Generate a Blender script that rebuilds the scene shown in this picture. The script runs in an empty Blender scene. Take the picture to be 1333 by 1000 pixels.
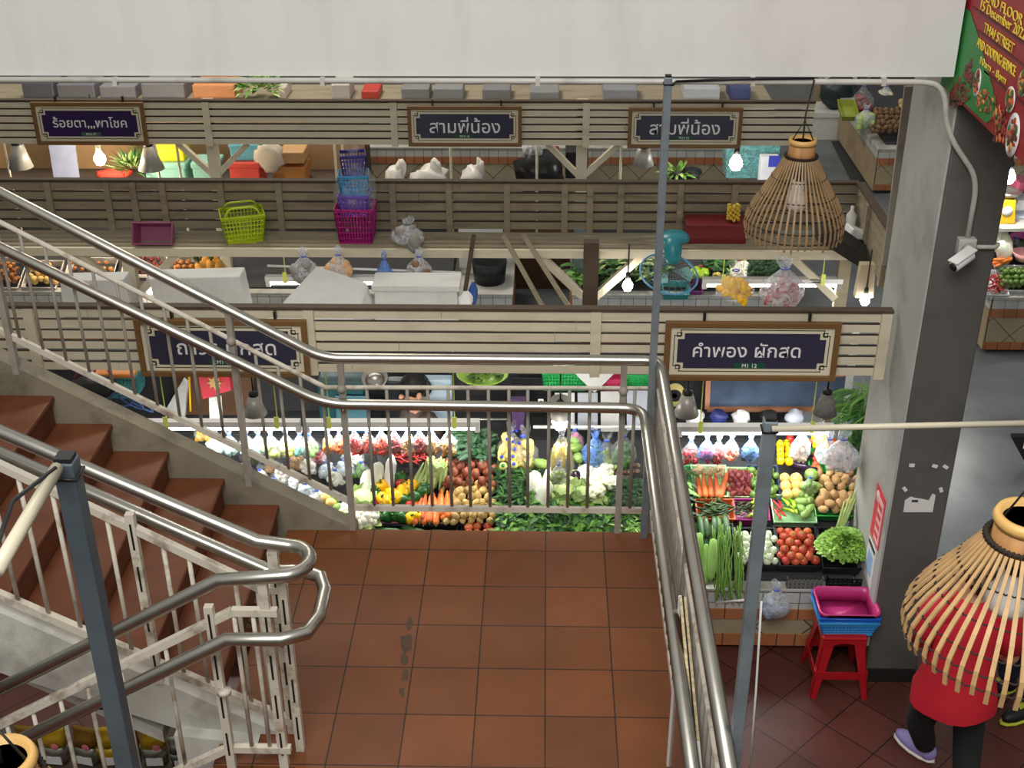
import bpy, bmesh, math, random
from mathutils import Vector, Matrix, Euler, noise
random.seed(7)
S = bpy.context.scene
COL = S.collection
PI = math.pi
# ---------------- camera ----------------
F, PIT, YAW, ROL = 1641.18, .4942, -.0282, -.0058
CO = Vector((.8815, -5.2873, 3.8216))
cf = Vector((math.sin(YAW)*math.cos(PIT), math.cos(YAW)*math.cos(PIT), -math.sin(PIT)))
cr = Vector((math.cos(YAW), -math.sin(YAW), 0)); cu = cr.cross(cf)
CR = cr*math.cos(ROL)+cu*math.sin(ROL); CU = cu*math.cos(ROL)-cr*math.sin(ROL)
cam = bpy.data.cameras.new('camera'); camo = bpy.data.objects.new('camera', cam); COL.objects.link(camo)
cam.sensor_fit = 'HORIZONTAL'; cam.sensor_width = 36; cam.lens = F*36/1333; cam.clip_start = .05; cam.clip_end = 100
mw = Matrix.Identity(4)
for i in range(3):
    mw[i][0] = CR[i]; mw[i][1] = CU[i]; mw[i][2] = -cf[i]; mw[i][3] = CO[i]
camo.matrix_world = mw
S.camera = camo
# ---------------- exposure, world, lights ----------------
S.view_settings.view_transform = 'Standard'; S.view_settings.look = 'None'
S.view_settings.gamma = 1; S.view_settings.exposure = 0.4
try: S.view_settings.use_curve_mapping = False
except Exception: pass
W = bpy.data.worlds.new('hall_daylight'); S.world = W; W.use_nodes = True
wn = W.node_tree.nodes; wl = W.node_tree.links
bg = wn['Background']; bg.inputs['Strength'].default_value = .36
tc = wn.new('ShaderNodeTexCoord'); sx = wn.new('ShaderNodeSeparateXYZ'); cr_ = wn.new('ShaderNodeValToRGB')
wl.new(tc.outputs['Generated'], sx.inputs[0]); wl.new(sx.outputs['Z'], cr_.inputs[0]); wl.new(cr_.outputs[0], bg.inputs[0])
e = cr_.color_ramp.elements
e[0].position = .0; e[0].color = (.22, .2, .17, 1)
e[1].position = .7; e[1].color = (1.0, .98, .93, 1)
x_ = cr_.color_ramp.elements.new(.3); x_.color = (.62, .62, .6, 1)
def area(name, loc, target, size, power, color=(1, 1, 1), sy=None):
    l = bpy.data.lights.new(name, 'AREA'); l.energy = power; l.color = color; l.size = size
    if sy: l.shape = 'RECTANGLE'; l.size_y = sy
    o = bpy.data.objects.new(name, l); COL.objects.link(o); o.location = loc
    o.rotation_euler = (Vector(target)-Vector(loc)).to_track_quat('-Z', 'Y').to_euler(); return o
def point(name, loc, power, color=(1, .97, .92), r=.03):
    l = bpy.data.lights.new(name, 'POINT'); l.energy = power; l.color = color; l.shadow_soft_size = r
    o = bpy.data.objects.new(name, l); COL.objects.link(o); o.location = loc; return o
area('daylight_fill', (0.2, -6.0, 7.0), (.6, -.5, 0), 4, 370, (1, .98, .94))  # unseen area lamp added to stand in for overhead daylight on the landing
area('market_fill', (-2.0, 7.0, 6.5), (-.5, 6.0, 0), 3.2, 230, (1, .91, .78), 1.5)  # added area lamp out of view, warm ambient light for the market

# ---------------- image-plane helpers: a pixel ray met with a real plane ----------------
def ray(x, y): return cf+CR*((x-666.5)/F)-CU*((y-500)/F)
def PY(x, y, Y): d = ray(x, y); return CO+d*((Y-CO.y)/d.y)
def PZ(x, y, z): d = ray(x, y); return CO+d*((z-CO.z)/d.z)
def PX(x, y, X): d = ray(x, y); return CO+d*((X-CO.x)/d.x)
SL0, SLY, SLK = -.63, .72, .45
def PS(x, y, dz=0, z0=SL0, y0=SLY, k=SLK):       # sloping display: z = z0 + k (Y - y0) + dz
    d = ray(x, y); t = (z0+dz+k*(CO.y-y0)-CO.z)/(d.z-k*d.y); return CO+d*t

# ---------------- materials ----------------
MATS = {}
def lin(c): return tuple(((v/255.+.055)/1.055)**2.4 if v > 10 else v/255./12.92 for v in c)
def mat(name, rgb, rough=.6, metal=0, var=.12, scale=8, bump=0, rnd=0, spec=.5, dirt=None, dirt_amt=.5, dscale=3, alpha=None, trans=0, emit=None, estr=0, stretch=None):
    if name in MATS: return MATS[name]
    m = bpy.data.materials.new(name); m.use_nodes = True; MATS[name] = m
    n, l = m.node_tree.nodes, m.node_tree.links
    p = n['Principled BSDF']
    c = lin(rgb)+(1,)
    p.inputs['Roughness'].default_value = rough; p.inputs['Metallic'].default_value = metal
    p.inputs['Specular IOR Level'].default_value = spec
    p.inputs['Base Color'].default_value = c
    if alpha is not None: p.inputs['Alpha'].default_value = alpha
    if trans: p.inputs['Transmission Weight'].default_value = trans
    if emit: p.inputs['Emission Color'].default_value = tuple(emit)+(1,); p.inputs['Emission Strength'].default_value = estr
    if var or bump or dirt:
        t = n.new('ShaderNodeTexCoord'); src = t.outputs['Object']
        if stretch:
            mp = n.new('ShaderNodeMapping'); mp.inputs['Scale'].default_value = stretch; l.new(src, mp.inputs[0]); src = mp.outputs[0]
        no = n.new('ShaderNodeTexNoise'); no.inputs['Scale'].default_value = scale; no.inputs['Detail'].default_value = 5
        l.new(src, no.inputs['Vector'])
        hs = n.new('ShaderNodeHueSaturation'); hs.inputs['Color'].default_value = c
        mr = n.new('ShaderNodeMapRange'); mr.inputs['From Min'].default_value = .25; mr.inputs['From Max'].default_value = .75
        mr.inputs['To Min'].default_value = 1-var; mr.inputs['To Max'].default_value = 1+var
        l.new(no.outputs['Fac'], mr.inputs['Value'])
        val = mr.outputs[0]
        if rnd:
            oi = n.new('ShaderNodeObjectInfo'); m2 = n.new('ShaderNodeMapRange'); l.new(oi.outputs['Random'], m2.inputs['Value'])
            m2.inputs['To Min'].default_value = 1-rnd; m2.inputs['To Max'].default_value = 1+rnd
            mm = n.new('ShaderNodeMath'); mm.operation = 'MULTIPLY'; l.new(val, mm.inputs[0]); l.new(m2.outputs[0], mm.inputs[1]); val = mm.outputs[0]
            m3 = n.new('ShaderNodeMapRange'); l.new(oi.outputs['Random'], m3.inputs['Value'])
            m3.inputs['To Min'].default_value = .5-.012*rnd/.15; m3.inputs['To Max'].default_value = .5+.012*rnd/.15; l.new(m3.outputs[0], hs.inputs['Hue'])
        l.new(val, hs.inputs['Value']); out = hs.outputs[0]
        if dirt:
            n2 = n.new('ShaderNodeTexNoise'); n2.inputs['Scale'].default_value = dscale; n2.inputs['Detail'].default_value = 8; n2.inputs['Roughness'].default_value = .65
            l.new(t.outputs['Object'] if not stretch else src, n2.inputs['Vector'])
            r2 = n.new('ShaderNodeValToRGB'); r2.color_ramp.elements[0].position = .5; r2.color_ramp.elements[1].position = .68
            l.new(n2.outputs['Fac'], r2.inputs[0])
            mx = n.new('ShaderNodeMix'); mx.data_type = 'RGBA'
            ma = n.new('ShaderNodeMath'); ma.operation = 'MULTIPLY'; ma.inputs[1].default_value = dirt_amt; l.new(r2.outputs[0], ma.inputs[0])
            l.new(ma.outputs[0], mx.inputs['Factor']); l.new(out, mx.inputs['A']); mx.inputs['B'].default_value = lin(dirt)+(1,); out = mx.outputs['Result']
        l.new(out, p.inputs['Base Color'])
        if bump:
            b = n.new('ShaderNodeBump'); b.inputs['Strength'].default_value = bump; b.inputs['Distance'].default_value = .01
            l.new(no.outputs['Fac'], b.inputs['Height']); l.new(b.outputs[0], p.inputs['Normal'])
    return m
def tile_mat(name, c1, c2, mortar, sx, sy, rot=0, off=(0, 0, 0), axes='XY', ms=.012, rough=.45, dirt=None, stag=0, damt=.5, bias=0):
    if name in MATS: return MATS[name]
    m = mat(name, (200, 200, 200), rough, var=0, spec=.28); n, l = m.node_tree.nodes, m.node_tree.links; p = n['Principled BSDF']
    t = n.new('ShaderNodeTexCoord'); sp = n.new('ShaderNodeSeparateXYZ'); cb = n.new('ShaderNodeCombineXYZ')
    l.new(t.outputs['Object'], sp.inputs[0]); l.new(sp.outputs[axes[0]], cb.inputs[0]); l.new(sp.outputs[axes[1]], cb.inputs[1])
    mp = n.new('ShaderNodeMapping'); mp.inputs['Location'].default_value = off; mp.inputs['Rotation'].default_value = (0, 0, rot); l.new(cb.outputs[0], mp.inputs[0])
    b = n.new('ShaderNodeTexBrick'); b.offset = stag; b.squash = 1; b.inputs['Scale'].default_value = 1
    b.inputs['Brick Width'].default_value = sx; b.inputs['Row Height'].default_value = sy; b.inputs['Mortar Size'].default_value = ms/2
    b.inputs['Mortar Smooth'].default_value = .2; b.inputs['Bias'].default_value = bias
    b.inputs['Color1'].default_value = lin(c1)+(1,); b.inputs['Color2'].default_value = lin(c2)+(1,); b.inputs['Mortar'].default_value = lin(mortar)+(1,)
    l.new(mp.outputs[0], b.inputs['Vector'])
    no = n.new('ShaderNodeTexNoise'); no.inputs['Scale'].default_value = 5; no.inputs['Detail'].default_value = 7; l.new(t.outputs['Object'], no.inputs['Vector'])
    mr = n.new('ShaderNodeMapRange'); mr.inputs['To Min'].default_value = .75; mr.inputs['To Max'].default_value = 1.25; l.new(no.outputs['Fac'], mr.inputs['Value'])
    hs = n.new('ShaderNodeHueSaturation'); l.new(b.outputs['Color'], hs.inputs['Color']); l.new(mr.outputs[0], hs.inputs['Value'])
    out = hs.outputs[0]
    if dirt:
        n2 = n.new('ShaderNodeTexNoise'); n2.inputs['Scale'].default_value = 1.7; n2.inputs['Detail'].default_value = 9; l.new(t.outputs['Object'], n2.inputs['Vector'])
        r2 = n.new('ShaderNodeValToRGB'); r2.color_ramp.elements[0].position = .52; r2.color_ramp.elements[1].position = .72; l.new(n2.outputs['Fac'], r2.inputs[0])
        ma = n.new('ShaderNodeMath'); ma.operation = 'MULTIPLY'; ma.inputs[1].default_value = damt; l.new(r2.outputs[0], ma.inputs[0])
        mx = n.new('ShaderNodeMix'); mx.data_type = 'RGBA'; l.new(ma.outputs[0], mx.inputs['Factor']); l.new(out, mx.inputs['A']); mx.inputs['B'].default_value = lin(dirt)+(1,); out = mx.outputs['Result']
    l.new(out, p.inputs['Base Color'])
    bp = n.new('ShaderNodeBump'); bp.inputs['Strength'].default_value = .25; bp.inputs['Distance'].default_value = .004; bp.invert = True
    l.new(b.outputs['Fac'], bp.inputs['Height']); l.new(bp.outputs[0], p.inputs['Normal'])
    return m
def plastic(name, rgb, rough=.35, alpha=None): return mat('plastic_'+name, rgb, rough, var=.04, alpha=alpha)
def film(name, rgb, alpha, rough=.15):
    if name in MATS: return MATS[name]
    m = bpy.data.materials.new(name); m.use_nodes = True; MATS[name] = m
    n, l = m.node_tree.nodes, m.node_tree.links; p = n['Principled BSDF']; o = n['Material Output']
    p.inputs['Base Color'].default_value = lin(rgb)+(1,); p.inputs['Roughness'].default_value = rough
    t = n.new('ShaderNodeTexCoord'); no = n.new('ShaderNodeTexNoise'); no.inputs['Scale'].default_value = 22; no.inputs['Detail'].default_value = 4; no.inputs['Distortion'].default_value = 1.5
    l.new(t.outputs['Object'], no.inputs['Vector'])
    r = n.new('ShaderNodeMapRange'); r.inputs['From Min'].default_value = .35; r.inputs['From Max'].default_value = .7
    r.inputs['To Min'].default_value = alpha*.45; r.inputs['To Max'].default_value = min(1, alpha*1.9); l.new(no.outputs['Fac'], r.inputs['Value'])
    tr = n.new('ShaderNodeBsdfTransparent'); mx = n.new('ShaderNodeMixShader')
    bp = n.new('ShaderNodeBump'); bp.inputs['Strength'].default_value = .8; bp.inputs['Distance'].default_value = .01; l.new(no.outputs['Fac'], bp.inputs['Height']); l.new(bp.outputs[0], p.inputs['Normal'])
    l.new(r.outputs[0], mx.inputs[0]); l.new(tr.outputs[0], mx.inputs[1]); l.new(p.outputs[0], mx.inputs[2]); l.new(mx.outputs[0], o.inputs[0])
    return m
def glow(name, rgb, s): return mat(name, (250, 250, 250), .5, var=0, emit=rgb, estr=s)

STEEL = mat('stainless_steel', (184, 181, 172), .31, 1, var=.08, scale=14)
GALVD = mat('dark_galvanised_steel', (92, 104, 114), .5, .5, var=.12, scale=20, dirt=(72, 78, 82), dirt_amt=.5, dscale=10)
GALV = mat('galvanised_steel', (140, 152, 160), .5, .55, var=.12, scale=20, dirt=(95, 98, 98), dirt_amt=.5, dscale=10)
CREAMP = mat('chipped_cream_paint', (205, 198, 182), .55, var=.06, scale=10, dirt=(110, 84, 66), dirt_amt=.75, dscale=9)
GREYP = mat('dull_grey_paint', (150, 143, 132), .55, var=.08, scale=10, dirt=(96, 84, 72), dirt_amt=.4, dscale=9)
WHITEWALL = mat('white_painted_plaster', (220, 220, 217), .8, var=.025, scale=2, dirt=(186, 184, 176), dirt_amt=.3, dscale=2.2, stretch=(1.6, 1, .35))
STAINWALL = mat('stained_white_plaster', (196, 194, 186), .8, var=.06, scale=3, dirt=(128, 122, 112), dirt_amt=.6, dscale=4)
CEMENT = mat('old_cement', (132, 124, 106), .85, var=.14, scale=5, bump=.2, dirt=(86, 78, 62), dirt_amt=.7, dscale=4)
PILLARLIT = mat('pale_lit_pillar_paint', (176, 177, 174), .7, var=.08, scale=3, dirt=(120, 118, 112), dirt_amt=.5, dscale=3)  # paler than the pillar front: partly own paint, partly side light in the colour
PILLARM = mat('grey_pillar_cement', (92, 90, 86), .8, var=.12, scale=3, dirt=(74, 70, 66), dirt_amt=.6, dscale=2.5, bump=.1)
TERRA = tile_mat('landing_terracotta_tile', (122, 72, 41), (106, 62, 36), (48, 34, 27), .3, .3, off=(0, 0, 0), ms=.007, rough=.55, dirt=(104, 62, 40), damt=.35)
STEPM = mat('step_terracotta', (108, 62, 38), .55, spec=.28, var=.12, scale=6, dirt=(78, 42, 28), dirt_amt=.5, dscale=5)
SLAT = mat('cream_slat_paint', (214, 205, 180), .65, var=.05, scale=6, dirt=(172, 158, 130), dirt_amt=.35, dscale=4, stretch=(.6, 2, 2))
OLDSLAT = mat('weathered_slat_wood', (150, 139, 116), .8, var=.14, scale=7, dirt=(88, 76, 58), dirt_amt=.6, dscale=3.5, stretch=(.6, 3, 4), bump=.15)
DARKWOOD = mat('dark_brown_wood', (78, 64, 50), .8, var=.2, scale=6, stretch=(3, 3, .6))
BLACK = mat('black_matte', (22, 22, 24), .5, var=.05)
DARK = mat('dark_grey_board', (52, 52, 54), .8, var=.15)
WHITEP = plastic('white', (232, 232, 230))
FOAM = mat('white_polystyrene', (206, 206, 202), .85, var=.06, scale=6, dirt=(176, 172, 160), dirt_amt=.4, dscale=4)
BAMBOO = mat('bamboo_cane', (188, 152, 104), .5, var=.2, scale=9, stretch=(4, 4, 1), rnd=.05)
CORD = mat('dark_twisted_cord', (40, 30, 22), .9, var=.1)

# ---------------- mesh builder ----------------
class M:
    def __init__(s): s.bm = bmesh.new(); s.mi = 0
    def add(s, vs, fs, smooth=False):
        v = [s.bm.verts.new(Vector(p)) for p in vs]
        for f in fs:
            try: q = s.bm.faces.new([v[i] for i in f])
            except ValueError: continue
            q.material_index = s.mi; q.smooth = smooth
        return s
    def bb(s, x0, x1, y0, y1, z0, z1):
        return s.add([(x, y, z) for x in (x0, x1) for y in (y0, y1) for z in (z0, z1)],
                     [(0, 1, 3, 2), (4, 6, 7, 5), (0, 4, 5, 1), (2, 3, 7, 6), (0, 2, 6, 4), (1, 5, 7, 3)])
    def box(s, c, sz, rot=None):
        R = (rot if isinstance(rot, Matrix) else Euler(rot).to_matrix()) if rot is not None else Matrix.Identity(3)
        c = Vector(c)
        vs = [c+R@Vector((x*sz[0]/2, y*sz[1]/2, z*sz[2]/2)) for x in (-1, 1) for y in (-1, 1) for z in (-1, 1)]
        return s.add(vs, [(0, 1, 3, 2), (4, 6, 7, 5), (0, 4, 5, 1), (2, 3, 7, 6), (0, 2, 6, 4), (1, 5, 7, 3)])
    def beam(s, a, b, w, h, up=(0, 0, 1)):           # a bar from a to b: w across, h along up
        a, b = Vector(a), Vector(b); d = b-a; L = d.length; d.normalize(); r = d.cross(Vector(up))
        if r.length < 1e-4: r = d.cross(Vector((0, 1, 0)))
        r.normalize(); u = r.cross(d); R = Matrix((d, r, u)).transposed()
        return s.box((a+b)/2, (L, w, h), R)
    def tube(s, pts, r, n=10, fil=0, closed=False, caps=True, fn=6):
        pts = [Vector(p) for p in pts]
        if fil:
            q = [pts[0]]
            for i in range(1, len(pts)-1):
                a, b, c = pts[i-1], pts[i], pts[i+1]
                f = min(fil, (a-b).length*.49, (c-b).length*.49)
                p0 = b+(a-b).normalized()*f; p2 = b+(c-b).normalized()*f
                for k in range(fn+1): t = k/fn; q.append(p0*(1-t)**2+b*2*t*(1-t)+p2*t*t)
            q.append(pts[-1]); pts = q
        N = len(pts); rs = r if isinstance(r, (list, tuple)) else [r]*N
        if len(rs) != N: rs = [rs[0]+(rs[-1]-rs[0])*i/(N-1) for i in range(N)]
        tan = []
        for i in range(N):
            a = pts[i-1] if (i > 0 or closed) else pts[0]; b = pts[(i+1) % N] if (i < N-1 or closed) else pts[-1]
            d = (b-a); tan.append(d.normalized() if d.length > 1e-9 else Vector((0, 0, 1)))
        u = tan[0].orthogonal().normalized(); vs = []
        for i in range(N):
            u = u-tan[i]*u.dot(tan[i])
            if u.length < 1e-6: u = tan[i].orthogonal()
            u.normalize(); w = tan[i].cross(u)
            for k in range(n): a = 2*PI*k/n; vs.append(pts[i]+(u*math.cos(a)+w*math.sin(a))*rs[i])
        fs = []
        for i in range(N if closed else N-1):
            j = (i+1) % N
            for k in range(n): fs.append((i*n+k, i*n+(k+1) % n, j*n+(k+1) % n, j*n+k))
        if caps and not closed: fs += [tuple(range(n))[::-1], tuple(range((N-1)*n, N*n))]
        return s.add(vs, fs, True)
    def lathe(s, prof, c=(0, 0, 0), n=20, rot=None, sq=(1, 1), smooth=True):
        c = Vector(c); R = Euler(rot).to_matrix() if rot is not None else Matrix.Identity(3); vs = []
        for r, z in prof:
            for k in range(n): a = 2*PI*k/n; vs.append(c+R@Vector((r*math.cos(a)*sq[0], r*math.sin(a)*sq[1], z)))
        fs = []
        for i in range(len(prof)-1):
            for k in range(n): fs.append((i*n+k, i*n+(k+1) % n, (i+1)*n+(k+1) % n, (i+1)*n+k))
        if prof[0][0] > 1e-6: fs.append(tuple(range(n))[::-1])
        if prof[-1][0] > 1e-6: fs.append(tuple(range((len(prof)-1)*n, len(prof)*n)))
        return s.add(vs, fs, smooth)
    def ell(s, c, r, rot=None, u=12, v=8, nz=0, seed=0, ns=2.0):
        c = Vector(c); R = Euler(rot).to_matrix() if rot is not None else Matrix.Identity(3); vs = []
        if not isinstance(r, (tuple, list)): r = (r, r, r)
        for i in range(v+1):
            th = PI*i/v
            for k in range(u if 0 < i < v else 1):
                a = 2*PI*k/u; d = Vector((math.sin(th)*math.cos(a), math.sin(th)*math.sin(a), math.cos(th)))
                f = 1+(nz*noise.noise(d*ns+Vector((seed*3.1, seed*1.7, seed))) if nz else 0)
                vs.append(c+R@Vector((d.x*r[0]*f, d.y*r[1]*f, d.z*r[2]*f)))
        fs = []; idx = lambda i, k: 0 if i == 0 else (1+(v-1)*u if i == v else 1+(i-1)*u+k % u)
        for i in range(v):
            for k in range(u):
                f = []
                for q in (idx(i, k), idx(i+1, k), idx(i+1, k+1), idx(i, k+1)):
                    if q not in f: f.append(q)
                fs.append(tuple(f))
        return s.add(vs, fs, True)
    def prism(s, pts, off):                           # planar polygon (3-D points) pushed along off
        off = Vector(off); a = [Vector(p) for p in pts]; n = len(a)
        return s.add(a+[p+off for p in a], [tuple(range(n))[::-1], tuple(range(n, 2*n))]+[(i, (i+1) % n, n+(i+1) % n, n+i) for i in range(n)])
    def leaf(s, base, d, up, L, w, bend=.3, seg=4, fold=.25):
        base = Vector(base); d = Vector(d).normalized(); up = Vector(up); r = d.cross(up)
        if r.length < 1e-4: r = d.orthogonal()
        r.normalize(); up = r.cross(d).normalized(); vs = []; prof = [.35, .95, 1, .7, .08] if seg == 4 else [.3, 1, .1]
        for i in range(seg+1):
            t = i/seg; p = base+d*L*t-up*bend*L*t*t; ww = w*prof[i]/2
            vs += [p-r*ww+up*ww*fold, p, p+r*ww+up*ww*fold]
        fs = []
        for i in range(seg): b = i*3; fs += [(b, b+1, b+4, b+3), (b+1, b+2, b+5, b+4)]
        return s.add(vs, fs, True)

OFF = {}
def ob(name, m, mats, parent=None, bevel=0, recalc=True, label=None):
    bm = m.bm
    if parent is not None: bmesh.ops.translate(bm, verts=bm.verts, vec=-OFF[parent.name])
    if recalc: bmesh.ops.recalc_face_normals(bm, faces=bm.faces)
    me = bpy.data.meshes.new(name); bm.to_mesh(me); bm.free()
    for x in (mats if isinstance(mats, (list, tuple)) else [mats]): me.materials.append(x)
    o = bpy.data.objects.new(name, me); COL.objects.link(o)
    OFF[o.name] = Vector(OFF[parent.name]) if parent is not None else Vector((0, 0, 0))
    if parent is not None: o.parent = parent
    if bevel:
        b = o.modifiers.new('edge', 'BEVEL'); b.width = bevel; b.segments = 2; b.limit_method = 'ANGLE'
    if label: o['label'] = label
    return o
def tag(o, label, cat, group=None, kind=None):
    if label: o['label'] = label
    if cat: o['category'] = cat
    if group: o['group'] = group
    if kind: o['kind'] = kind
    return o
def thing(name, label, cat, loc=(0, 0, 0), group=None, local=False):
    o = bpy.data.objects.new(name, None); COL.objects.link(o); o.empty_display_size = .1
    o.location = loc; OFF[o.name] = Vector((0, 0, 0)) if local else Vector(loc)
    return tag(o, label, cat, group)
def single(name, m, mats, label, cat, loc=(0, 0, 0), group=None, kind=None, bevel=0, recalc=True):   # a thing that is one mesh; vertices in the world, origin at loc
    loc = Vector(loc); bmesh.ops.translate(m.bm, verts=m.bm.verts, vec=-loc)
    o = ob(name, m, mats, bevel=bevel, recalc=recalc); o.location = loc; OFF[o.name] = loc
    return tag(o, label, cat, group, kind)
def struct(name, m, mats, bevel=0):
    o = ob(name, m, mats, bevel=bevel); o['kind'] = 'structure'; return o
def copy_tree(o, parent=None):
    c = o.copy(); COL.objects.link(c)
    if parent is not None: c.parent = parent
    for ch in list(o.children): copy_tree(ch, c)
    return c
def inst(proto, loc, rot=(0, 0, 0), sc=1, label=None, group=None):
    c = copy_tree(proto) if proto.get('_used') else proto
    proto['_used'] = 1
    if '_used' in c and c is not proto: del c['_used']
    c.location = loc; c.rotation_euler = rot; c.scale = (sc, sc, sc) if not isinstance(sc, (tuple, list)) else sc
    if label: c['label'] = label
    if group: c['group'] = group
    return c
FONT = None
def text_mesh(txt, size, width=None, bold=0):
    cu_ = bpy.data.curves.new('lettering', 'FONT'); cu_.body = txt; cu_.size = size; cu_.align_x = 'CENTER'; cu_.align_y = 'CENTER'
    cu_.extrude = .0015; cu_.offset = bold; cu_.resolution_u = 3
    o = bpy.data.objects.new('lettering', cu_); COL.objects.link(o)
    dg = bpy.context.evaluated_depsgraph_get(); dg.update()
    me = bpy.data.meshes.new_from_object(o.evaluated_get(dg)); bpy.data.objects.remove(o); bpy.data.curves.remove(cu_)
    if len(me.vertices) and width:
        xs = [v.co.x for v in me.vertices]; ys = [v.co.y for v in me.vertices]
        k = width/(max(xs)-min(xs)); cx = (max(xs)+min(xs))/2; cy = (max(ys)+min(ys))/2
        for v in me.vertices: v.co.x = (v.co.x-cx)*k; v.co.y = (v.co.y-cy)*k
    return me
def text(name, txt, parent, origin, xdir, ydir, width, material, size=.1, hscale=1, bold=0, height=None):
    me = text_mesh(txt, size, width, bold); xd, yd = Vector(xdir).normalized(), Vector(ydir).normalized(); nd = xd.cross(yd)
    if height: hscale = height/max(1e-6, max(v.co.y for v in me.vertices)-min(v.co.y for v in me.vertices))
    for v in me.vertices: v.co = Vector(origin)+xd*v.co.x+yd*v.co.y*hscale+nd*v.co.z-OFF[parent.name]
    me.name = name; me.materials.clear(); me.materials.append(material)
    o = bpy.data.objects.new(name, me); COL.objects.link(o); o.parent = parent; OFF[o.name] = Vector(OFF[parent.name]); return o
# ================= setting =================
G = -1.2
FLOORM = tile_mat('market_floor_tile', (96, 54, 45), (82, 45, 38), (34, 24, 22), .3, .3, rot=PI/4, off=(.08, .02, 0), ms=.008, rough=.4, dirt=(66, 40, 36), damt=.5)
CONCM = mat('polished_concrete', (104, 110, 114), .32, var=.22, scale=2.2, dirt=(62, 66, 68), dirt_amt=.6, dscale=1.6)
struct('floor', M().bb(-7, 9, -6, 1.45, G-.1, G), FLOORM)
struct('floor_aisle', M().bb(-7, 9, 1.45, 16, G-.1, G-.002), CONCM)
struct('floor_border', M().bb(2.66, 3.4, -1.6, .32, G, G+.003), tile_mat('market_floor_border_tile', (112, 64, 52), (98, 56, 46), (40, 28, 26), .23, .23, off=(.12, .06, 0), ms=.008, rough=.3, dirt=(66, 40, 36), damt=.5)) if False else None
struct('floor_landing', M().bb(-.46, 1.46, -1.512, .175, -.16, 0).bb(-.12, 1.46, -3.2, -1.512, -.16, 0), [TERRA])
struct('wall_back', M().bb(-8, 10, 15.2, 15.4, G, 5), mat('beige_back_wall', (170, 160, 140), .8))
wp = M(); r_ = random.Random(4)
for (x, y, w) in ((533, 812, 5), (529, 838, 8), (526, 858, 6), (527, 880, 5), (523, 900, 4)):
    q = [PZ(x+w*math.cos(a)*r_.uniform(.6, 1.3), y+w*1.7*math.sin(a)*r_.uniform(.6, 1.3), .0008) for a in [k*PI/5 for k in range(10)]]; wp.add(q, [tuple(range(10))])
ob('worn_patch', wp, mat('worn_cement_patch', (78, 58, 44), .8, var=.25, scale=20), bpy.data.objects['floor_landing'])
# white concrete beam over the market edge and the pillar under its end
b = struct('beam_front', M().bb(-4.5, 2.72, .42, .75, 2.335, 3.6), WHITEWALL)
struct('beam_side', M().bb(2.76, 3.05, -3.2, .42, 2.32, 3.6), WHITEWALL)
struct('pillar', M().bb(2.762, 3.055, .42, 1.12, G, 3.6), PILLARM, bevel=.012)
struct('pillar_lit_side', M().bb(2.75, 2.762, .425, 1.118, G+.25, 3.6), PILLARLIT)  # thin side skin whose pale colour includes the light falling on that face
struct('trim_pillar', M().bb(2.735, 3.07, .405, 1.135, G, G+.09), mat('black_skirting', (30, 28, 27), .6, var=.1))
# ---- upper flight of stairs ----
st = thing('staircase', 'terracotta tiled flight of steps rising left from the landing', 'stairs', (-.5, -.5, 0))
SLP = .593
for k in range(1, 12):
    x = -.49-.267*(k-1); z = .16*k
    m = M(); m.bb(x-.285, x, -1.25, .165, z-.03, z); m.bb(x-.31, x-.018, -1.25, .165, z-.16-.12*(k > 1), z-.03)
    ob('step', m, STEPM, st, bevel=.008)
def zs(x): return -SLP*(x+.133)
m = M(); m.prism([(-.1, .165, 0), (-.1, .165, -.3), (-3.6, .165, zs(-3.6)-.46), (-3.6, .165, zs(-3.6))], (0, .1, 0)); ob('outer_stringer', m, CEMENT, st)
zi = lambda x: PY(0, 790, -1.3).z+(x-PY(0, 790, -1.3).x)*((PY(365, 948, -1.3).z-PY(0, 790, -1.3).z)/(PY(365, 948, -1.3).x-PY(0, 790, -1.3).x))
lowa, lowb = PY(0, 876, -1.33), PY(215, 944, -1.33)
zl = lambda x: lowa.z+(x-lowa.x)*(lowb.z-lowa.z)/(lowb.x-lowa.x)
m = M(); m.prism([(-.16, -1.25, zi(-.16)), (-.16, -1.25, zl(-.16)), (-3.4, -1.25, zl(-3.4)), (-3.4, -1.25, zi(-3.4))], (0, -.08, 0)); ob('inner_stringer', m, STAINWALL, st)
m = M(); m.prism([(-.75, -1.25, zs(-.75)-.5), (-3.4, -1.25, zs(-3.4)-.5), (-3.4, -1.25, zs(-3.4)-.43), (-.75, -1.25, zs(-.75)-.43)], (0, 1.5, 0)); ob('soffit', m, STAINWALL, st)
# white wall under the lower end of the flight
xw = PY(217, 884, -1.36).x
struct('wall_stair', M().prism([(-.13, -1.3, -.02), (-.13, -1.3, G), (xw, -1.3, G), (xw, -1.3, zl(xw)+.02)], (0, -.09, 0)), STAINWALL)
# lower flight going down left (mostly below the frame)
lf = thing('staircase', 'lower flight of tiled steps descending below the near railing', 'stairs', (-.5, -2.3, -.5))
for k in range(1, 8):
    x = -.12-.267*(k-1); z = -.16*k
    ob('step', M().bb(x-.29, x, -2.9, -1.56, max(z-.3, G), z), STEPM, lf, bevel=.008)
m = M(); m.prism([(-.12, -1.53, -.0), (-.12, -1.53, -.4), (-1.9, -1.53, G), (-1.9, -1.53, G+.16)], (0, -.03, 0)); ob('stringer', m, STAINWALL, lf)

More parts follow.
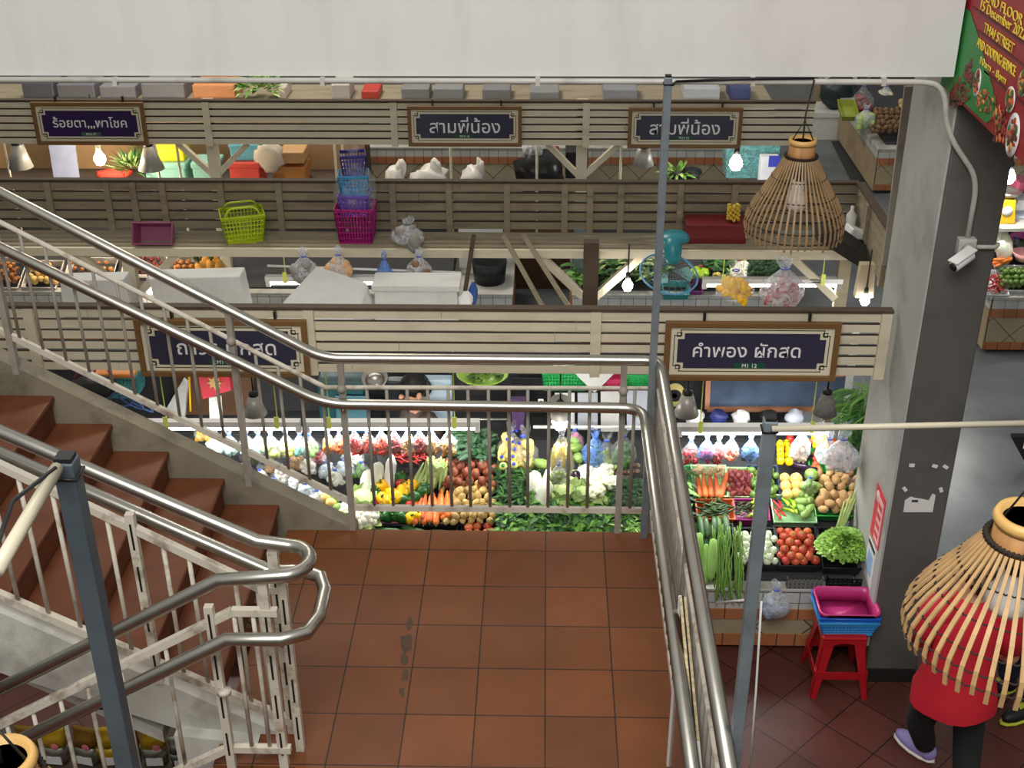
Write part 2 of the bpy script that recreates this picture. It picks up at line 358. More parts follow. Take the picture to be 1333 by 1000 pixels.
# ================= railings =================
def bal(m, a, b, r=.0085): m.tube([a, b], r, 8)
rl = thing('stair_railing', 'outer stair and landing railing with two stainless tubes and grey balusters', 'railing', (.6, .18, 0))
RT, RM, RB = 1.01, .848, .135
def zt(x, z0): return z0+SLP*max(0, -.2-x)
top = [(-3.4, .18, zt(-3.4, RT)), (-.2, .18, RT), (1.447, .18, RT), (1.447, -3.4, RT)]
ob('top_rail', M().tube(top, .027, 16, fil=.09), STEEL, rl)
YL = .115
pl = PY(640, 527, YL); l0 = PY(422, 526, YL); l1 = PY(0, 322, YL)
k_ = (l1.z-l0.z)/(l1.x-l0.x); zL = l0.z
hl = [(-3.4, YL, zL+k_*(-3.4-l0.x)), (l0.x, YL, zL), (1.375, YL, zL-.01), (1.375, -3.4, zL-.02)]
ob('hand_rail', M().tube(hl, .027, 16, fil=.12), STEEL, rl)
mid = [(-3.4, .18, zt(-3.4, RM)), (-.2, .18, RM), (1.447, .18, RM+.008), (1.447, -3.4, RM)]
ob('middle_bar', M().tube(mid, .0125, 8), CREAMP, rl)
sb = lambda x: .16+SLP*(-.1-x)
ob('bottom_bar', M().beam((-3.4, .18, sb(-3.4)), (-.1, .18, .16), .022, .03).beam((-.1, .18, RB), (1.447, .18, RB), .022, .03).beam((1.447, .18, RB), (1.447, -3.4, RB), .022, .03), CREAMP, rl)
for x in (-.115, 1.275):
    m = M(); m.beam((x, .18, -.02), (x, .18, RT-.02), .03, .035, (0, 1, 0)); m.ell((x, .165, RM), .024); ob('post', m, GREYP, rl)
for (px, py) in ((300, 430), (0, 380)):
    x = PY(px, py, .18).x
    m = M(); m.beam((x, .18, zs(x)-.03), (x, .18, zt(x, RT)-.02), .03, .035, (0, 1, 0)); m.ell((x, .165, zt(x, RM)), .024); ob('post', m, GREYP, rl)
m = M(); m.beam((1.447, .18, -.05), (1.447, .18, RT-.02), .03, .03, (0, 1, 0)); ob('post', m, GREYP, rl)
for y in (-1.25, -2.7):
    ob('post', M().beam((1.447, y, -.05), (1.447, y, RT-.02), .03, .03, (0, 1, 0)), GREYP, rl)
for px in (483, 508, 534, 560, 586, 611, 637, 663, 687, 714, 740, 766, 823):
    x = PY(px, 590, .18).x; ob('baluster', bal2 if False else M().tube([(x, .18, RB), (x, .18, RM)], .0085, 8), GREYP, rl)
x = -.215
while x > -2.0:
    ob('baluster', M().tube([(x, .18, sb(x)), (x, .18, zt(x, RM))], .0085, 8), GREYP, rl); x -= .1045
y = .07
while y > -3.2:
    ob('baluster', M().tube([(1.447, y, RB), (1.447, y, RM)], .0085, 8), GREYP, rl); y -= .1
for (a, b_) in (((-.115, .165, zL+.09), (-.115, .165, RM)), ((1.275, .165, zL+.07), (1.275, .165, RM))):
    x = a[0]; ob('bracket', M().tube([(x, .17, zL-.05), (x, .125, zL-.045), (x, YL, zL-.02)], .007, 8), STEEL, rl)

# ---- inner railing of both flights with the U bend ----
ir = thing('stair_railing', 'inner railing turning round the newel in bright steel U bends with chipped cream bars', 'railing', (-.1, -1.41, 0))
YA, YB = -1.318, -1.512
a0 = PY(0, 562, YA); ja = PY(333, 704, YA)
ka = (a0.z-ja.z)/(a0.x-ja.x)
q0 = PY(0, 897, YB); jq = PY(285, 755, YB); kq = (q0.z-jq.z)/(q0.x-jq.x); ZP = (ja.z+jq.z)/2
def uturn(xe, y0, y1, z, n=10):
    c = (y0+y1)/2; r = abs(y0-y1)/2; return [(xe-r+r*math.cos(t), c+r*math.sin(t), z) for t in [PI/2-PI*i/n for i in range(n+1)]]
P = [(ja.x-2.2, YA, ja.z-2.2*ka), (ja.x, YA, ja.z)]+uturn(.0, YA, YB, ZP)+[(jq.x, YB, jq.z), (jq.x-1.6, YB, jq.z-1.6*kq)]
ob('top_rail', M().tube(P, .027, 16), STEEL, ir)
YC, YD = -1.215, -1.62
r0 = PY(0, 590, YC); jr = PY(350, 743, YC); kr = (r0.z-jr.z)/(r0.x-jr.x)
s0 = PY(30, 962, YD); js = PY(297, 832, YD); ks = (s0.z-js.z)/(s0.x-js.x); ZR = (jr.z+js.z)/2
zz = lambda y: jr.z+(js.z-jr.z)*(YC-y)/(YC-YD)
R = [(jr.x-2.2, YC, jr.z-2.2*kr), (jr.x, YC, jr.z), (-.08, YC, jr.z), (.0, YC-.035, zz(YC-.035)), (.03, YC-.12, zz(-1.335)), (.03, YD+.13, zz(YD+.13)), (0, YD+.04, zz(YD+.04)), (-.09, YD, js.z), (js.x, YD, js.z), (js.x-1.6, YD, js.z-1.6*ks)]
ob('hand_rail', M().tube(R, .027, 16), STEEL, ir)
u0, u1, u2 = PY(0, 606, YA), PY(170, 679, YA), PY(289, 742, YA)
ku = (u2.z-u0.z)/(u2.x-u0.x); um = lambda x: u2.z+ku*(x-u2.x)
ob('middle_bar', M().beam((-3.2, YA, um(-3.2)), (-.22, YA, um(-.22)), .03, .03).beam((-.22, YA, um(-.22)), (-.12, YA, um(-.22)), .03, .03), CREAMP, ir)
d0, d1 = PY(0, 775, YA), PY(368, 934, YA); kd = (d1.z-d0.z)/(d1.x-d0.x); ud = lambda x: d1.z+kd*(x-d1.x)
ob('bottom_bar', M().beam((-3.2, YA, ud(-3.2)), (-.13, YA, ud(-.13)), .03, .035), CREAMP, ir)
v0, v1 = PY(0, 942, YB), PY(272, 808, YB); kv = (v1.z-v0.z)/(v1.x-v0.x); v2 = PY(302, 796, YB); vm = lambda x: v1.z+kv*(x-v1.x)
ob('middle_bar', M().beam((-1.9, YB, vm(-1.9)), v2, .028, .03).beam(v2, (-.12, YB, v2.z), .028, .03), CREAMP, ir)
w0 = PY(297, 974, YB); w1 = PY(375, 976, YB)
vb = lambda x: w0.z+.0+(kv*(x-w0.x) if x < w0.x else 0)
ob('bottom_bar', M().beam((-1.9, YB, vb(-1.9)), w0, .028, .03).beam(w0, (-.13, YB, w0.z), .028, .03), CREAMP, ir)
def slot_post(x, y, z0, z1, w=.04):
    m = M(); m.bb(x-w/2, x+w/2, y, y+.03, z0, z1); m.mi = 1
    z = z0+.08
    while z < z1-.12: m.bb(x-.004, x+.004, y-.002, y+.002, z, z+.12); z += .2
    ob('slotted_post', m, [CREAMP, BLACK], ir)
slot_post(-.165, YA-.01, -.01, ZP-.03); slot_post(-.165, YB-.01, -.01, ZP-.03, .036); slot_post(-.115, -1.43, -.01, ZP-.05, .034)
xp = PY(182, 740, YA).x; slot_post(xp, YA-.02, ud(xp)-.1, um(xp)+.07, .034)
xp = PY(284, 870, YB).x; slot_post(xp, YB-.02, vb(xp)-.5, vm(xp)+.07, .034)
ob('end_plate', M().tube([(xp+.02, YB-.03, vm(xp)-.32), (xp+.02, YB-.035, vm(xp)-.34)], .028, 12), CREAMP, ir)
for px, py in ((10, 700), (55, 690), (100, 690), (146, 700), (235, 730), (262, 745)):
    pass
for px in (-15, 22, 58, 96, 158, 232, 262, 316, 343):
    q = PY(px, 775 if px < 200 else 830, YA); ob('baluster', M().tube([(q.x, YA, ud(q.x)), (q.x, YA, um(min(q.x, -.22)))], .0095, 8), CREAMP, ir)
for px in (8, 46, 85, 124, 170, 232, 318, 342):
    q = PY(px, 940 if px < 240 else 900, YB); ob('baluster', M().tube([(q.x, YB, vb(q.x)), (q.x, YB, vm(q.x) if q.x < v2.x else v2.z)], .009, 8), CREAMP, ir)

# ================= near steel poles =================
def pole(label, top, zb, w, parts, GALV=GALV):
    t = thing('steel_pole', label, 'pole', (top.x, top.y, zb))
    m = M(); m.box((top.x, top.y, (top.z+zb)/2), (w, w, top.z-zb)); ob('shaft', m, GALV, t, bevel=.003)
    m = M(); m.box((top.x, top.y, top.z+.003), (w*.8, w*.8, .012)); ob('end_cap', m, BLACK, t)
    for pts, r in parts:
        ob('conduit', M().tube(pts, r, 10), mat('pvc_conduit', (190, 182, 160), .4, var=.05) if r > .005 else BLACK, t)
    m = M(); m.tube([(top.x+w*.55*sx_, top.y+w*.55*sy_, top.z-.03) for sx_, sy_ in ((-1, -1), (1, -1), (1, 1), (-1, 1))], .004, 6, closed=True); ob('cable_tie', m, BLACK, t)
    return t
t2 = PY(1003, 546, -2.35); pole('grey steel pole standing outside the right landing railing', t2, G, .036, [([t2+Vector((0, -.03, -.012)), PY(1345, 551, -2.38)], .0085)])
t3 = PY(85, 598, -3.4); e3 = PY(-6, 745, -3.75); pole('dark steel pole in front of the near stair railing', t3, G, .038, [([t3+Vector((-.005, -.03, .0)), e3], .012), ([t3+Vector((.0, -.045, .01)), (t3+e3)/2+Vector((-.03, 0, .02)), e3+Vector((-.01, -.01, 0))], .004)], GALVD)
t1 = PY(870, 100, .13); p1 = pole('tall thin steel pole at the far landing corner', t1, 0, .034, [])
# ================= stall counters =================
WT = tile_mat('white_counter_tile', (206, 206, 202), (190, 192, 190), (120, 116, 108), .108, .078, axes='XZ', off=(0, .045, 0), ms=.007, dirt=(150, 146, 136))
WTS = tile_mat('white_counter_tile_side', (206, 206, 202), (190, 192, 190), (120, 116, 108), .108, .078, axes='YZ', off=(0, .045, 0), ms=.007, dirt=(150, 146, 136))
BT = tile_mat('orange_brick_tile', (186, 122, 82), (170, 106, 70), (92, 74, 60), .108, .2, axes='XZ', off=(0, .06, 0), ms=.009, dirt=(110, 82, 62))
BTS = tile_mat('orange_brick_tile_side', (186, 122, 82), (170, 106, 70), (92, 74, 60), .108, .2, axes='YZ', off=(0, .06, 0), ms=.009, dirt=(110, 82, 62))
DT = tile_mat('beige_diamond_tile', (176, 164, 136), (164, 152, 126), (62, 54, 44), .24, .24, rot=PI/4, axes='XZ', off=(0, .0, 0), ms=.008, dirt=(128, 112, 88))
PT = mat('beige_counter_panel', (168, 148, 118), .7, var=.1, scale=4, dirt=(120, 104, 84))
TOPM = mat('worn_white_counter_top', (186, 184, 176), .5, var=.1, dirt=(120, 114, 104), dirt_amt=.6)
def counter(label, x0, x1, y0, y1, top, side=None, fr=(.22, .36, .8, .93)):
    t = thing('stall_counter', label, 'counter', ((x0+x1)/2, y0, G)); h = top-G
    zt_ = [top]+[top-f_*h for f_ in fr]
    ob('counter_top', M().bb(x0, x1, y0, y1, top-.02, top), TOPM, t, bevel=.005)
    ob('white_tile_band', M().bb(x0+.01, x1-.01, y0+.008, y1-.01, zt_[1], top-.02), WT, t)
    ob('brick_band', M().bb(x0+.005, x1-.005, y0, y1-.01, zt_[2], zt_[1]), BT, t)
    ob('diamond_panel', M().bb(x0+.01, x1-.01, y0+.008, y1-.01, zt_[3], zt_[2]), DT, t)
    ob('brick_band', M().bb(x0+.005, x1-.005, y0, y1-.01, zt_[4], zt_[3]), BT, t)
    ob('plinth', M().bb(x0+.05, x1-.05, y0+.06, y1-.03, G, zt_[4]), DARK, t)
    if side is not None:
        xs = side
        ob('side_facing', M().bb(xs-.01, xs, y0+.01, y1, zt_[4], zt_[1]), PT, t)
        ob('white_tile_band', M().bb(xs-.012, xs, y0+.01, y1, zt_[1], top), WTS, t)
    return t
counter('tiled stall counter behind the landing and beside the red stool', -4.2, 2.735, .68, 1.75, -.75, None, (.33, .49, .74, .93))
xg0, xg1 = PY(668, 395, 4.66).x, PY(744, 395, 4.66).x
counter('tiled middle row counter left of the dark gap with two leaning battens', -6, xg0, 4.66, 5.9, -.66)
counter('tiled middle row counter right of the dark gap, under the bamboo lamp', xg1, 3.05, 4.66, 5.9, -.66)
counter('tiled counter with grey panel seen to the right of the grey pillar', 4.72, 8.2, 4.66, 5.9, -.66, 4.72)
counter('far tiled counter seen under the row of small signs', -2.3, 3.2, 8.76, 9.9, -.66)
counter('far tiled corner counter piled with potatoes, left of the pillar top', 4.69, 8.2, 8.76, 12.5, -.66, 4.69)
# sloping display boards
def slope(label, x0, x1, ya, za, yb, zb, zbase):
    m = M(); m.prism([(x0, ya, za), (x0, yb, zb), (x0, yb, zbase), (x0, ya, zbase)], (x1-x0, 0, 0))
    return single('display_slope', m, DARK, label, 'display rack', ((x0+x1)/2, (ya+yb)/2, zbase))
slope('black sloping rack holding the front vegetable display', -4.1, 2.72, .76, -.735, 1.66, -.33, -.75)
slope('dark sloping rack carrying the middle stall fruit trays', -5.8, PY(588, 390, 4.7).x, 4.75, -.645, 5.55, -.33, -.66)
slope('dark sloping rack carrying the trays under the bamboo lamp', xg1+.05, 3.0, 4.75, -.645, 5.55, -.33, -.66)
slope('dark sloping rack under the lime tray right of the pillar', 4.8, 8.1, 4.75, -.645, 5.55, -.33, -.66)
slope('dark sloping rack under the far potatoes', 4.8, 8.1, 8.9, -.645, 10.6, -.1, -.66)

# ================= slatted fascias =================
def fascia(label, y, x0, x1, z0, z1, m_, batt, bside=-1, n=6, bw=.055, extra=None, th=.012):
    t = thing('slatted_fascia', label, 'fascia', ((x0+x1)/2, y, z0))
    m = M(); p = (z1-z0)/n
    rr = random.Random(int(y*10))
    for k in range(n):
        xa = x0
        while xa < x1-.02:
            xb = min(x1, xa+rr.uniform(1.2, 2.2)); xb = x1 if x1-xb < .5 else xb
            zt_ = z0+(k+1)*p-.0082; m.bb(xa+.001, xb-.001, y-.009, y+th, z0+k*p+.0082+rr.uniform(-.0025, .0025), zt_); m.mi = 1; m.bb(xa+.001, xb-.001, y-.0086, y+th, zt_, zt_+.0012); m.mi = 0; xa = xb
    ob('slat_panel', m, [m_, mat('slat_gap_shade', (46, 38, 30), .9, var=.3, scale=12)], t)  # dark strips on the slat tops paint the shade inside the gaps
    ob('top_cap', M().bb(x0, x1, y-.022, y+.03, z1, z1+.014), DARKWOOD, t)
    for x in batt: ob('batten', M().bb(x-bw/2, x+bw/2, y+bside*.009, y+bside*.03, z0-.005, z1-.004), m_, t)
    return t
XS = lambda px, y, Y: PY(px, y, Y).x
fa = fascia('front cream slatted fascia carrying the two large shop signs', .8, -4.2, 2.725, .605, .99, SLAT, [XS(775, 440, .8), XS(405, 440, .8), XS(45, 440, .8), 2.69, -3.2], -1)
fb = fascia('weathered brown back of a slatted fascia with battens and a shelf below', 2.9, -5.5, 3.0, .62, .965, OLDSLAT, [XS(p, 265, 2.9) for p in (67, 143, 177, 215, 290, 365, 440, 512, 585, 660, 735, 768, 808, 885, 955, 1030)]+[-4.2, -5], -1, n=5, bw=.042, th=.02)
fc = fascia('far cream slatted fascia with three small shop signs', 4.8, -5.8, 3.06, .62, .985, SLAT, [XS(270, 155, 4.8), XS(513, 155, 4.8), XS(763, 155, 4.8), -4.4], -1, th=.034)
fd = thing('slatted_fascia', 'short slatted end panel running back beside the pillar', 'fascia', (3.0, 2.0, .6))
m = M()
for k in range(5): m.bb(2.99, 3.008, 1.16, 2.88, .62+k*.07, .68+k*.07)
ob('slat_panel', m, OLDSLAT, fd); ob('top_cap', M().bb(2.975, 3.03, 1.16, 2.88, .97, .985), DARKWOOD, fd)
for y in (1.5, 2.0, 2.5): ob('batten', M().bb(2.965, 2.99, y-.025, y+.025, .61, .965), OLDSLAT, fd)
# posts carrying the front fascia, the shelf and the far fascia
xp_ = XS(1107, 505, 1.72)
single('stall_post', M().bb(xp_-.02, xp_+.02, 1.752, 1.785, G, .4), WHITEP, 'white square post behind the chalkboard end near the pillar', 'post', (xp_, 1.76, G))
ob('post', M().bb(-3.92, -3.88, .825, .865, -.75, .99), SLAT, fa)
def brace(m, x, y, z, dx, dz, w=.045): m.beam((x, y, z-dz), (x+dx, y, z), w, .05, (0, 1, 0))
XC = XS(757, 210, 4.87)
for x in (XC, XS(279, 210, 4.87), -4.9):
    ob('post', M().bb(x-.045, x+.045, 4.83, 4.9, .18 if x == XC else -.66, .985), SLAT, fc)
    if x == XC: ob('post_foot', M().bb(x-.05, x+.05, 4.825, 4.905, -.66, .18), GALV, fc)
    m = M(); brace(m, x-.03, 4.865, .62, -.26, .27); ob('brace', m, SLAT, fc)
    m = M(); brace(m, x+.03, 4.865, .62, .28, .27); ob('brace', m, SLAT, fc)
for px in (587, 699, 808, 437, 447, 205, 233, 10):
    x = XS(px, 212, 4.92); ob('hanging_rod', M().tube([(x, 4.92, -.4), (x, 4.92, .7)], .011, 8), SLAT, fc)
# shelf under the weathered fascia
sh = thing('storage_shelf', 'long slatted shelf below the weathered fascia, holding baskets', 'shelf', (0, 2.65, .6))
m = M()
for k in range(4): m.bb(-5.4, 2.95, 2.585+k*.075, 2.585+k*.075+.046, .603, .62)
ob('shelf_slats', m, OLDSLAT, sh)
ob('front_beam', M().bb(-5.4, 2.95, 2.55, 2.58, .555, .612), SLAT, sh)
ob('back_beam', M().bb(-5.4, 2.95, 2.86, 2.885, .54, .6), DARKWOOD, sh)
for px, mt in ((768, DARKWOOD), (170, SLAT), (1150, OLDSLAT)):
    x = XS(px, 360, 2.6) if px < 1100 else 2.9
    ob('post', M().bb(x-.04, x+.04, 2.585, 2.65, G, .603), mt, sh)
    if px == 768: ob('post', M().bb(x-.05, x+.05, 2.47, 2.54, -.1, .7), mt, sh)
    if px < 1100:
        m = M(); brace(m, x-.04, 2.6, .555, -.3, .3, .05); ob('brace', m, SLAT, sh)
    m = M(); brace(m, x+.04 if px < 1100 else x-.04, 2.6, .555, .3 if px < 1100 else -.32, .3, .05); ob('brace', m, SLAT, sh)
for px0, py0, px1, py1 in ((655, 306, 708, 402), (681, 305, 742, 402), (617, 305, 602, 402)):
    m = M(); a, b_ = PY(px0, py0, 2.53), PY(px1, py1, 2.4); b_ = b_+(b_-a)*.25; m.beam(a, b_, .03, .02, (0, 1, 0)); single('wood_batten', m, OLDSLAT if px0 != 617 else DARKWOOD, {655: 'long thin batten leaning from the shelf, left of its pair', 681: 'long thin batten leaning from the shelf, nearer the dark post', 617: 'short dark batten leaning from the shelf by the black tub'}[px0], 'batten', b_)
for px, py in ((587, 330), (475, 350), (1068, 300)): pass
# back partitions
struct('wall_partition', M().bb(-4.2, 2.6, 2.02, 2.06, G, -.02), DARK)
struct('wall_partition', M().bb(-5.8, 3.0, 6.0, 6.05, G, -.22), mat('brown_partition', (96, 74, 54), .8, var=.2))
t = thing('stall_backboard', 'plywood backboard behind the boxes in the far left stall', 'board', (-2.6, 6.0, -.2))
ob('panel', M().bb(-5.5, -.75, 5.96, 5.99, -.2, .5), mat('pale_plywood', (196, 158, 112), .7, var=.1, scale=4), t)
ob('edge_strip', M().bb(-.78, -.74, 5.94, 6.0, -.2, .5), DARKWOOD, t)

# ================= shop signs =================
FRAMEM = mat('brown_sign_frame', (122, 88, 50), .5, var=.12, scale=9, stretch=(.6, 3, 3))
CREAMS = mat('cream_sign_board', (226, 218, 190), .5, var=.02); NAVY = mat('navy_sign_panel', (54, 52, 74), .4, var=.04)
PURP = mat('purple_sign_panel', (46, 22, 76), .4, var=.04); LETTER = mat('white_sign_lettering', (240, 240, 240), .5, var=0)
GREENT = mat('green_sign_tag', (16, 84, 62), .5, var=0); GREYT = mat('grey_green_sign_tag', (70, 96, 92), .5, var=0); LINE = mat('dark_sign_line', (40, 38, 30), .5, var=0)
def sign(label, x0, x1, z0, z1, y, panel, txt, wtxt, small, tagm=GREENT, hs=1, cx=.5, cz=.52):
    t = thing('shop_sign', label, 'sign', ((x0+x1)/2, y, z0)); w, h = x1-x0, z1-z0; f = h*.085
    m = M(); m.bb(x0, x1, y-.03, y, z1-f, z1).bb(x0, x1, y-.03, y, z0, z0+f).bb(x0, x0+f, y-.03, y, z0+f, z1-f).bb(x1-f, x1, y-.03, y, z0+f, z1-f); ob('frame', m, FRAMEM, t, bevel=.003)
    ob('board', M().bb(x0+f, x1-f, y-.012, y, z0+f, z1-f), CREAMS, t)
    a = f+h*.115; c = h*.1; X0, X1, Z0, Z1 = x0+a, x1-a, z0+a, z1-a
    pts = [(X0+c, Z0), (X1-c, Z0), (X1-c, Z0+c), (X1, Z0+c), (X1, Z1-c), (X1-c, Z1-c), (X1-c, Z1), (X0+c, Z1), (X0+c, Z1-c), (X0, Z1-c), (X0, Z0+c), (X0+c, Z0+c)]
    ob('name_panel', M().prism([(px, y-.015, pz) for px, pz in pts], (0, .003, 0)), panel, t)
    g = f+h*.055; l = h*.012; m = M(); A0, A1, B0, B1 = x0+g, x1-g, z0+g, z1-g
    m.bb(A0+c, A1-c, y-.0135, y-.012, B0, B0+l).bb(A0+c, A1-c, y-.0135, y-.012, B1-l, B1).bb(A0, A0+l, y-.0135, y-.012, B0+c, B1-c).bb(A1-l, A1, y-.0135, y-.012, B0+c, B1-c)
    for sx_ in (0, 1):
        for sz_ in (0, 1):
            qx = A0 if sx_ == 0 else A1; qz = B0 if sz_ == 0 else B1; dx = 1 if sx_ == 0 else -1; dz = 1 if sz_ == 0 else -1
            def seg(a_, b_, c_, d_): xs_ = sorted((qx+dx*a_, qx+dx*c_)); zs_ = sorted((qz+dz*b_, qz+dz*d_)); m.bb(xs_[0]-l*.5, xs_[1]+l*.5, y-.0135, y-.012, zs_[0]-l*.5, zs_[1]+l*.5)
            e_ = c*1.15
            seg(c, 0, c, e_); seg(c, e_, c*.45, e_); seg(c*.45, e_, c*.45, c*.5); seg(c*.45, c*.5, e_, c*.5) ; seg(e_, c*.5, e_, c); seg(0, c, e_, c)
    ob('border_line', m, LINE, t)
    text('lettering', txt, t, (x0+w*cx, y-.0165, z0+h*cz), (1, 0, 0), (0, 0, 1), w*wtxt, LETTER, hscale=hs, bold=.0005)
    tw = h*.13; m = M(); m.bb(x0+w*.41, x0+w*.585, y-.0165, y-.014, z0+f+h*.125, z0+f+h*.125+h*.085)
    tg = ob('stall_tag', m, tagm, t)
    if 'พี' in txt: m = M(); m.box((x0+w*.524, y-.0165, z0+h*.71), (w*.011, .003, h*.055)); ob('lettering', m, LETTER, t)
    me = text('tag_number', small, t, (x0+w*.4975, y-.018, z0+f+h*.168), (1, 0, 0), (0, 0, 1), w*.085, LETTER)
    m = M()
    for q in (.22, .82): m.bb(x0+w*q-.006, x0+w*q+.006, y-.01, y+.02, z1-.005, z1+.045)
    ob('hook', m, BLACK, t)
    return t
sign('large navy shop sign in the brown frame nearest the pillar', 1.527, 2.45, .603, .95, .765, NAVY, 'คำพอง ผักสด', .62, 'M1 12', cx=.475)
sign('large navy shop sign partly hidden by the stair rails', -1.31, -.385, .603, .945, .765, NAVY, 'ถาวร ผักสด', .58, 'M1 10', cx=.52)
sign('purple shop sign on the far fascia with a lit bulb below', -3.32, -2.395, .632, .99, 4.765, PURP, 'ร้อยตา,,,พาโชค', .66, 'M14 17', GREYT)
sign('navy shop sign on the far fascia between the other two', -.24, .69, .628, .965, 4.765, NAVY, 'สามพีน้อง', .62, 'M14 16')
sign('navy shop sign on the far fascia crossed by the thin pole', 1.555, 2.475, .62, .955, 4.765, NAVY, 'สามพีน้อง', .62, 'M14 15')

# ================= lights of the stalls =================
TUBE = glow('fluorescent_tube', (1, .98, .95), 14)
def tube_light(label, a, b_, watts, wire=None):
    a, b_ = Vector(a), Vector(b_); t = thing('fluorescent_light', label, 'light', (a+b_)/2)
    d = (b_-a).normalized()
    ob('housing', M().beam(a-d*.03+Vector((0, 0, .034)), b_+d*.03+Vector((0, 0, .034)), .05, .036), WHITEP, t)
    ob('tube', M().tube([a, b_], .0145, 10), TUBE, t)
    ob('end_holder', M().beam(a-d*.03, a, .03, .05), WHITEP, t); ob('end_holder', M().beam(b_, b_+d*.03, .03, .05), WHITEP, t)
    if wire is not None:
        for k in (.12, .88):
            p = a.lerp(b_, k); ob('hanging_tape', M().bb(p.x-.014, p.x+.014, p.y-.03, p.y-.026, p.z+.01, p.z+.09).bb(p.x-.003, p.x+.003, p.y-.002, p.y+.002, p.z+.04, wire), mat('yellow_tape', (236, 244, 120), .5, var=.05), t)
    o = area('tube_glow', (a+b_)/2+Vector((0, 0, -.02)), (a+b_)/2+Vector((0, .05, -1)), (b_-a).length, watts, (.97, 1, .98), .03); o.rotation_euler = (o.rotation_euler if abs(d.x) < .5 else Euler((.1, 0, 0)))
    return t
YT = 1.2
tl1 = PY(196, 557, YT); tl2 = PY(385, 557, YT); tl3 = PY(404, 557, YT); tl4 = PY(618, 557, YT)
tube_light('fluorescent tube over the bagged vegetables beside the stairs', tl1, tl2, 6, .6)
tube_light('fluorescent tube over the peppers and potatoes behind the railing', tl3, tl4, 6, .6)
tube_light('fluorescent tube over the carrots left of the near steel pole', PY(888, 563, YT), PY(1078, 563, YT), 6.5, .6)
tube_light('fluorescent tube behind the grey foam boards of the middle row', PY(352, 368, 2.6), PY(524, 368, 2.6), 7, .56)
tube_light('fluorescent tube behind the knotted carrier bags of the middle row', PY(920, 371, 2.6), PY(1090, 371, 2.6), 7, .56)
single('white_rail', M().tube([PY(694, 556, 1.5), PY(838, 556, 1.5)], .011, 8), WHITEP, 'white rail behind the railing post right of the globe bulb', 'rail', PY(760, 556, 1.5))
BULBM = glow('white_bulb_glass', (1, .97, .9), 40); WARMB = glow('warm_bulb_glass', (1, .86, .62), 30)
def bulb(label, px, py, Y, watts, warm=False, r=.045, cone=False, up=.5):
    p = PY(px, py, Y); t = thing('light_bulb', label, 'light', p)
    ob('globe', M().lathe([(.001, -r*1.15), (r*.6, -r*.95), (r, -.2*r), (r*.9, .5*r), (r*.5, 1.1*r), (r*.4, 1.5*r)], p, 16), WARMB if warm else BULBM, t)
    ob('socket', M().lathe([(r*.42, r*1.4), (r*.45, r*2.6), (r*.2, r*2.9)], p, 12), WHITEP if warm else BLACK, t)
    ob('cord', M().tube([p+Vector((0, 0, r*2.8)), p+Vector((0, 0, up))], .005, 6), BLACK, t)
    if cone: ob('cone_shade', M().lathe([(r*1.15, r*.4), (r*1.1, r*3.0), (r*1.05, r*3.0), (r*1.1, .4*r)], p, 20), mat('brushed_shade', (176, 174, 168), .4, .3), t)
    point('bulb_glow', p+Vector((0, -.02, -r*1.6)), watts, (1, .82, .6) if warm else (1, .98, .95), r)
    return t
bulb('bright globe bulb hanging over the sacks of baby corn', 729, 548, 1.15, 3.5, r=.05, cone=True, up=.45)
bulb('bright bulb beside the dark shelf post in the middle row', 817, 372, 2.5, .9, r=.035, up=.3)
bulb('bright bulb near the right end of the middle row', 1126, 391, 2.2, 1.2, r=.032, up=.35)
bulb('warm bulb below the purple shop sign', 130, 207, 4.86, 30, True, r=.05, up=.55)
bulb('bright bulb below the far sign, left of the bamboo lamp', 958, 213, 4.86, 8, r=.055, up=.55)
bulb('bright bulb above the yellow scale right of the pillar', 1314, 231, 4.95, 12, r=.05, up=.6)
bulb('small warm bulb among the trays behind the stair rails', 195, 376, 4.4, 6, True, r=.04, up=.4)
def cone(label, px, py, Y, h, r0, r1, cu_=.4, mt=None):
    p = PY(px, py, Y); t = thing('cone_lamp', label, 'lamp', p)
    ob('shade', M().lathe([(r1, -h), (r0, 0), (r0*.92, 0), (r1*.94, -h)], p, 20), mt or mat('brushed_shade', (176, 174, 168), .4, .3), t)
    ob('cap', M().lathe([(r0*.95, -.004), (r0*.9, .02), (.008, .03)], p, 14), BLACK, t)
    ob('cord', M().tube([p+Vector((0, 0, .02)), p+Vector((.0, 0, cu_))], .005, 6), BLACK, t)
cone('grey cone lamp right of the chalkboard under the front sign', 1077, 512, 1.0, .13, .03, .068, .2, mat('concrete_shade', (118, 116, 112), .8, var=.25, scale=40))
cone('white cone lamp left of the chalkboard under the front sign', 895, 513, 1.0, .13, .032, .072, .1)
cone('white cone lamp beside the red gift bag', 330, 515, 1.1, .12, .03, .07, .2)
cone('silver cone lamp below the far sign by the thin pole', 838, 192, 4.86, .15, .05, .09, .2)
cone('white cone lamp under the far left corner', 22, 188, 4.86, .2, .05, .1, .2)
cone('grey cone lamp beside the yellow box', 193, 190, 4.86, .2, .04, .11, .2)
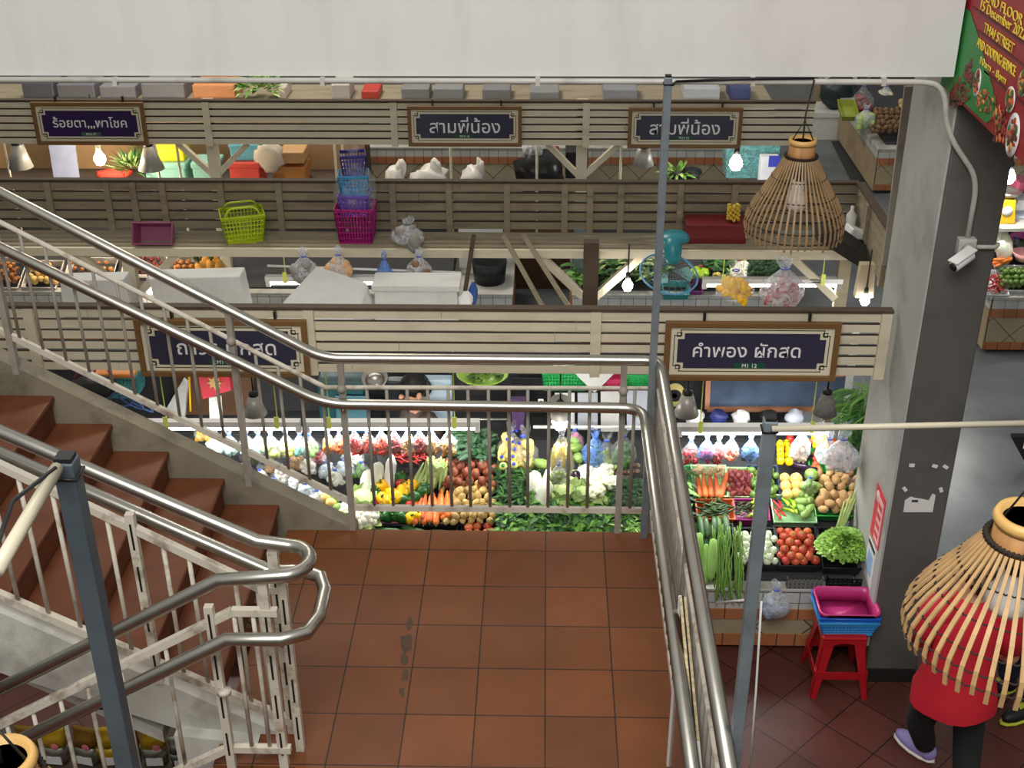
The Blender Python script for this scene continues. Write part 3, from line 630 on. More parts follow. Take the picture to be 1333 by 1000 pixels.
# ================= produce kinds (local meshes, origin at the centre) =================
TILT = math.atan(SLK)
TRAYS = {}
def tray(label, reg, rgb, h=.075, z0=SL0, y0=SLY, dz=0, taper=.86, name='produce_tray', cat='tray', alpha=None, k=SLK):
    x0, ya, x1, yb = reg                                # pixel box of the tray's rim on the sloping rack
    a = PS((x0+x1)/2, yb, dz, z0, y0, k); c = PS((x0+x1)/2, ya, dz, z0, y0, k); q0 = PS(x0, yb, dz, z0, y0, k); q1 = PS(x1, yb, dz, z0, y0, k)
    w = q1.x-q0.x; d = (c-a).length; m = M(); t = .006
    def ring(hw, hd, z): return [(-hw, -hd, z), (hw, -hd, z), (hw, hd, z), (-hw, hd, z)]
    W2, D2 = w/2, d/2; b2, e2 = W2*taper, D2*taper
    vs = ring(W2, D2, 0)+ring(b2, e2, -h)+ring(b2-t, e2-t, -h+t)+ring(W2-t, D2-t, 0)
    fs = [(3, 2, 1, 0)[::-1]] if False else []
    for i in range(4):
        j = (i+1) % 4; fs += [(i, j, 4+j, 4+i), (8+i, 8+j, 12+j, 12+i), (12+i, 12+j, j, i)]
    fs += [(4, 5, 6, 7), (8, 9, 10, 11)]
    m.add(vs, fs)
    key = 'tray_%d_%d_%d' % tuple(rgb)
    o = ob(name, m, mat(key, rgb, .4, var=.05, alpha=alpha)); tag(o, label, cat)
    r = .008; rim = M(); rim.tube(ring(W2, D2, 0), r*.8, 6, closed=True); ro = ob('rim', rim, mat(key, rgb), None); ro.parent = o
    o.location = (a+c)/2; o.rotation_euler = (math.atan(k), 0, 0); return o
def smesh(name, m, mats): return ob(name, m, mats)
RR = random.Random(11)
def pile(proto, label, group, cat, reg, step, sc=(.88, 1.12), dz=.02, lay=1, rot=None, jit=.3, vy=.72, lift=.03, plane=None, shrink=.12, skip=0, hold=None):
    """individual copies laid on the rack in rows: reg = pixel trapezoid (x0, x1, y) top and (x0, x1, y) bottom"""
    (xa, xb, ya), (xc, xd, yb) = reg; pk = plane or {}; first = None
    for L in range(lay):
        sh_ = L*shrink; rows = max(1, int(round((yb-ya)*(1-2*sh_)/(step*vy))))
        for r in range(rows):
            v = (r+.5)/rows*(1-2*sh_)+sh_; y = ya+(yb-ya)*v; l = xa+(xc-xa)*v; q = xb+(xd-xb)*v; w = (q-l)*(1-2*sh_)
            n = max(1, int(round(w/step)))
            for c in range(n):
                if skip and RR.random() < skip: continue
                x = l+(q-l)*sh_+w*(c+.5+(.25 if r % 2 else -.25)*(n > 2))/n+RR.uniform(-jit, jit)*step*.5; yy = y+RR.uniform(-jit, jit)*step*.3
                p = PS(x, yy, dz+L*lift, **pk)
                if rot == 'rand': e_ = (RR.uniform(0, 6.28), RR.uniform(0, 6.28), RR.uniform(0, 6.28))
                elif rot is None: e_ = (RR.uniform(-.4, .4)+.3, RR.uniform(-.4, .4), RR.uniform(0, 6.28))
                else: e_ = (rot[0]+RR.uniform(-rot[3], rot[3]), rot[1]+RR.uniform(-rot[3], rot[3]), rot[2]+RR.uniform(-rot[3], rot[3]))
                o = inst(proto, p, e_, RR.uniform(*sc), label, group); o['category'] = cat
def P_(name, build, mats):
    m = M(); build(m); o = ob(name, m, mats); return o
def fresh(src, name=None):                              # same kind for another pile: a new first copy with shared mesh
    if not src.get('_used') and not src.get('_fresh'): src['_fresh'] = 1; return src
    c = src.copy(); COL.objects.link(c)
    for k_ in ('_used', '_fresh', 'label', 'group'):
        if k_ in c: del c[k_]
    if name: c.name = name
    return c
VEG = dict(
    tomato=mat('tomato_skin', (192, 86, 54), .25, var=.1, rnd=.15), stem=mat('green_stem', (88, 122, 40), .6, var=.1),
    potato=mat('potato_skin', (200, 170, 106), .7, var=.12, rnd=.1, bump=.15, scale=30), redpot=mat('red_potato_skin', (150, 84, 60), .5, var=.12, rnd=.12),
    bigpot=mat('tan_potato_skin', (190, 152, 104), .75, var=.12, rnd=.1, bump=.2, scale=25), shallot=mat('shallot_skin', (132, 56, 56), .4, var=.25, rnd=.15, scale=25),
    lime=mat('lime_skin', (92, 122, 50), .4, var=.12, rnd=.15), mango=mat('green_mango_skin', (128, 160, 80), .4, var=.1, rnd=.1), eggw=mat('white_eggplant_skin', (214, 226, 196), .3, var=.08, rnd=.05),
    carrot=mat('carrot_skin', (226, 112, 48), .5, var=.1, rnd=.1, stretch=(.5, .5, 4)), cuc=mat('cucumber_skin', (52, 88, 44), .4, var=.25, rnd=.15, scale=14), luffa=mat('gourd_skin', (142, 190, 92), .55, var=.15, scale=20),
    bean=mat('long_bean_skin', (128, 170, 76), .5, var=.12, rnd=.15), chg=mat('dark_green_chilli', (46, 74, 36), .3, var=.15, rnd=.2), chr=mat('red_chilli', (176, 34, 32), .25, var=.1, rnd=.15), chy=mat('yellow_green_chilli', (166, 200, 54), .3, var=.1, rnd=.15),
    pepy=mat('yellow_pepper', (246, 190, 14), .22, var=.06, rnd=.06), pepg=mat('green_pepper', (40, 92, 34), .25, var=.12, rnd=.12), pepr=mat('red_pepper', (196, 30, 24), .25, var=.08, rnd=.1),
    caul=mat('cauliflower_head', (240, 238, 220), .8, var=.06, scale=30, bump=.6), cab=mat('pale_cabbage_leaf', (196, 220, 150), .5, var=.15, scale=7), napa=mat('napa_leaf', (232, 236, 214), .45, var=.1, scale=8),
    broc=mat('broccoli_head', (44, 70, 40), .85, var=.3, scale=40, bump=.8), corn=mat('baby_corn', (246, 224, 130), .5, var=.08, rnd=.05), pine=mat('pineapple_rind', (196, 142, 56), .7, var=.35, scale=24, bump=.6),
    onion=mat('onion_skin', (178, 116, 58), .45, var=.2, rnd=.12), pom=mat('pale_yellow_fruit', (230, 196, 112), .5, var=.1, rnd=.08), aub=mat('purple_eggplant', (44, 24, 50), .2, var=.15), ging=mat('ginger_root', (178, 152, 118), .8, var=.2, scale=20))
LEAF = {k_: mat('leaf_'+k_, c, .5, var=.25, scale=12) for k_, c in dict(bright=(106, 158, 60), mid=(62, 112, 46), dark=(34, 72, 36), pale=(178, 200, 124), lett=(164, 204, 96), blue=(62, 92, 66), lett2=(126, 176, 70)).items()}
def sph(r, mt, sq=1.0, nz=0, stem=None, u=12, v=8, e=1.0):
    def f(m):
        m.ell((0, 0, 0), (r*e, r, r*sq), u=u, v=v, nz=nz, seed=RR.randint(1, 99))
        if stem:
            m.mi = 1
            for k in range(5): m.leaf((0, 0, r*sq*.96), (math.cos(k*1.26), math.sin(k*1.26), .1), (0, 0, 1), r*.55, r*.2, .2, 2)
    return f
tom = P_('tomato', sph(.029, 0, .86, stem=1), [VEG['tomato'], VEG['stem']])
pot = P_('potato', sph(.032, 0, .85, .28, e=1.4), VEG['potato'])
rpo = P_('red_potato', sph(.036, 0, .9, .2, e=1.25), VEG['redpot'])
bpo = P_('large_potato', sph(.04, 0, .88, .22, e=1.35), VEG['bigpot'])
sha = P_('shallot', lambda m: m.lathe([(.001, -.022), (.014, -.018), (.021, -.004), (.018, .009), (.008, .019), (.002, .03)], n=10), VEG['shallot'])
lim = P_('lime', sph(.025, 0, .95, .05, e=1.1), VEG['lime'])
man = P_('green_mango', sph(.031, 0, .85, .1, e=1.55), VEG['mango'])
egg = P_('white_eggplant', sph(.0235, 0, 1.0, .04, stem=1), [VEG['eggw'], VEG['stem']])
onion = P_('onion', sph(.036, 0, .85, .06, u=10, v=7), VEG['onion'])
def chilli(L, r, bend): return lambda m: (m.tube([(L*(t-.5), bend*(t-.5)**2*4, 0) for t in [i/6 for i in range(7)]], [r*.7, r, r, r*.9, r*.75, r*.5, r*.12], 7), setattr(m, 'mi', 1), m.tube([(-L*.5, bend, 0), (-L*.62, bend*1.4, .004)], r*.3, 5))
chg = P_('green_chilli', chilli(.1, .008, .01), [VEG['chg'], VEG['stem']]); chr_ = P_('red_chilli', chilli(.12, .0095, .012), [VEG['chr'], VEG['stem']]); chy = P_('pale_green_chilli', chilli(.11, .011, .02), [VEG['chy'], VEG['stem']])
car = P_('carrot', lambda m: (m.lathe([(.001, -.105), (.008, -.09), (.014, -.04), (.019, .04), (.02, .075), (.014, .09), (.003, .093)], n=12), setattr(m, 'mi', 1), m.lathe([(.006, .09), (.005, .105), (.001, .107)], n=7)), [VEG['carrot'], VEG['stem']])
cuc = P_('cucumber', lambda m: m.lathe([(.001, -.085), (.013, -.078), (.0205, -.05), (.022, 0), (.0205, .05), (.013, .078), (.001, .085)], n=12), VEG['cuc'])
def pepper(m):
    prof = [(.006, .034), (.02, .04), (.036, .028), (.039, .006), (.034, -.02), (.024, -.038), (.001, -.036)]; n = 16; vs = []
    for r, z in prof:
        for k in range(n): a = 2*PI*k/n; rr = r*(1+.1*math.cos(4*a)); vs.append((rr*math.cos(a), rr*math.sin(a), z))
    m.add(vs, [(i*n+k, i*n+(k+1) % n, (i+1)*n+(k+1) % n, (i+1)*n+k) for i in range(6) for k in range(n)], True)
    m.mi = 1; m.tube([(0, 0, .03), (.003, 0, .05), (.009, 0, .058)], [.009, .005, .005], 7)
pey = P_('yellow_pepper', pepper, [VEG['pepy'], VEG['stem']]); peg = P_('green_pepper', pepper, [VEG['pepg'], VEG['stem']]); per = P_('red_pepper', pepper, [VEG['pepr'], VEG['stem']])
def lumpy(R, n, r0, r1, mi=0):
    def f(m):
        m.mi = mi
        for k in range(n):
            z = 1-1.5*(k+.5)/n; a = k*2.4; q = math.sqrt(max(0, 1-z*z)); m.ell((R*q*math.cos(a), R*q*math.sin(a), R*z*.75), r0+(r1-r0)*((k*7) % 5)/4, u=8, v=6, nz=.2, seed=k)
    return f
def caulf(m):
    lumpy(.058, 26, .02, .028)(m); m.mi = 1
    for k in range(9): a = k*.7; m.leaf((.03*math.cos(a), .03*math.sin(a), -.05), (math.cos(a), math.sin(a), .9), (-math.cos(a), -math.sin(a), 0), .1, .055, .2)
cau = P_('cauliflower', caulf, [VEG['caul'], LEAF['pale']])
def brocf(m):
    lumpy(.05, 24, .017, .024)(m); m.mi = 1; m.lathe([(.018, -.07), (.02, -.02), (.03, 0)], n=10)
bro = P_('broccoli', brocf, [VEG['broc'], LEAF['mid']])
def cabf(m):
    m.ell((0, 0, 0), (.068, .068, .058), u=16, v=10, nz=.06, seed=3)
    for k in range(8): a = k*.79; m.leaf((.02*math.cos(a), .02*math.sin(a), -.055), (math.cos(a), math.sin(a), .55), (-math.cos(a)*.4, -math.sin(a)*.4, 1), .105, .11, -.75, 4, .3)
cab = P_('cabbage', cabf, VEG['cab'])
def napaf(m):
    m.lathe([(.001, -.12), (.04, -.11), (.052, -.04), (.055, .04), (.035, .1), (.001, .115)], n=12)
    for k in range(10): a = k*.63; m.leaf((.03*math.cos(a), .03*math.sin(a), -.11), (math.cos(a)*.25, math.sin(a)*.25, 1), (math.cos(a), math.sin(a), 0), .215, .1, .3+.04*(k % 3), 4, -.4)
nap = P_('napa_cabbage', napaf, VEG['napa'])
def pinef(m):
    m.lathe([(.001, -.09), (.04, -.085), (.055, -.03), (.055, .03), (.04, .08), (.01, .09)], n=14); m.mi = 1
    for k in range(22): a = k*2.4; s_ = .3+.5*(k/22); m.leaf((0, 0, .085), (math.cos(a)*(1-s_)*1.4, math.sin(a)*(1-s_)*1.4, 1), (-math.cos(a), -math.sin(a), .2), .06+.05*s_, .016, -.3)
pin = P_('pineapple', pinef, [VEG['pine'], LEAF['blue']])
BEANS = []
for s_ in range(4):
    r_ = random.Random(s_+5); L = .36+.05*s_; pts = [(r_.uniform(-.008, .008)+.012*math.sin(t*4+s_), L*(.5-t), -.12*max(0, t-.55)**1.5*2+r_.uniform(-.003, .003)) for t in [i/9 for i in range(10)]]
    BEANS.append(P_('long_bean', lambda m: m.tube(pts, [.003]+[.0045]*8+[.002], 6), VEG['bean']))

# ================= right front display =================
G1 = dict(cat='vegetable')
rows = [('orange', (903, 643, 958, 670)),]
tray('light green tray of carrots under a heap of ginger', (901, 606, 946, 646), (176, 216, 160))
tray('light green tray of shallots beside the carrots', (947, 609, 981, 647), (150, 200, 130))
tray('dark blue tray of limes behind the steel pole', (974, 606, 1014, 650), (44, 60, 84))
tray('dark green tray of leaves at the left end of the front display', (888, 606, 903, 648), (80, 150, 100))
tray('orange tray of dark green chillies', (906, 650, 956, 676), (214, 104, 58))
tray('purple tray of striped eggplants and pale chillies', (956, 650, 1001, 677), (150, 40, 110))
tray('pale green tray of chillies and green mangoes', (1005, 645, 1061, 680), (178, 222, 168))
tray('green tray heaped with large potatoes', (1058, 634, 1130, 672), (36, 148, 60))
tray('black crate of cucumbers at the front of the display', (905, 682, 955, 712), (26, 28, 30), h=.08)
tray('black crate of white eggplants', (955, 688, 1013, 736), (26, 28, 30), h=.1, name='produce_crate', cat='crate')
tray('black crate of tomatoes', (1010, 686, 1065, 737), (26, 28, 30), h=.1, name='produce_crate', cat='crate')
tray('black crate under the curly lettuce', (1067, 688, 1136, 740), (24, 26, 28), h=.1, name='produce_crate', cat='crate')
pile(tom, 'tomato in the black crate beside the curly lettuce', 'tomatoes in the front crate', 'tomato', ((1012, 1058, 688), (1014, 1063, 734)), 11.5, dz=.0, lay=2, lift=.024)
pile(egg, 'round white eggplant in the front crate beside the tomatoes', 'white eggplants in the front crate', 'eggplant', ((958, 1008, 692), (960, 1011, 734)), 10, dz=.0, lay=2, lift=.02)
pile(sha, 'shallot in the green tray beside the carrots', 'shallots in the green tray', 'shallot', ((947, 978, 612), (949, 979, 646)), 8, dz=0, lay=2, lift=.015)
pile(lim, 'lime in the blue tray behind the steel pole', 'limes behind the pole', 'lime', ((976, 1011, 608), (976, 1013, 648)), 11, dz=0, lay=2, lift=.02)
pile(bpo, 'large tan potato in the green tray by the pillar', 'large potatoes in the green tray', 'potato', ((1064, 1115, 612), (1062, 1130, 667)), 13, sc=(.6, .82), dz=.015, lay=2, rot='rand', lift=.035)
for k, x in enumerate((909, 917, 925, 933, 942)):
    p = PS(x, 632, .02); inst(car, p, (TILT-PI/2+.0+PI, 0, (.0, .02, -.03, .05, -.35)[k]), .95 if k < 4 else 1.05, 'front carrot lying in the light green tray', 'carrots in the light green tray')['category'] = 'carrot'
pile(chg, 'dark green chilli in the orange tray', 'dark green chillies in the orange tray', 'chilli', ((912, 952, 653), (911, 954, 672)), 13, dz=.0, lay=3, rot=(.4, 0, .3, .5), vy=.3, lift=.008)
c2 = fresh(chg); pile(c2, 'small striped green vegetable in the purple tray', 'striped greens in the purple tray', 'vegetable', ((956, 984, 652), (957, 984, 672)), 10, sc=(.5, .7), dz=0, lay=2, rot=(.4, 0, .8, .8), vy=.4, lift=.01)
pile(chy, 'pale green chilli in the purple tray', 'pale chillies in the purple tray', 'chilli', ((978, 998, 649), (980, 1000, 668)), 9, dz=.005, lay=2, rot=(.4, 0, 1.2, .4), vy=.5, lift=.012)
pile(chr_, 'red chilli in the pale green tray', 'red chillies in the pale tray', 'chilli', ((1007, 1017, 650), (1008, 1021, 672)), 6, dz=.005, rot=(TILT, 0, 1.9, .2), vy=2)
c3 = fresh(chy); pile(c3, 'pale green chilli between the red chillies and the mangoes', 'pale chillies beside the mangoes', 'chilli', ((1020, 1032, 648), (1024, 1040, 668)), 6, dz=.005, rot=(TILT, 0, 2.1, .25), vy=2)
pile(man, 'green mango in the pale green tray', 'green mangoes in the pale tray', 'mango', ((1034, 1056, 640), (1042, 1060, 673)), 13, dz=.015, lay=1, lift=.03)
pile(cuc, 'dark green cucumber in the front crate', 'cucumbers in the front crate', 'cucumber', ((908, 954, 686), (907, 956, 710)), 8.2, dz=.0, lay=1, rot=(TILT+PI/2, 0, 0, .07), vy=3)
cu2 = fresh(cuc); pile(cu2, 'dark green cucumber lying on the front crate row', 'cucumbers in the front crate', 'cucumber', ((909, 952, 678), (909, 952, 694)), 9, dz=.03, rot=(TILT+PI/2, 0, 0, .1), vy=3)
for k, (x, y) in enumerate(((918, 745), (927, 738), (908, 730))):
    def gf(m): m.lathe([(.001, -.12), (.02, -.112), (.03, -.06), (.032, .03), (.022, .1), (.006, .125)], n=12)
    o = P_('gourd', gf, VEG['luffa']); o.location = PY(x, y-10, .66 if k < 2 else .7); o.rotation_euler = (PI/2+.9, .1*k, .08*k-.1)
    tag(o, ['pale green gourd hanging over the counter edge, nearest the tiles', 'long pale green gourd beside the long beans', 'pale green gourd half hidden by the railing'][k], 'gourd')
rb = random.Random(3)
for k in range(34):
    src = BEANS[k % 4]; x = 948+rb.uniform(-14, 18)
    p = PY(x+rb.uniform(-3, 3), 735+rb.uniform(-3, 3), .70+.012*(k % 5))
    o = inst(src, p, (.95+rb.uniform(-.06, .06), rb.uniform(-.1, .1), rb.uniform(-.02, .22)), rb.uniform(.85, 1.0), 'long green bean in the bundle hanging over the counter edge', 'long beans in the hanging bundle'); o['category'] = 'bean'
# lettuce
def leaf_heap(m, c, R, n, L, w, seed, flat=.6, mis=1, up=.6, ruf=0):
    r_ = random.Random(seed); c = Vector(c)
    for k in range(n):
        a = r_.uniform(0, 2*PI); q = math.sqrt(r_.random()); z = math.sqrt(max(0, 1-q*q))
        d = Vector((math.cos(a)*q, math.sin(a)*q, up*z+.15+r_.uniform(-.2, .2))); m.mi = r_.randrange(mis)
        b = c+Vector((math.cos(a)*q*R[0], math.sin(a)*q*R[1], z*R[2]*flat)); m.leaf(b, d, (r_.uniform(-.3, .3), r_.uniform(-.3, .3), 1), L*r_.uniform(.6, 1.2), w*r_.uniform(.6, 1.2), r_.uniform(0, .8), 4, r_.uniform(-.5, .6))
m = M(); pc = PS(1099, 716, .03); leaf_heap(m, pc, (.145, .12, .1), 1500, .032, .028, 4, 1, 2, .5); m.mi = 2
for k in range(4): m.tube([PS(1090+k*2, 688, .05), PS(1100+k*8, 650-8*k, .16)], [.012, .004], 7)
single('lettuce', m, [LEAF['lett'], LEAF['lett2'], LEAF['pale']], 'big bunch of curly pale green lettuce in the front crate', 'lettuce', pc, recalc=False)
# ginger on the carrots
for k in range(11):
    x = 907+RR.uniform(0, 34); y = 612+RR.uniform(-4, 7); p = PS(x, y, .035)
    m = M(); m.ell((0, 0, 0), (.026, .015, .013), nz=.4, seed=k); m.ell((.02, .01, 0), (.014, .009, .01), nz=.3, seed=k+9); m.ell((-.01, -.014, 0), (.012, .01, .01), nz=.3, seed=k+5)
    o = ob('ginger_root', m, VEG['ging']); o.location = p; o.rotation_euler = (TILT, 0, RR.uniform(0, 6)); tag(o, 'knobbly ginger root heaped above the carrots', 'ginger', 'ginger above the carrots')
# fruit in net bags behind the mangoes
pom = P_('pale_fruit', sph(.037, 0, .9, .06), VEG['pom'])
pile(pom, 'pale yellow fruit in a clear bag behind the mangoes', 'pale fruit behind the mangoes', 'fruit', ((1017, 1043, 618), (1018, 1046, 648)), 15, dz=.02, lay=1)
for x, y, s_ in ((1056, 618, 1.0), (1062, 634, .8)):
    o = P_('green_gourd_fruit', sph(.042*s_, 0, .95, .03), VEG['mango']); o.location = PS(x, y, .04); tag(o, 'round pale green fruit above the mangoes' if s_ == 1 else 'smaller round green fruit next to the large potatoes', 'fruit')
for k, (x, y) in enumerate(((1037, 606), (1046, 611), (1030, 600), (1042, 598))):
    m = M(); m.tube([(-.08, 0, 0), (-.05, 0, 0), (.02, .01, 0), (.08, .03, 0)], [.006, .012, .024, .012], 10); o = ob('purple_eggplant', m, VEG['aub']); o.location = PS(x, y, .03); o.rotation_euler = (TILT, 0, -.9+.3*k); tag(o, 'dark purple eggplant behind the pale fruit', 'eggplant', 'purple eggplants behind the pale fruit')
ye = fresh(pey); pile(ye, 'small yellow pepper under the tube near the steel pole', 'yellow peppers at the back by the pole', 'pepper', ((1012, 1030, 574), (1012, 1034, 604)), 11, sc=(.6, .75), dz=.03, lay=1)
re_ = fresh(per); pile(re_, 'small red pepper at the back by the net bag', 'red peppers at the back', 'pepper', ((1022, 1036, 568), (1022, 1036, 582)), 11, sc=(.6, .75), dz=.04)
to2 = fresh(tom); pile(to2, 'small tomato in the back tray behind the large potatoes', 'tomatoes in the back tray', 'tomato', ((1058, 1068, 588), (1056, 1070, 612)), 9, sc=(.7, .8), dz=.03)
ca2 = fresh(car)
for k in range(5): inst(ca2, PS(1062+k*5, 572+k*1.5, .05), (.5, 1.2+.1*k, .5), .8, 'carrot in the back tray under the tube end', 'carrots in the back tray')['category'] = 'carrot'
tray('green tray of tomatoes behind the large potatoes', (1052, 584, 1074, 614), (50, 170, 80))
# greens at the back right by the pillar
m = M(); r_ = random.Random(8)
for k in range(190): m.mi = k % 2; p = PY(1128+r_.uniform(-20, 16), 515+r_.uniform(-10, 26), 1.75+r_.uniform(-.1, .1)); m.leaf(p, (-.9+r_.uniform(-.3, .9), r_.uniform(-.4, .2), .1+r_.uniform(-.6, .3)), (0, -.3, 1), .16, .014, .5)
single('spring_onions', m, [LEAF['mid'], LEAF['bright']], 'heap of long green leaves beside the pillar under the front fascia', 'greens', PY(1125, 530, 1.75), kind='stuff', recalc=False)
m = M()
for k in range(260): m.mi = k % 2; p = PY(1118+r_.uniform(-16, 18), 582+r_.uniform(-28, 32), 1.62+r_.uniform(-.1, .08)); m.leaf(p, (r_.uniform(-.8, .8), -.4+r_.uniform(-.4, .2), -.5+r_.uniform(-.3, .5)), (0, -1, .4), .07, .035, .3)
single('leafy_greens', m, [LEAF['mid'], LEAF['dark']], 'bank of broad green leaves beside the pillar behind the white bags', 'greens', PY(1118, 600, 1.62), kind='stuff', recalc=False)

# ================= display behind the landing railing =================
tray('pink tray of peppers and carrots behind the bottom rail', (494, 655, 582, 681), (214, 140, 160))
tray('black tray of potatoes behind the bottom rail', (575, 612, 647, 684), (24, 26, 28))
tray('black tray of cucumbers lowest behind the railing', (470, 684, 596, 704), (24, 26, 28), dz=.01)
tray('black tray of tomatoes lowest behind the railing', (600, 684, 645, 706), (24, 26, 28), dz=.01)
r2 = fresh(rpo); pile(r2, 'red potato on the upper slope above the yellow potatoes', 'red potatoes behind the railing', 'potato', ((580, 644, 596), (568, 646, 636)), 14, sc=(.72, .9), dz=.045, lay=2, rot='rand', lift=.04)
pile(pot, 'yellow potato below the red potatoes', 'yellow potatoes behind the railing', 'potato', ((592, 642, 628), (578, 646, 682)), 11.5, sc=(.6, .82), dz=.035, lay=2, rot='rand', lift=.03)
to3 = fresh(tom); pile(to3, 'tomato in the lowest tray at the landing edge', 'tomatoes at the landing edge', 'tomato', ((607, 644, 682), (604, 645, 698)), 11, dz=.02, lay=1)
cu3 = fresh(cuc); pile(cu3, 'dark cucumber in the lowest tray at the landing edge', 'cucumbers at the landing edge', 'cucumber', ((500, 596, 686), (498, 596, 698)), 28, dz=.02, rot=(TILT, PI/2, .15, .15), vy=.3)
rc = random.Random(6)
for k in range(13):
    x = 540+k*3.9; y = 652+((k*5) % 3)*3-(6 if k > 7 else 0); ca3 = inst(fresh(car), PS(x, y+8, .045+.012*(k % 2)), (TILT+PI/2, 0, rc.uniform(-.16, .16)+(-.3 if k < 2 else 0)), 1.0, 'carrot in the row left of the yellow potatoes', 'carrots behind the railing'); ca3['category'] = 'carrot'
y2 = fresh(pey)
for k, (x, y) in enumerate(((497, 650), (508, 643), (517, 648), (524, 640), (531, 636), (537, 633), (498, 634), (505, 653))):
    inst(y2, PS(x, y, .06), (RR.uniform(.2, 1.4), RR.uniform(-.5, .5), k), 1.05, 'yellow bell pepper beside the green peppers', 'yellow bell peppers behind the railing')['category'] = 'pepper'
g2 = fresh(peg)
for k, (x, y) in enumerate(((490, 641), (527, 652), (540, 648), (549, 641), (553, 637), (503, 672), (516, 670), (524, 673), (521, 623), (508, 668))):
    inst(g2, PS(x, y, .05), (RR.uniform(.2, 1.3), RR.uniform(-.5, .5), k), 1.0, 'dark green bell pepper around the yellow peppers', 'green bell peppers behind the railing')['category'] = 'pepper'
q2 = fresh(per)
for k, (x, y) in enumerate(((523, 630), (490, 655), (486, 650), (533, 660))): inst(q2, PS(x, y, .045), (RR.uniform(.2, 1.3), 0, k), .9, 'red bell pepper among the yellow peppers', 'red bell peppers behind the railing')['category'] = 'pepper'
for k in range(2): inst(fresh(pey), PS(534+k*7, 675-3*k, .05), (.4, .3, k), .95, 'orange yellow pepper in the pink tray', 'peppers in the pink tray')['category'] = 'pepper'
for k, (x, y) in enumerate(((479, 672), (468, 676), (456, 665))): inst(fresh(cau), PS(x, y, .05), (.3, .2*k, k), 1, 'white cauliflower at the foot of the stairs', 'cauliflowers by the stair foot')['category'] = 'cauliflower'
inst(fresh(cab), PS(472, 650, .07), (.3, 0, 1), 1.05, 'pale cabbage above the white cauliflower', 'cabbages')['category'] = 'cabbage'
for k, (x, y) in enumerate(((489, 622), (478, 632))): inst(fresh(nap), PS(x, y, .07), (TILT-.9, .25, .3*k), .85, 'pale napa cabbage left of the yellow peppers', 'napa cabbages by the yellow peppers')['category'] = 'cabbage'
m = M(); m.lathe([(.001, -.15), (.03, -.13), (.036, 0), (.034, .1), (.01, .15)], n=12); o = ob('white_radish', m, mat('radish_skin', (244, 244, 238), .35, var=.03)); o.location = PS(507, 624, .06); o.rotation_euler = (TILT-1.1, .1, 0); tag(o, 'thick white radish standing behind the yellow peppers', 'radish')
for k in range(9): 
    m = M(); m.tube([(0, -.1, 0), (0, 0, .006), (.006, .1, .0)], [.006, .016, .004], 8); o = ob('pale_corn_husk', m, LEAF['pale']); o.location = PS(543+k*4.5, 622+(k % 3)*4-k*1.2, .07); o.rotation_euler = (TILT+.4, 0, -.5+.05*k); tag(o, 'pale green corn husk right of the yellow peppers', 'corn', 'corn husks behind the railing')
inst(fresh(cab), PS(566, 612, .08), (.3, 0, 2), .95, 'pale leafy cabbage left of the red potatoes', 'cabbages')['category'] = 'cabbage'
# wide black tray of dried chillies
tb = thing('round_tray', 'wide round black tray of red chillies under the tube', 'tray', PS(533, 590, .06))
c_ = PS(533, 590, .06); m = M(); m.lathe([(.001, -.03), (.15, -.025), (.205, .01), (.21, .012), (.2, .016), (.15, -.015), (.001, -.02)], c_, 28, (TILT, 0, 0)); ob('rim', m, BLACK, tb)
ch2 = fresh(chr_); pile(ch2, 'dried dark red chilli in the round black tray', 'dried chillies in the round tray', 'chilli', ((505, 565, 577), (510, 560, 603)), 9, sc=(.5, .75), dz=.085, lay=2, vy=.55, lift=.012)
# leafy bed
def bed(name, label, reg, n, L, w, mats, seed, dz=.05, plane=None, hang=.3, cat='greens', up=.5, spread=1):
    (x0, y0, x1, y1) = reg; r_ = random.Random(seed); m = M()
    for k in range(n):
        x, y = r_.uniform(x0, x1), r_.uniform(y0, y1); p = PS(x, y, dz+r_.uniform(-.04, .03), **(plane or {})); m.mi = r_.randrange(len(mats))
        a = r_.uniform(0, 2*PI); m.leaf(p, (math.cos(a)*spread, math.sin(a)*spread-.25, up+r_.uniform(-.3, .4)), (r_.uniform(-.4, .4), -.3, 1), L*r_.uniform(.6, 1.25), w*r_.uniform(.6, 1.3), r_.uniform(0, .9), 4, r_.uniform(-.3, .5))
    return single(name, m, mats, label, cat, PS((x0+x1)/2, (y0+y1)/2, 0, **(plane or {})), kind='stuff', recalc=False)
bed('leafy_greens', 'bed of mixed bright leafy greens along the landing edge', (648, 655, 842, 706), 900, .075, .03, [LEAF['mid'], LEAF['bright'], LEAF['dark']], 1)
bed('leafy_greens', 'bed of leafy stems beside the potatoes', (648, 612, 694, 656), 320, .09, .018, [LEAF['mid'], LEAF['dark']], 2, up=.9)
bed('leafy_greens', 'strip of pale green leaves below the napa cabbages', (690, 640, 812, 660), 260, .06, .035, [LEAF['bright'], LEAF['pale'], LEAF['mid']], 3, dz=.06)
bed('leafy_greens', 'dark blue green leaves at the end of the tube', (588, 563, 642, 594), 260, .06, .03, [LEAF['blue'], LEAF['dark']], 4, dz=.12)
bed('green_chillies', 'heap of bright green pods at the landing corner', (800, 676, 846, 702), 160, .09, .014, [LEAF['bright'], LEAF['pale']], 5, dz=.06, spread=1.2, up=.2)
for k, (x, y) in enumerate(((697, 636), (716, 632), (706, 646))): inst(fresh(nap), PS(x, y, .08), (TILT-.8, .15*k, .2), .95, 'white napa cabbage on the leafy greens', 'napa cabbages on the greens')['category'] = 'cabbage'
for k, (x, y) in enumerate(((735, 640), (757, 645), (742, 632))): inst(fresh(cab), PS(x, y, .08), (.3, .2*k, k), .95, 'pale green cabbage below the purple eggplant', 'pale cabbages on the greens')['category'] = 'cabbage'
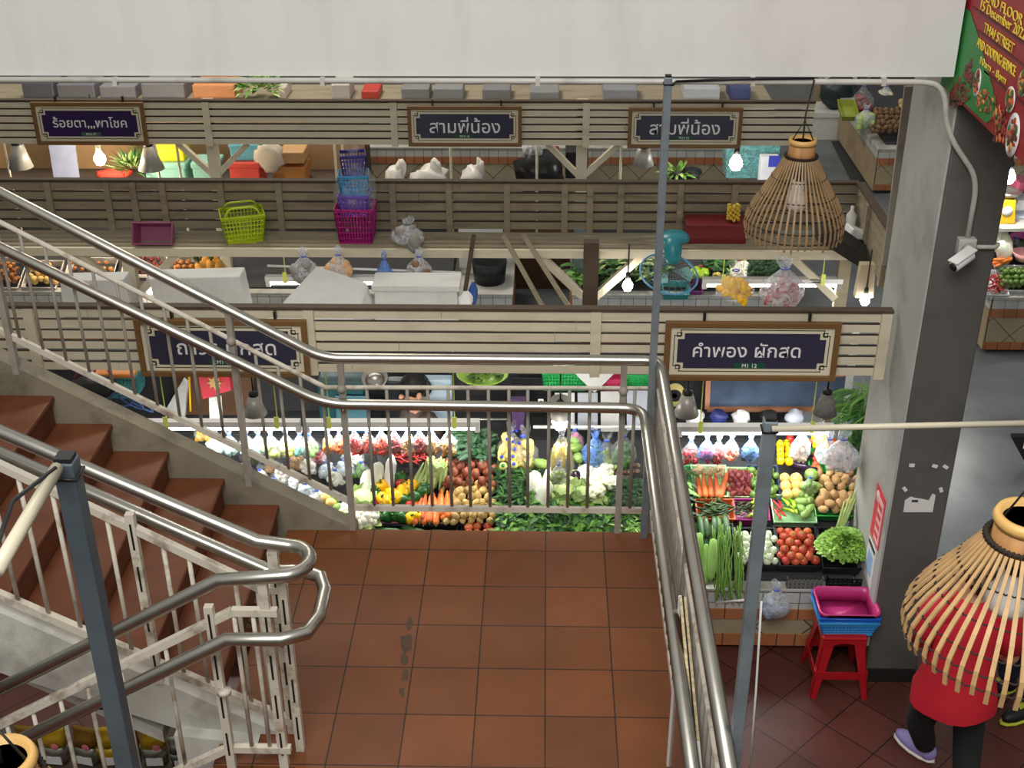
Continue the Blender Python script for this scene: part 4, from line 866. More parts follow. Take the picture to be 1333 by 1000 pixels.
for k, (x, y) in enumerate(((765, 618), (779, 626), (797, 630), (775, 642), (787, 612))): inst(fresh(cau), PS(x, y, .08), (.3, .2*k, k), .88, 'white cauliflower right of the purple eggplant', 'cauliflowers right of the eggplant')['category'] = 'cauliflower'
m = M(); m.ell((0, 0, 0), (.036, .036, .045)); o = ob('purple_eggplant', m, VEG['aub']); o.location = PS(750, 621, .09); tag(o, 'glossy purple round eggplant between cauliflower and cabbage', 'eggplant')
for k in range(9): inst(fresh(bro), PS(806+(k % 3)*13, 634+(k//3)*12, .07), (.4, .1*k, k), 1, 'dark broccoli head by the railing corner', 'broccoli by the corner')['category'] = 'broccoli'
for k in range(16):
    m = M(); m.ell((0, 0, 0), (.018, .018, .014), nz=.2, seed=k); o = ob('brown_mushroom', m, mat('brown_mushroom_cap', (120, 92, 74), .6, var=.3, rnd=.2)); o.location = PS(800+(k % 6)*6, 606+(k//6)*8, .07); tag(o, 'small brown mushroom above the broccoli', 'mushroom', 'mushrooms above the broccoli')
gm = fresh(man)
for k, (x, y) in enumerate(((705, 604), (750, 583), (753, 596), (745, 574))): inst(gm, PS(x, y, .1), (.3, .3, .8*k), 1.15, 'large green mango behind the baby corn bag', 'green mangoes behind the corn')['category'] = 'mango'
# cabbages and fruit left of the stair foot
for k, (x, y, c) in enumerate(((431, 655, 'pom'), (440, 662, 'mango'), (425, 648, 'pom'), (436, 648, 'mango'))):
    o = P_('round_fruit', sph(.036, 0, .95, .04), VEG[c]); o.location = PS(x, y, .07); tag(o, 'round %s fruit right above the stair foot' % ('yellow' if c == 'pom' else 'green'), 'fruit', 'round %s fruit by the stair foot' % ('yellow' if c == 'pom' else 'green'))

bed('leafy_greens', 'strip of leafy greens behind the corner of the landing railing', (850, 612, 893, 712), 420, .08, .03, [LEAF['mid'], LEAF['bright'], LEAF['dark']], 15)
# ================= bags =================
CLEAR = film('clear_plastic_film', (225, 230, 234), .15); MILKY = film('milky_plastic_film', (225, 230, 236), .42, .3); BLUEF = film('blue_plastic_film', (120, 160, 235), .5)
def bagshape(m, c, r, h, seed=0, n=14, top=.35, sq=.7):
    c = Vector(c); prof = [(.001, -h), (r*.7, -h*.97), (r, -h*.72), (r*.92, -h*.42), (r*.45, -h*.16), (r*.16, 0), (r*.3, h*top*.45), (r*.34, h*top*.8)]; vs = []
    for i, (q, z) in enumerate(prof):
        for k in range(n):
            a = 2*PI*k/n; f = 1+.18*noise.noise(Vector((math.cos(a)*1.5+seed*2.3, math.sin(a)*1.5, z*8+seed)))+(.25*math.cos(3*a+seed) if i > 5 else 0)
            vs.append(c+Vector((q*f*math.cos(a), q*f*sq*math.sin(a), z+(.02*math.sin(2*a+seed) if i > 6 else 0))))
    m.add(vs, [(i*n+k, i*n+(k+1) % n, (i+1)*n+(k+1) % n, (i+1)*n+k) for i in range(len(prof)-1) for k in range(n)], True)
def fill_blobs(m, c, r, h, n, size, seed, el=1.8, fillh=.62):
    r_ = random.Random(seed); c = Vector(c)
    for k in range(n):
        z = -h*(1-fillh*r_.random()*.95)+size*.4; q = r*.72*math.sqrt(r_.random())*(1 if z < -h*.5 else .6); a = r_.uniform(0, 6.28)
        m.ell(c+Vector((q*math.cos(a), q*.6*math.sin(a), z)), (size*el, size, size), (r_.uniform(0, 3), r_.uniform(0, 3), r_.uniform(0, 3)), 7, 5)
def bag(label, px, py, Y, r, h, mats, size=.014, n=26, fm=None, tie=None, group=None, el=1.8, name='plastic_bag', cat='bag', fillh=.62, cat_p='contents'):
    p = PY(px, py, Y); t = thing(name, label, cat, p, group); sd = int(px*7+py) % 97
    if mats: m = M(); fill_blobs(m, p, r, h, n, size, sd, el, fillh); ob(cat_p, m, mats, t)
    m = M(); bagshape(m, p, r, h, sd); ob('plastic_film', m, fm or CLEAR, t)
    m = M(); m.tube([p+Vector((r*.17*math.cos(a), r*.13*math.sin(a), 0)) for a in [i*.63 for i in range(10)]], .004, 6, closed=True); ob('tie', m, tie or mat('blue_tie', (40, 80, 200), .5, var=0), t); return t
RED = VEG['chr']; DKR = mat('dried_red_chilli', (136, 22, 26), .35, var=.15); TAN = mat('dried_tan_fish', (196, 150, 92), .6, var=.2); WHM = mat('white_mushroom', (236, 232, 220), .6, var=.08)
# hanging under the right tube
for k, (x, y, c, lb) in enumerate(((900, 574, RED, 'left of the dark bag'), (921, 572, RED, 'tied with blue film, middle of three'), (936, 574, DKR, 'right of the blue one'), (953, 571, mat('pink_shrimp', (226, 120, 96), .5, var=.2), 'holding pink dried shrimp'), (978, 572, LEAF['dark'], 'holding dark green peppers'))):
    bag('hanging chilli bag under the right tube, '+lb if c in (RED, DKR) else 'small hanging bag under the right tube '+lb, x, y, 1.22, .055, .15, c, .011, 34, BLUEF if k in (1, 4) else CLEAR)
bag('long net bag of pale roots hanging beside the steel pole', 1045, 563, 1.2, .06, .19, mat('pale_root', (226, 200, 178), .6, var=.1), .012, 30, MILKY, el=2.5)
bag('knotted white carrier bag hanging in front of the large potatoes', 1098, 572, 1.05, .11, .2, mat('pale_garlic', (222, 206, 200), .6, var=.15), .02, 26, MILKY)
bag('smaller white carrier bag left of the knotted one', 1080, 572, 1.15, .075, .16, None, fm=MILKY)
bag('bag of yellow bananas hanging above the white carrier bags', 1070, 556, 1.3, .05, .13, VEG['pepy'], .014, 12, CLEAR, el=3)
bag('clear bag of green limes in front of the pale fruit', 1055, 622, 1.05, .045, .11, VEG['mango'], .02, 12)
# behind the railing: hung in a row under the left tubes
cols = [(352, 'pale_snack', (214, 228, 130), 'pale green snacks'), (372, 'yellow_snack', (224, 226, 96), 'yellow green snacks'), (390, 'teal_pack', (140, 206, 196), 'teal packets'), (402, 'light_leaf', (150, 206, 120), 'light green leaves')]
for k, (x, key, rgb, lb) in enumerate(cols): bag('clear hanging bag of %s behind the stair rail' % lb, x, 566, 1.25, .06, .15, mat(key, rgb, .5, var=.2), .018, 18)
for k, (x, lb) in enumerate(((336, 'next to the railing post'), (320, 'left of the railing post'), (298, 'near the sloping bar'), (279, 'high by the sloping bar'))): bag('clear bag of white mushrooms hanging '+lb, x, 566, 1.3, .06, .14, mat('pale_teal_leaf', (176, 216, 204), .5, var=.2), .018, 16)
for k, (x, lb) in enumerate(((427, 'left of the railing post'), (441, 'against the railing post'))): bag('clear bag of orange carrots hanging '+lb, x, 564, 1.22, .045, .14, VEG['carrot'], .012, 26, el=2.5)
for k, (x, c, lb) in enumerate(((461, RED, 'nearest the railing post'), (478, RED, 'second from the railing post'), (496, RED, 'third from the railing post'), (513, DKR, 'above the round tray edge'), (530, TAN, 'tan and flat above the round tray'), (546, DKR, 'dark above the round tray'), (562, TAN, 'tan at the right of the round tray'), (583, TAN, 'pale by the dark leaves'))):
    bag('dried food bag under the left tube, '+lb, x, 562, 1.2, .055, .15, c, .0105, 36, el=2.6)
for k, (x, y, lb) in enumerate(((665, 562, 'left'), (684, 568, 'right'))):
    t = bag('big clear bag of yellow fruit with blue stickers, %s of the pair' % lb, x, y, 1.35, .085, .22, VEG['corn'], .03, 22, CLEAR, el=1.1, fillh=.8)
st_ = mat('blue_sticker', (56, 66, 190), .4, var=0)
for k, (x, y) in enumerate(((653, 596), (668, 595), (655, 607), (669, 605))):
    p = PS(x, y, .11); t = thing('yellow_fruit', 'pale yellow fruit with a round sticker on its face, below the bags', 'fruit', p, 'stickered yellow fruit'); ob('flesh', M().ell(p, .026), mat('yellow_green_fruit', (226, 228, 130), .4, var=.05), t)
    n_ = (CO-p).normalized(); m = M(); m.lathe([(.001, .0), (.012, 0), (.012, .002), (.001, .0025)], p+Vector((0, -.02, .0175)), 12, (.85, 0, 0)); ob('sticker', m, st_ if k != 2 else mat('green_sticker', (50, 140, 80), .4, var=0), t)
for k, (x, y) in enumerate(((662, 565), (672, 561), (679, 568), (668, 575), (676, 577), (670, 585), (660, 572))):
    single('fruit_sticker', M().lathe([(.001, 0), (.011, 0), (.011, .002), (.001, .0025)], PY(x, y, 1.27), 12, (.9, 0, 0)), st_, 'round blue sticker on the big clear fruit bags', 'sticker', PY(x, y, 1.27), 'stickers on the fruit bags')
t = thing('plastic_bag', 'bag of upright baby corn hanging under the bright globe bulb', 'bag', PY(731, 575, 1.1)); p = PY(731, 575, 1.1)
m = M(); r_ = random.Random(5)
for k in range(16): x = r_.uniform(-.05, .05); y = r_.uniform(-.025, .02); m.tube([p+Vector((x*.8, y, -.02)), p+Vector((x*1.1, y-.01, -.1)), p+Vector((x*1.2, y-.015, -.17-r_.uniform(0, .03)))], [.008, .012, .006], 7)
ob('contents', m, VEG['corn'], t); m = M(); bagshape(m, p+Vector((0, 0, .04)), .08, .3, 4); ob('plastic_film', m, CLEAR, t)
bag('clear bag of pale leaves hanging below the baby corn', 727, 605, 1.0, .05, .13, LEAF['pale'], .02, 12, MILKY)
for k, (x, y, lb, fm_) in enumerate(((775, 570, 'with a blue tie, left of two', BLUEF), (790, 574, 'in the middle by the railing post', CLEAR), (812, 568, 'near the bend of the handrail', CLEAR))): bag('clear bag of green vegetables '+lb, x, y, 1.3, .085, .2, LEAF['mid'] if k != 1 else VEG['mango'], .022, 24, fm_)
bag('clear bag of pink and white sweets beside the globe bulb', 748, 560, 1.45, .06, .13, mat('pink_sweet', (220, 90, 150), .4, var=.2), .018, 12, CLEAR)
# loose bags on the rack left of the stair foot
rb = random.Random(21); k = 0
LB = [('pale mushrooms', WHM), ('white garlic', WHM), ('tan roots', TAN), ('white noodles', mat('white_noodle', (240, 238, 228), .5, var=.05)), ('clear ice', mat('ice_blue', (200, 220, 230), .4, var=.1)), ('green pods', LEAF['bright']), ('yellow flowers', VEG['pepy']), ('red chillies', DKR)]
WH = ['beside the cement string of the stairs', 'behind the sloping bottom bar', 'just below the hanging bags', 'near the railing post at the stair foot']
for (x, y, c, w_) in ((262, 570, 6, 0), (288, 585, 5, 0), (318, 618, 2, 0), (338, 628, 0, 0), (356, 640, 3, 0), (375, 652, 4, 0), (392, 664, 7, 0), (405, 676, 1, 0), (330, 600, 5, 1), (352, 612, 2, 1), (366, 624, 0, 1), (384, 636, 3, 1), (398, 646, 4, 1), (412, 655, 1, 1), (385, 606, 2, 2), (400, 612, 0, 2), (413, 600, 7, 2), (425, 618, 4, 3), (436, 628, 3, 3), (448, 615, 4, 3), (462, 602, 1, 3), (470, 618, 5, 3)):
    k += 1; p = PS(x, y, .0); bag('clear bag of %s lying %s, %s' % (LB[c][0], WH[w_], ['upper end', 'lower end', 'middle'][k % 3]), x, y-16, p.y+.04, .06, .11, LB[c][1], .017, 22, CLEAR if c != 4 else MILKY, el=1.4, fillh=.8, group=None)
t = thing('watermelon_slice', 'cut watermelon showing red flesh beside the stair string', 'fruit', PS(280, 588, .05)); p = PS(280, 588, .05)
ob('rind', M().ell(p, (.06, .04, .05)), LEAF['mid'], t); ob('flesh', M().lathe([(.001, .0), (.05, 0), (.052, -.01)], p+Vector((0, -.02, .03)), 16, (.6, .3, 0)), RED, t)
# plastic bag hanging on the counter front by the pole
bag('crumpled clear bag hanging on the tiled counter beside the steel pole', 1011, 768, .6, .075, .18, None, fm=MILKY, top=.2) if False else bag('crumpled clear bag hanging on the tiled counter beside the steel pole', 1011, 768, .6, .09, .19, [mat('blue_grey_paper', (150, 170, 196), .7, var=.2)], .03, 6, MILKY)
# crates standing under the front trays on the counter
def crate(label, px0, px1, py, Y, h, rgb, d=.2):
    a, b_ = PY(px0, py, Y), PY(px1, py, Y); t = thing('stacking_crate', label, 'crate', ((a.x+b_.x)/2, Y, a.z)); mt = mat('crate_%d_%d_%d' % rgb, rgb, .5, var=.08); m = M(); w = b_.x-a.x
    m.bb(a.x, b_.x, Y, Y+d, a.z, a.z+.01)
    for z in (.0, .3, .62, .9): m.bb(a.x, b_.x, Y, Y+.008, a.z+h*z, a.z+h*z+h*.1)
    for k in range(9): x = a.x+(w-.012)*k/8; m.bb(x, x+.012, Y-.003, Y+.009, a.z, a.z+h)
    m.bb(a.x, a.x+.008, Y, Y+d, a.z, a.z+h).bb(b_.x-.008, b_.x, Y, Y+d, a.z, a.z+h); ob('slotted_shell', m, mt, t); return t
crate('low grey slotted crate on the counter below the tomatoes', 1024, 1072, 766, .69, .06, (120, 118, 110), .04)
crate('black slotted crate on the counter below the lettuce', 1076, 1128, 767, .69, .07, (24, 24, 26), .04)
# ================= middle row: fruit trays on the far rack =================
CP = dict(z0=-.6, y0=4.75, k=.45)
def ctray(label, reg, rgb, **kw): return tray(label, reg, rgb, z0=-.6, y0=4.75, **kw)
def cpile(pr, label, group, cat, reg, step, **kw): pile(fresh(pr), label, group, cat, reg, step, plane=CP, **kw)
ctray('white foam tray of small onions at the far left edge', (-14, 336, 30, 374), (222, 214, 206), h=.1)
ctray('white foam tray of pale oranges left of the stair tubes', (33, 340, 78, 374), (222, 214, 206), h=.1)
ctray('foam tray of brown bulbs between the stair tubes', (86, 336, 150, 366), (216, 210, 200))
ctray('foam tray of shallots behind the white brace', (160, 333, 215, 358), (216, 210, 200))
ctray('white tray of onions beside the pineapples', (219, 334, 256, 360), (214, 206, 196))
ctray('dark tray of pineapples', (258, 334, 294, 360), (70, 60, 50))
cpile(onion, 'small brown onion in the far left tray', 'onions at the far left', 'onion', ((-8, 24, 340), (-10, 26, 370)), 9, sc=(.5, .65), lay=2, lift=.03)
cpile(pom, 'pale orange fruit in the foam tray near the stair tubes', 'pale oranges', 'orange', ((36, 72, 342), (38, 75, 370)), 11, sc=(.75, .9), lay=2, lift=.04)
cpile(onion, 'brown bulb in the tray between the stair tubes', 'brown bulbs', 'onion', ((90, 146, 338), (90, 147, 362)), 10, sc=(.55, .7), lay=1, lift=.03)
cpile(sha, 'shallot in the tray behind the white brace', 'shallots behind the brace', 'shallot', ((163, 212, 335), (163, 212, 356)), 8, sc=(1, 1.2), lay=1)
cpile(onion, 'golden onion in the tray beside the pineapples', 'golden onions', 'onion', ((222, 253, 336), (222, 254, 358)), 9, sc=(.55, .7), lay=2, lift=.03)
for k, (x, y) in enumerate(((263, 352), (274, 350), (285, 350), (270, 341), (281, 341))): inst(fresh(pin), PS(x, y, .05, **CP), (TILT-.2, .2*(k % 3-1), k), .95, 'pineapple with its crown up in the dark tray', 'pineapples')['category'] = 'pineapple'
def cbed(name, label, reg, n, L, w, mats, seed, **kw): bed(name, label, reg, n, L, w, mats, seed, plane=CP, **kw)
cbed('leafy_greens', 'dark leafy greens behind the shelf post in the middle row', (776, 332, 860, 360), 260, .12, .04, [LEAF['dark'], LEAF['mid'], LEAF['pale']], 11)
cbed('leafy_greens', 'dark leafy greens behind the teal fan', (918, 338, 950, 362), 120, .1, .05, [LEAF['dark'], LEAF['mid']], 12)
cbed('leafy_greens', 'few leaves beside the gap in the middle row', (746, 344, 764, 372), 50, .12, .04, [LEAF['bright'], LEAF['mid']], 13)
ctray('bright green tray of red chillies behind the white brace', (828, 332, 862, 346), (40, 190, 90))
cpile(chr_, 'red chilli in the far bright green tray', 'far red chillies', 'chilli', ((830, 860, 332), (830, 860, 343)), 9, sc=(.8, 1), lay=1, dz=.05)
ctray('teal tray beneath the fan in the middle row', (862, 366, 897, 384), (60, 160, 160), dz=.02)
ctray('purple tray holding yellow green gourds', (898, 362, 914, 380), (140, 60, 140), dz=.02)
for k, (x, y) in enumerate(((901, 358), (908, 356), (905, 352), (914, 357), (918, 354))):
    o = P_('gourd', lambda m: m.ell((0, 0, 0), (.09, .035, .032), nz=.1), VEG['chy']); o.location = PS(x, y, .07, **CP); o.rotation_euler = (TILT, .1, .4+.3*k); tag(o, 'yellow green gourd above the purple tray', 'gourd', 'gourds above the purple tray')
cpile(chr_, 'dark red chilli behind the yellow green gourds', 'chillies behind the gourds', 'chilli', ((908, 932, 344), (908, 934, 354)), 7, sc=(.8, 1), dz=.06)
inst(fresh(pom), PS(933, 359, .07, **CP), (0, 0, 0), 1.1, 'single yellow fruit in front of the dark leaves', None)['category'] = 'fruit'
for k, (x, y) in enumerate(((978, 356), (990, 352), (1001, 356), (985, 348), (1008, 350), (996, 346))): inst(fresh(bro), PS(x, y, .07, **CP), (.5, .1*k, k), 1.25, 'broccoli head behind the carrier bags', 'far broccoli')['category'] = 'broccoli'
for k, (x, y) in enumerate(((968, 352), (962, 358))): inst(fresh(cau), PS(x, y, .07, **CP), (.5, .1*k, k), 1.1, 'cauliflower left of the far broccoli', 'far cauliflowers')['category'] = 'cauliflower'
ctray('lime green basket of red onions left of the cauliflower', (955, 338, 972, 352), (170, 200, 60))
cpile(sha, 'red onion in the lime green basket', 'red onions', 'onion', ((956, 970, 337), (956, 971, 348)), 7, sc=(1.2, 1.4), dz=.05)
# loft plank behind the front fascia with foam boxes, tub and bags
lp = thing('loft_shelf', 'plank shelf hidden behind the front fascia carrying foam boxes', 'shelf', (0, 2.2, .25))
ob('plank', M().bb(-4.1, 2.6, 2.03, 2.38, .24, .262), OLDSLAT, lp)
for x in (-3.9, -2, -.3, 1.5, 2.55): ob('upright', M().bb(x-.02, x+.02, 2.022, 2.058, -.02, .24), DARKWOOD, lp)
def foam(label, pts, Y, d, zb=.262, mt=None, name='foam_box', lid=None):
    q = [PY(x, y, Y) for x, y in pts]; a = [p for p in q]; a[-1].z = zb; a[-2].z = zb
    t = thing(name, label, 'box', (a[0].x, Y, zb)); ob('body', M().prism(a, (0, d, 0)), mt or FOAM, t, bevel=.008)
    if lid: zt_ = max(p.z for p in a); xs = [p.x for p in a]; ob('lid', M().bb(min(xs)-.01, max(xs)+.01, Y-.012, Y+d+.012, zt_-.03, zt_+.012), mt or FOAM, t, bevel=.006)
    return t
foam('large grey white foam board behind the stair tubes below the lime basket', [(192, 363), (312, 360), (322, 396), (205, 397)], 2.2, .16)
foam('small grey foam board behind the lower stair tube', [(78, 366), (160, 364), (172, 395), (78, 395)], 2.2, .14)
foam('grey foam lid propped like a tent in front of the tube light', [(398, 356), (420, 356), (476, 378), (470, 396), (346, 398), (352, 386)][0:2]+[(472, 380), (476, 397), (344, 397)], 2.1, .2) if False else None
t = thing('foam_board', 'grey foam lid propped like a tent in front of the tube light', 'box', PY(410, 396, 2.12))
q = [PY(344, 392, 2.08), PY(412, 354, 2.3), PY(478, 376, 2.2), PY(455, 392, 2.08)]; q[0].z = q[3].z = .27; ob('panel', M().prism(q, (0, .02, .035)), FOAM, t, bevel=.006)
q = [PY(455, 396, 2.08), PY(478, 378, 2.2), PY(488, 392, 2.2)]; q[0].z = .27; q[2].z = .27; ob('end_panel', M().prism(q, (0, .02, .03)), FOAM, t)
foam('long low foam box right of the tent shaped lid', [(487, 378), (594, 374), (597, 397), (487, 398)], 2.1, .2, lid=True)
t = thing('tub', 'big black plastic tub standing in the middle row', 'tub', PY(636, 392, 4.85)); p = PY(637, 392, 4.85); p.z = -.665
ob('wall', M().lathe([(.1, .03), (.13, .03), (.15, .2), (.155, .2), (.135, 0), (.001, 0)], p+Vector((0, .1, 0)), 24), BLACK, t)
ob('panel', M().bb(PY(598, 350, 5).x, PY(654, 350, 5).x, 5.12, 5.14, -.66, -.28), WHITEP, single('price_board', M().bb(0, .001, 0, .001, 0, .001), WHITEP, None, None)) if False else None
single('white_board', M().bb(PY(598, 350, 5.1).x, PY(655, 350, 5.1).x, 5.1, 5.13, -.6, -.2), WHITEP, 'white board standing behind the black tub', 'board', PY(626, 360, 5.1))
single('blue_cloth', M().ell(PY(616, 384, 2.2), (.03, .02, .09), nz=.5), mat('blue_cloth', (50, 80, 150), .8, var=.2), 'crumpled blue cloth hanging in front of the tub', 'cloth', PY(616, 384, 2.2))
single('white_cloth', M().ell(PY(606, 392, 2.15), (.05, .02, .07), nz=.5), WHITEP, 'white plastic sheet bunched beside the blue cloth', 'sheet', PY(606, 392, 2.15))
for k, (x, y, r, c, lb) in enumerate(((440, 346, .11, 'tan_bun', 'round tan'), (395, 348, .12, 'grey_pack', 'grey'), (500, 352, .07, 'blue_pack', 'blue tied'), (545, 348, .11, 'brown_pack', 'brown striped'))):
    bag('%s bag hanging below the shelf beam' % lb, x, y-14, 2.45, r*.8, .17, mat(c, {'tan_bun': (214, 168, 120), 'grey_pack': (150, 146, 140), 'blue_pack': (90, 130, 190), 'brown_pack': (130, 100, 76)}[c], .6, var=.2), .04, 10, MILKY if k != 2 else BLUEF, el=1.2)
bag('clear carrier bag of yellow vegetables under the shelf by the fan', 958, 352, 2.16, .13, .2, [VEG['pepy'], LEAF['mid']], .025, 26, CLEAR)
t = bag('white knotted carrier bag with red tray and green chillies', 1022, 350, 2.14, .15, .25, [RED, LEAF['bright']], .03, 24, MILKY)
single('wire_rack', M().tube([PY(348, 346, 2.56), PY(600, 355, 2.56)], .009, 8), WHITEP, 'thin white rod running above the left tube light', 'rod', PY(470, 350, 2.5))
# ================= things on the shelf =================
SZ = .62
def basket(name, label, c, w, d, h, rgb, rz=0, tp=.82, handles=True, nx=12, nz=6, alpha=None):
    t = thing(name, label, 'basket', c, local=True); t.location = c; t.rotation_euler = (0, 0, rz); mt = mat('basket_%d_%d_%d' % rgb, rgb, .35, var=.05, alpha=alpha); m = M()
    def pt(sx_, sy_, v): f = tp+(1-tp)*v; return Vector((sx_*w/2*f, sy_*d/2*f, h*v))
    cs = [(-1, -1), (1, -1), (1, 1), (-1, 1)]
    for i in range(4):
        a, b_ = cs[i], cs[(i+1) % 4]; n = nx if i % 2 == 0 else max(4, int(nx*d/w))
        for k in range(n+1): u = k/n; x = a[0]+(b_[0]-a[0])*u; y = a[1]+(b_[1]-a[1])*u; m.beam(pt(x, y, 0), pt(x, y, 1), .009 if k in (0, n) else .0065, .004, (x, y, 0) if abs(x)+abs(y) > .1 else (0, 1, 0))
        for k in range(nz+1): v = k/nz; m.beam(pt(*a, v), pt(*b_, v), .004, .022 if k in (0, nz) else .0055)
    ob('lattice_wall', m, mt, t)
    f = tp; ob('floor_panel', M().bb(-w/2*f, w/2*f, -d/2*f, d/2*f, 0, .005), mt, t)
    ob('rim', M().tube([pt(x, y, 1) for x, y in cs], .007, 6, closed=True), mt, t)
    if handles:
        for s_ in (-1, 1): m = M(); m.tube([(-w*.42, s_*d*.46, h), (-w*.3, s_*d*.3, h*1.3), (w*.3, s_*d*.3, h*1.3), (w*.42, s_*d*.46, h)], .007, 8, fil=.03); ob('handle', m, mt, t)
    return t
b = PZ(315, 316, SZ); basket('shopping_basket', 'lime green shopping basket standing on the slatted shelf', (b.x, b.y+.08, SZ), .29, .21, .185, (176, 196, 24), .3)
b = PZ(463, 318, SZ); mg = Vector((b.x, b.y+.1, SZ)); basket('shopping_basket', 'magenta basket on the shelf holding wrapped baskets', mg, .26, .22, .24, (168, 22, 120), 0, handles=False)
basket('small_basket', 'blue basket wrapped in clear film above the purple one', mg+Vector((0, .0, .34)), .2, .15, .12, (70, 160, 214), .1, handles=False, nx=8, nz=4)
basket('small_basket', 'purple basket leaning inside the magenta basket', mg+Vector((0, -.02, .2)), .2, .15, .13, (120, 90, 200), 0, handles=False, nx=8, nz=4)
basket('small_basket', 'dark violet basket topmost in the clear wrapping', mg+Vector((0, .02, .46)), .17, .13, .13, (70, 60, 150), .2, handles=False, nx=8, nz=4)
m = M(); bagshape(m, mg+Vector((.01, 0, .6)), .14, .42, 3, top=.16); single('plastic_wrapping', m, CLEAR, 'clear plastic bag wrapped round the stack of small baskets', 'bag', mg+Vector((0, 0, .4)))
b = PZ(530, 322, SZ); bag('clear plastic bag with a boxed pack lying on the shelf', 530, 292, b.y+.06, .12, .14, mat('grey_pack', (150, 146, 140)), .05, 5, MILKY, tie=BLACK)
b = PZ(198, 318, SZ); t = tray('dusky pink crate lying on its side on the shelf', (172, 290, 224, 318), (150, 74, 112), h=.12, name='plastic_crate', cat='crate', z0=SZ+.14, y0=b.y+.0, k=2.2)
b = PZ(932, 318, SZ); t = thing('storage_box', 'dark red box on the shelf beside the fan', 'box', (b.x, b.y+.12, SZ)); ob('body', M().bb(b.x-.2, b.x+.2, b.y, b.y+.2, SZ, SZ+.13), mat('dark_red_box', (112, 20, 26), .5, var=.1), t, bevel=.01); ob('lid', M().bb(b.x-.205, b.x+.205, b.y-.005, b.y+.205, SZ+.115, SZ+.14), mat('dark_red_box'  , (112, 20, 26)), t, bevel=.006)
bx = b; m = M(); c = Vector((bx.x+.11, bx.y+.06, SZ+.14))
for k in range(40): a = k*2.4; z = .11*(k/40); m.ell(c+Vector((.035*math.cos(a), .025*math.sin(a), .012+z)), .013, u=6, v=5)
single('flower_garland', m, mat('marigold', (216, 186, 60), .6, var=.2), 'small yellow flower garland standing on the dark red box', 'flowers', c)
# fan
fp = PY(876, 345, 2.38); t = thing('electric_fan', 'teal electric fan with its cage hanging below the shelf beside the thin pole', 'fan', fp); TEAL = plastic('teal', (28, 128, 140)); c = PY(872, 352, 2.3)
ob('motor_housing', M().lathe([(.001, .12), (.05, .11), (.06, .05), (.05, -.02), (.03, -.05)], PY(876, 334, 2.33), 18, (-.5, 0, 0)), TEAL, t)
ob('base', M().lathe([(.001, .03), (.08, .025), (.1, 0), (.1, -.012), (.001, -.012)], PY(878, 309, 2.44), 20), TEAL, t)
ob('neck', M().tube([PY(878, 309, 2.44), PY(876, 330, 2.36)], .022, 10), TEAL, t)
m = M(); Rf = Euler((.35, .15, 0)).to_matrix()
for r in (.05, .08, .11, .14, .17): m.tube([c+Rf@Vector((r*math.cos(a), r*math.sin(a), -.03+.05*(1-r/.2))) for a in [i*PI/14 for i in range(28)]], .002, 5, closed=True)
for k in range(24): a = k*PI/12; m.tube([c+Rf@Vector((.03*math.cos(a), .03*math.sin(a), .02)), c+Rf@Vector((.19*math.cos(a), .19*math.sin(a), -.03))], .0018, 5)
ob('cage', m, mat('grey_wire', (110, 118, 120), .4, .5), t); m = M(); m.tube([c+Rf@Vector((.19*math.cos(a), .19*math.sin(a), -.03)) for a in [i*PI/18 for i in range(36)]], .007, 6, closed=True); ob('cage_rim', m, mat('blue_rim', (90, 150, 190), .4, var=0), t)
for k in range(3): m = M(); a = k*2.09; m.add([c+Rf@Vector(v) for v in ((.02*math.cos(a), .02*math.sin(a), 0), (.15*math.cos(a-.4), .15*math.sin(a-.4), -.02), (.16*math.cos(a), .16*math.sin(a), -.005), (.13*math.cos(a+.4), .13*math.sin(a+.4), .01))], [(0, 1, 2, 3)], True); ob('blade', m, plastic('pale_teal', (120, 170, 170)), t)
# clutter at the right end of the shelf
q = [PY(1062, 312, 2.4), PY(1082, 302, 2.4), PY(1132, 338, 2.3), PY(1122, 350, 2.3)]; single('folded_awning', M().prism(q, (0, .12, .05)), mat('dark_canvas', (44, 40, 36), .9, var=.3), 'dark folded awning hanging at the right end of the shelf', 'awning', q[0])
c = PY(1112, 312, 2.55); t = thing('plastic_box', 'white plastic tub with a dark round mark at the shelf end', 'box', c); ob('body', M().box(c, (.17, .12, .15), (0, .45, .2)), WHITEP, t, bevel=.01); m = M(); m.lathe([(.028, 0), (.034, 0), (.034, .003), (.028, .003)], c+Vector((.015, -.075, 0)), 16, (PI/2, 0, 0)); ob('round_mark', m, BLACK, t)
c = PY(1108, 285, 2.75); single('plastic_bottle', M().lathe([(.001, -.1), (.035, -.1), (.035, .03), (.012, .06), (.012, .09), (.001, .09)], c, 14), WHITEP, 'white plastic bottle behind the tub at the shelf end', 'bottle', c)
q = PY(1178, 140, 1.6); t = thing('steel_post', 'old two toned steel post rising behind the pillar', 'post', (q.x, 1.6, .3)); ob('web', M().beam(PY(1190, 112, 1.6), PY(1160, 345, 1.6), .03, .1, (1, 0, 0)), PILLARM, t); ob('flange', M().beam(PY(1183, 112, 1.56), PY(1153, 345, 1.56), .02, .045, (1, 0, 0)), GREYP, t)
single('paper_bag', M().prism([PY(1121, 345, 2.2), PY(1140, 345, 2.2), PY(1137, 388, 2.2), PY(1113, 388, 2.2)], (0, .06, 0)), mat('kraft_paper', (196, 180, 150), .8, var=.1), 'pale paper bag hanging beside the right bulb', 'bag', PY(1127, 365, 2.2))
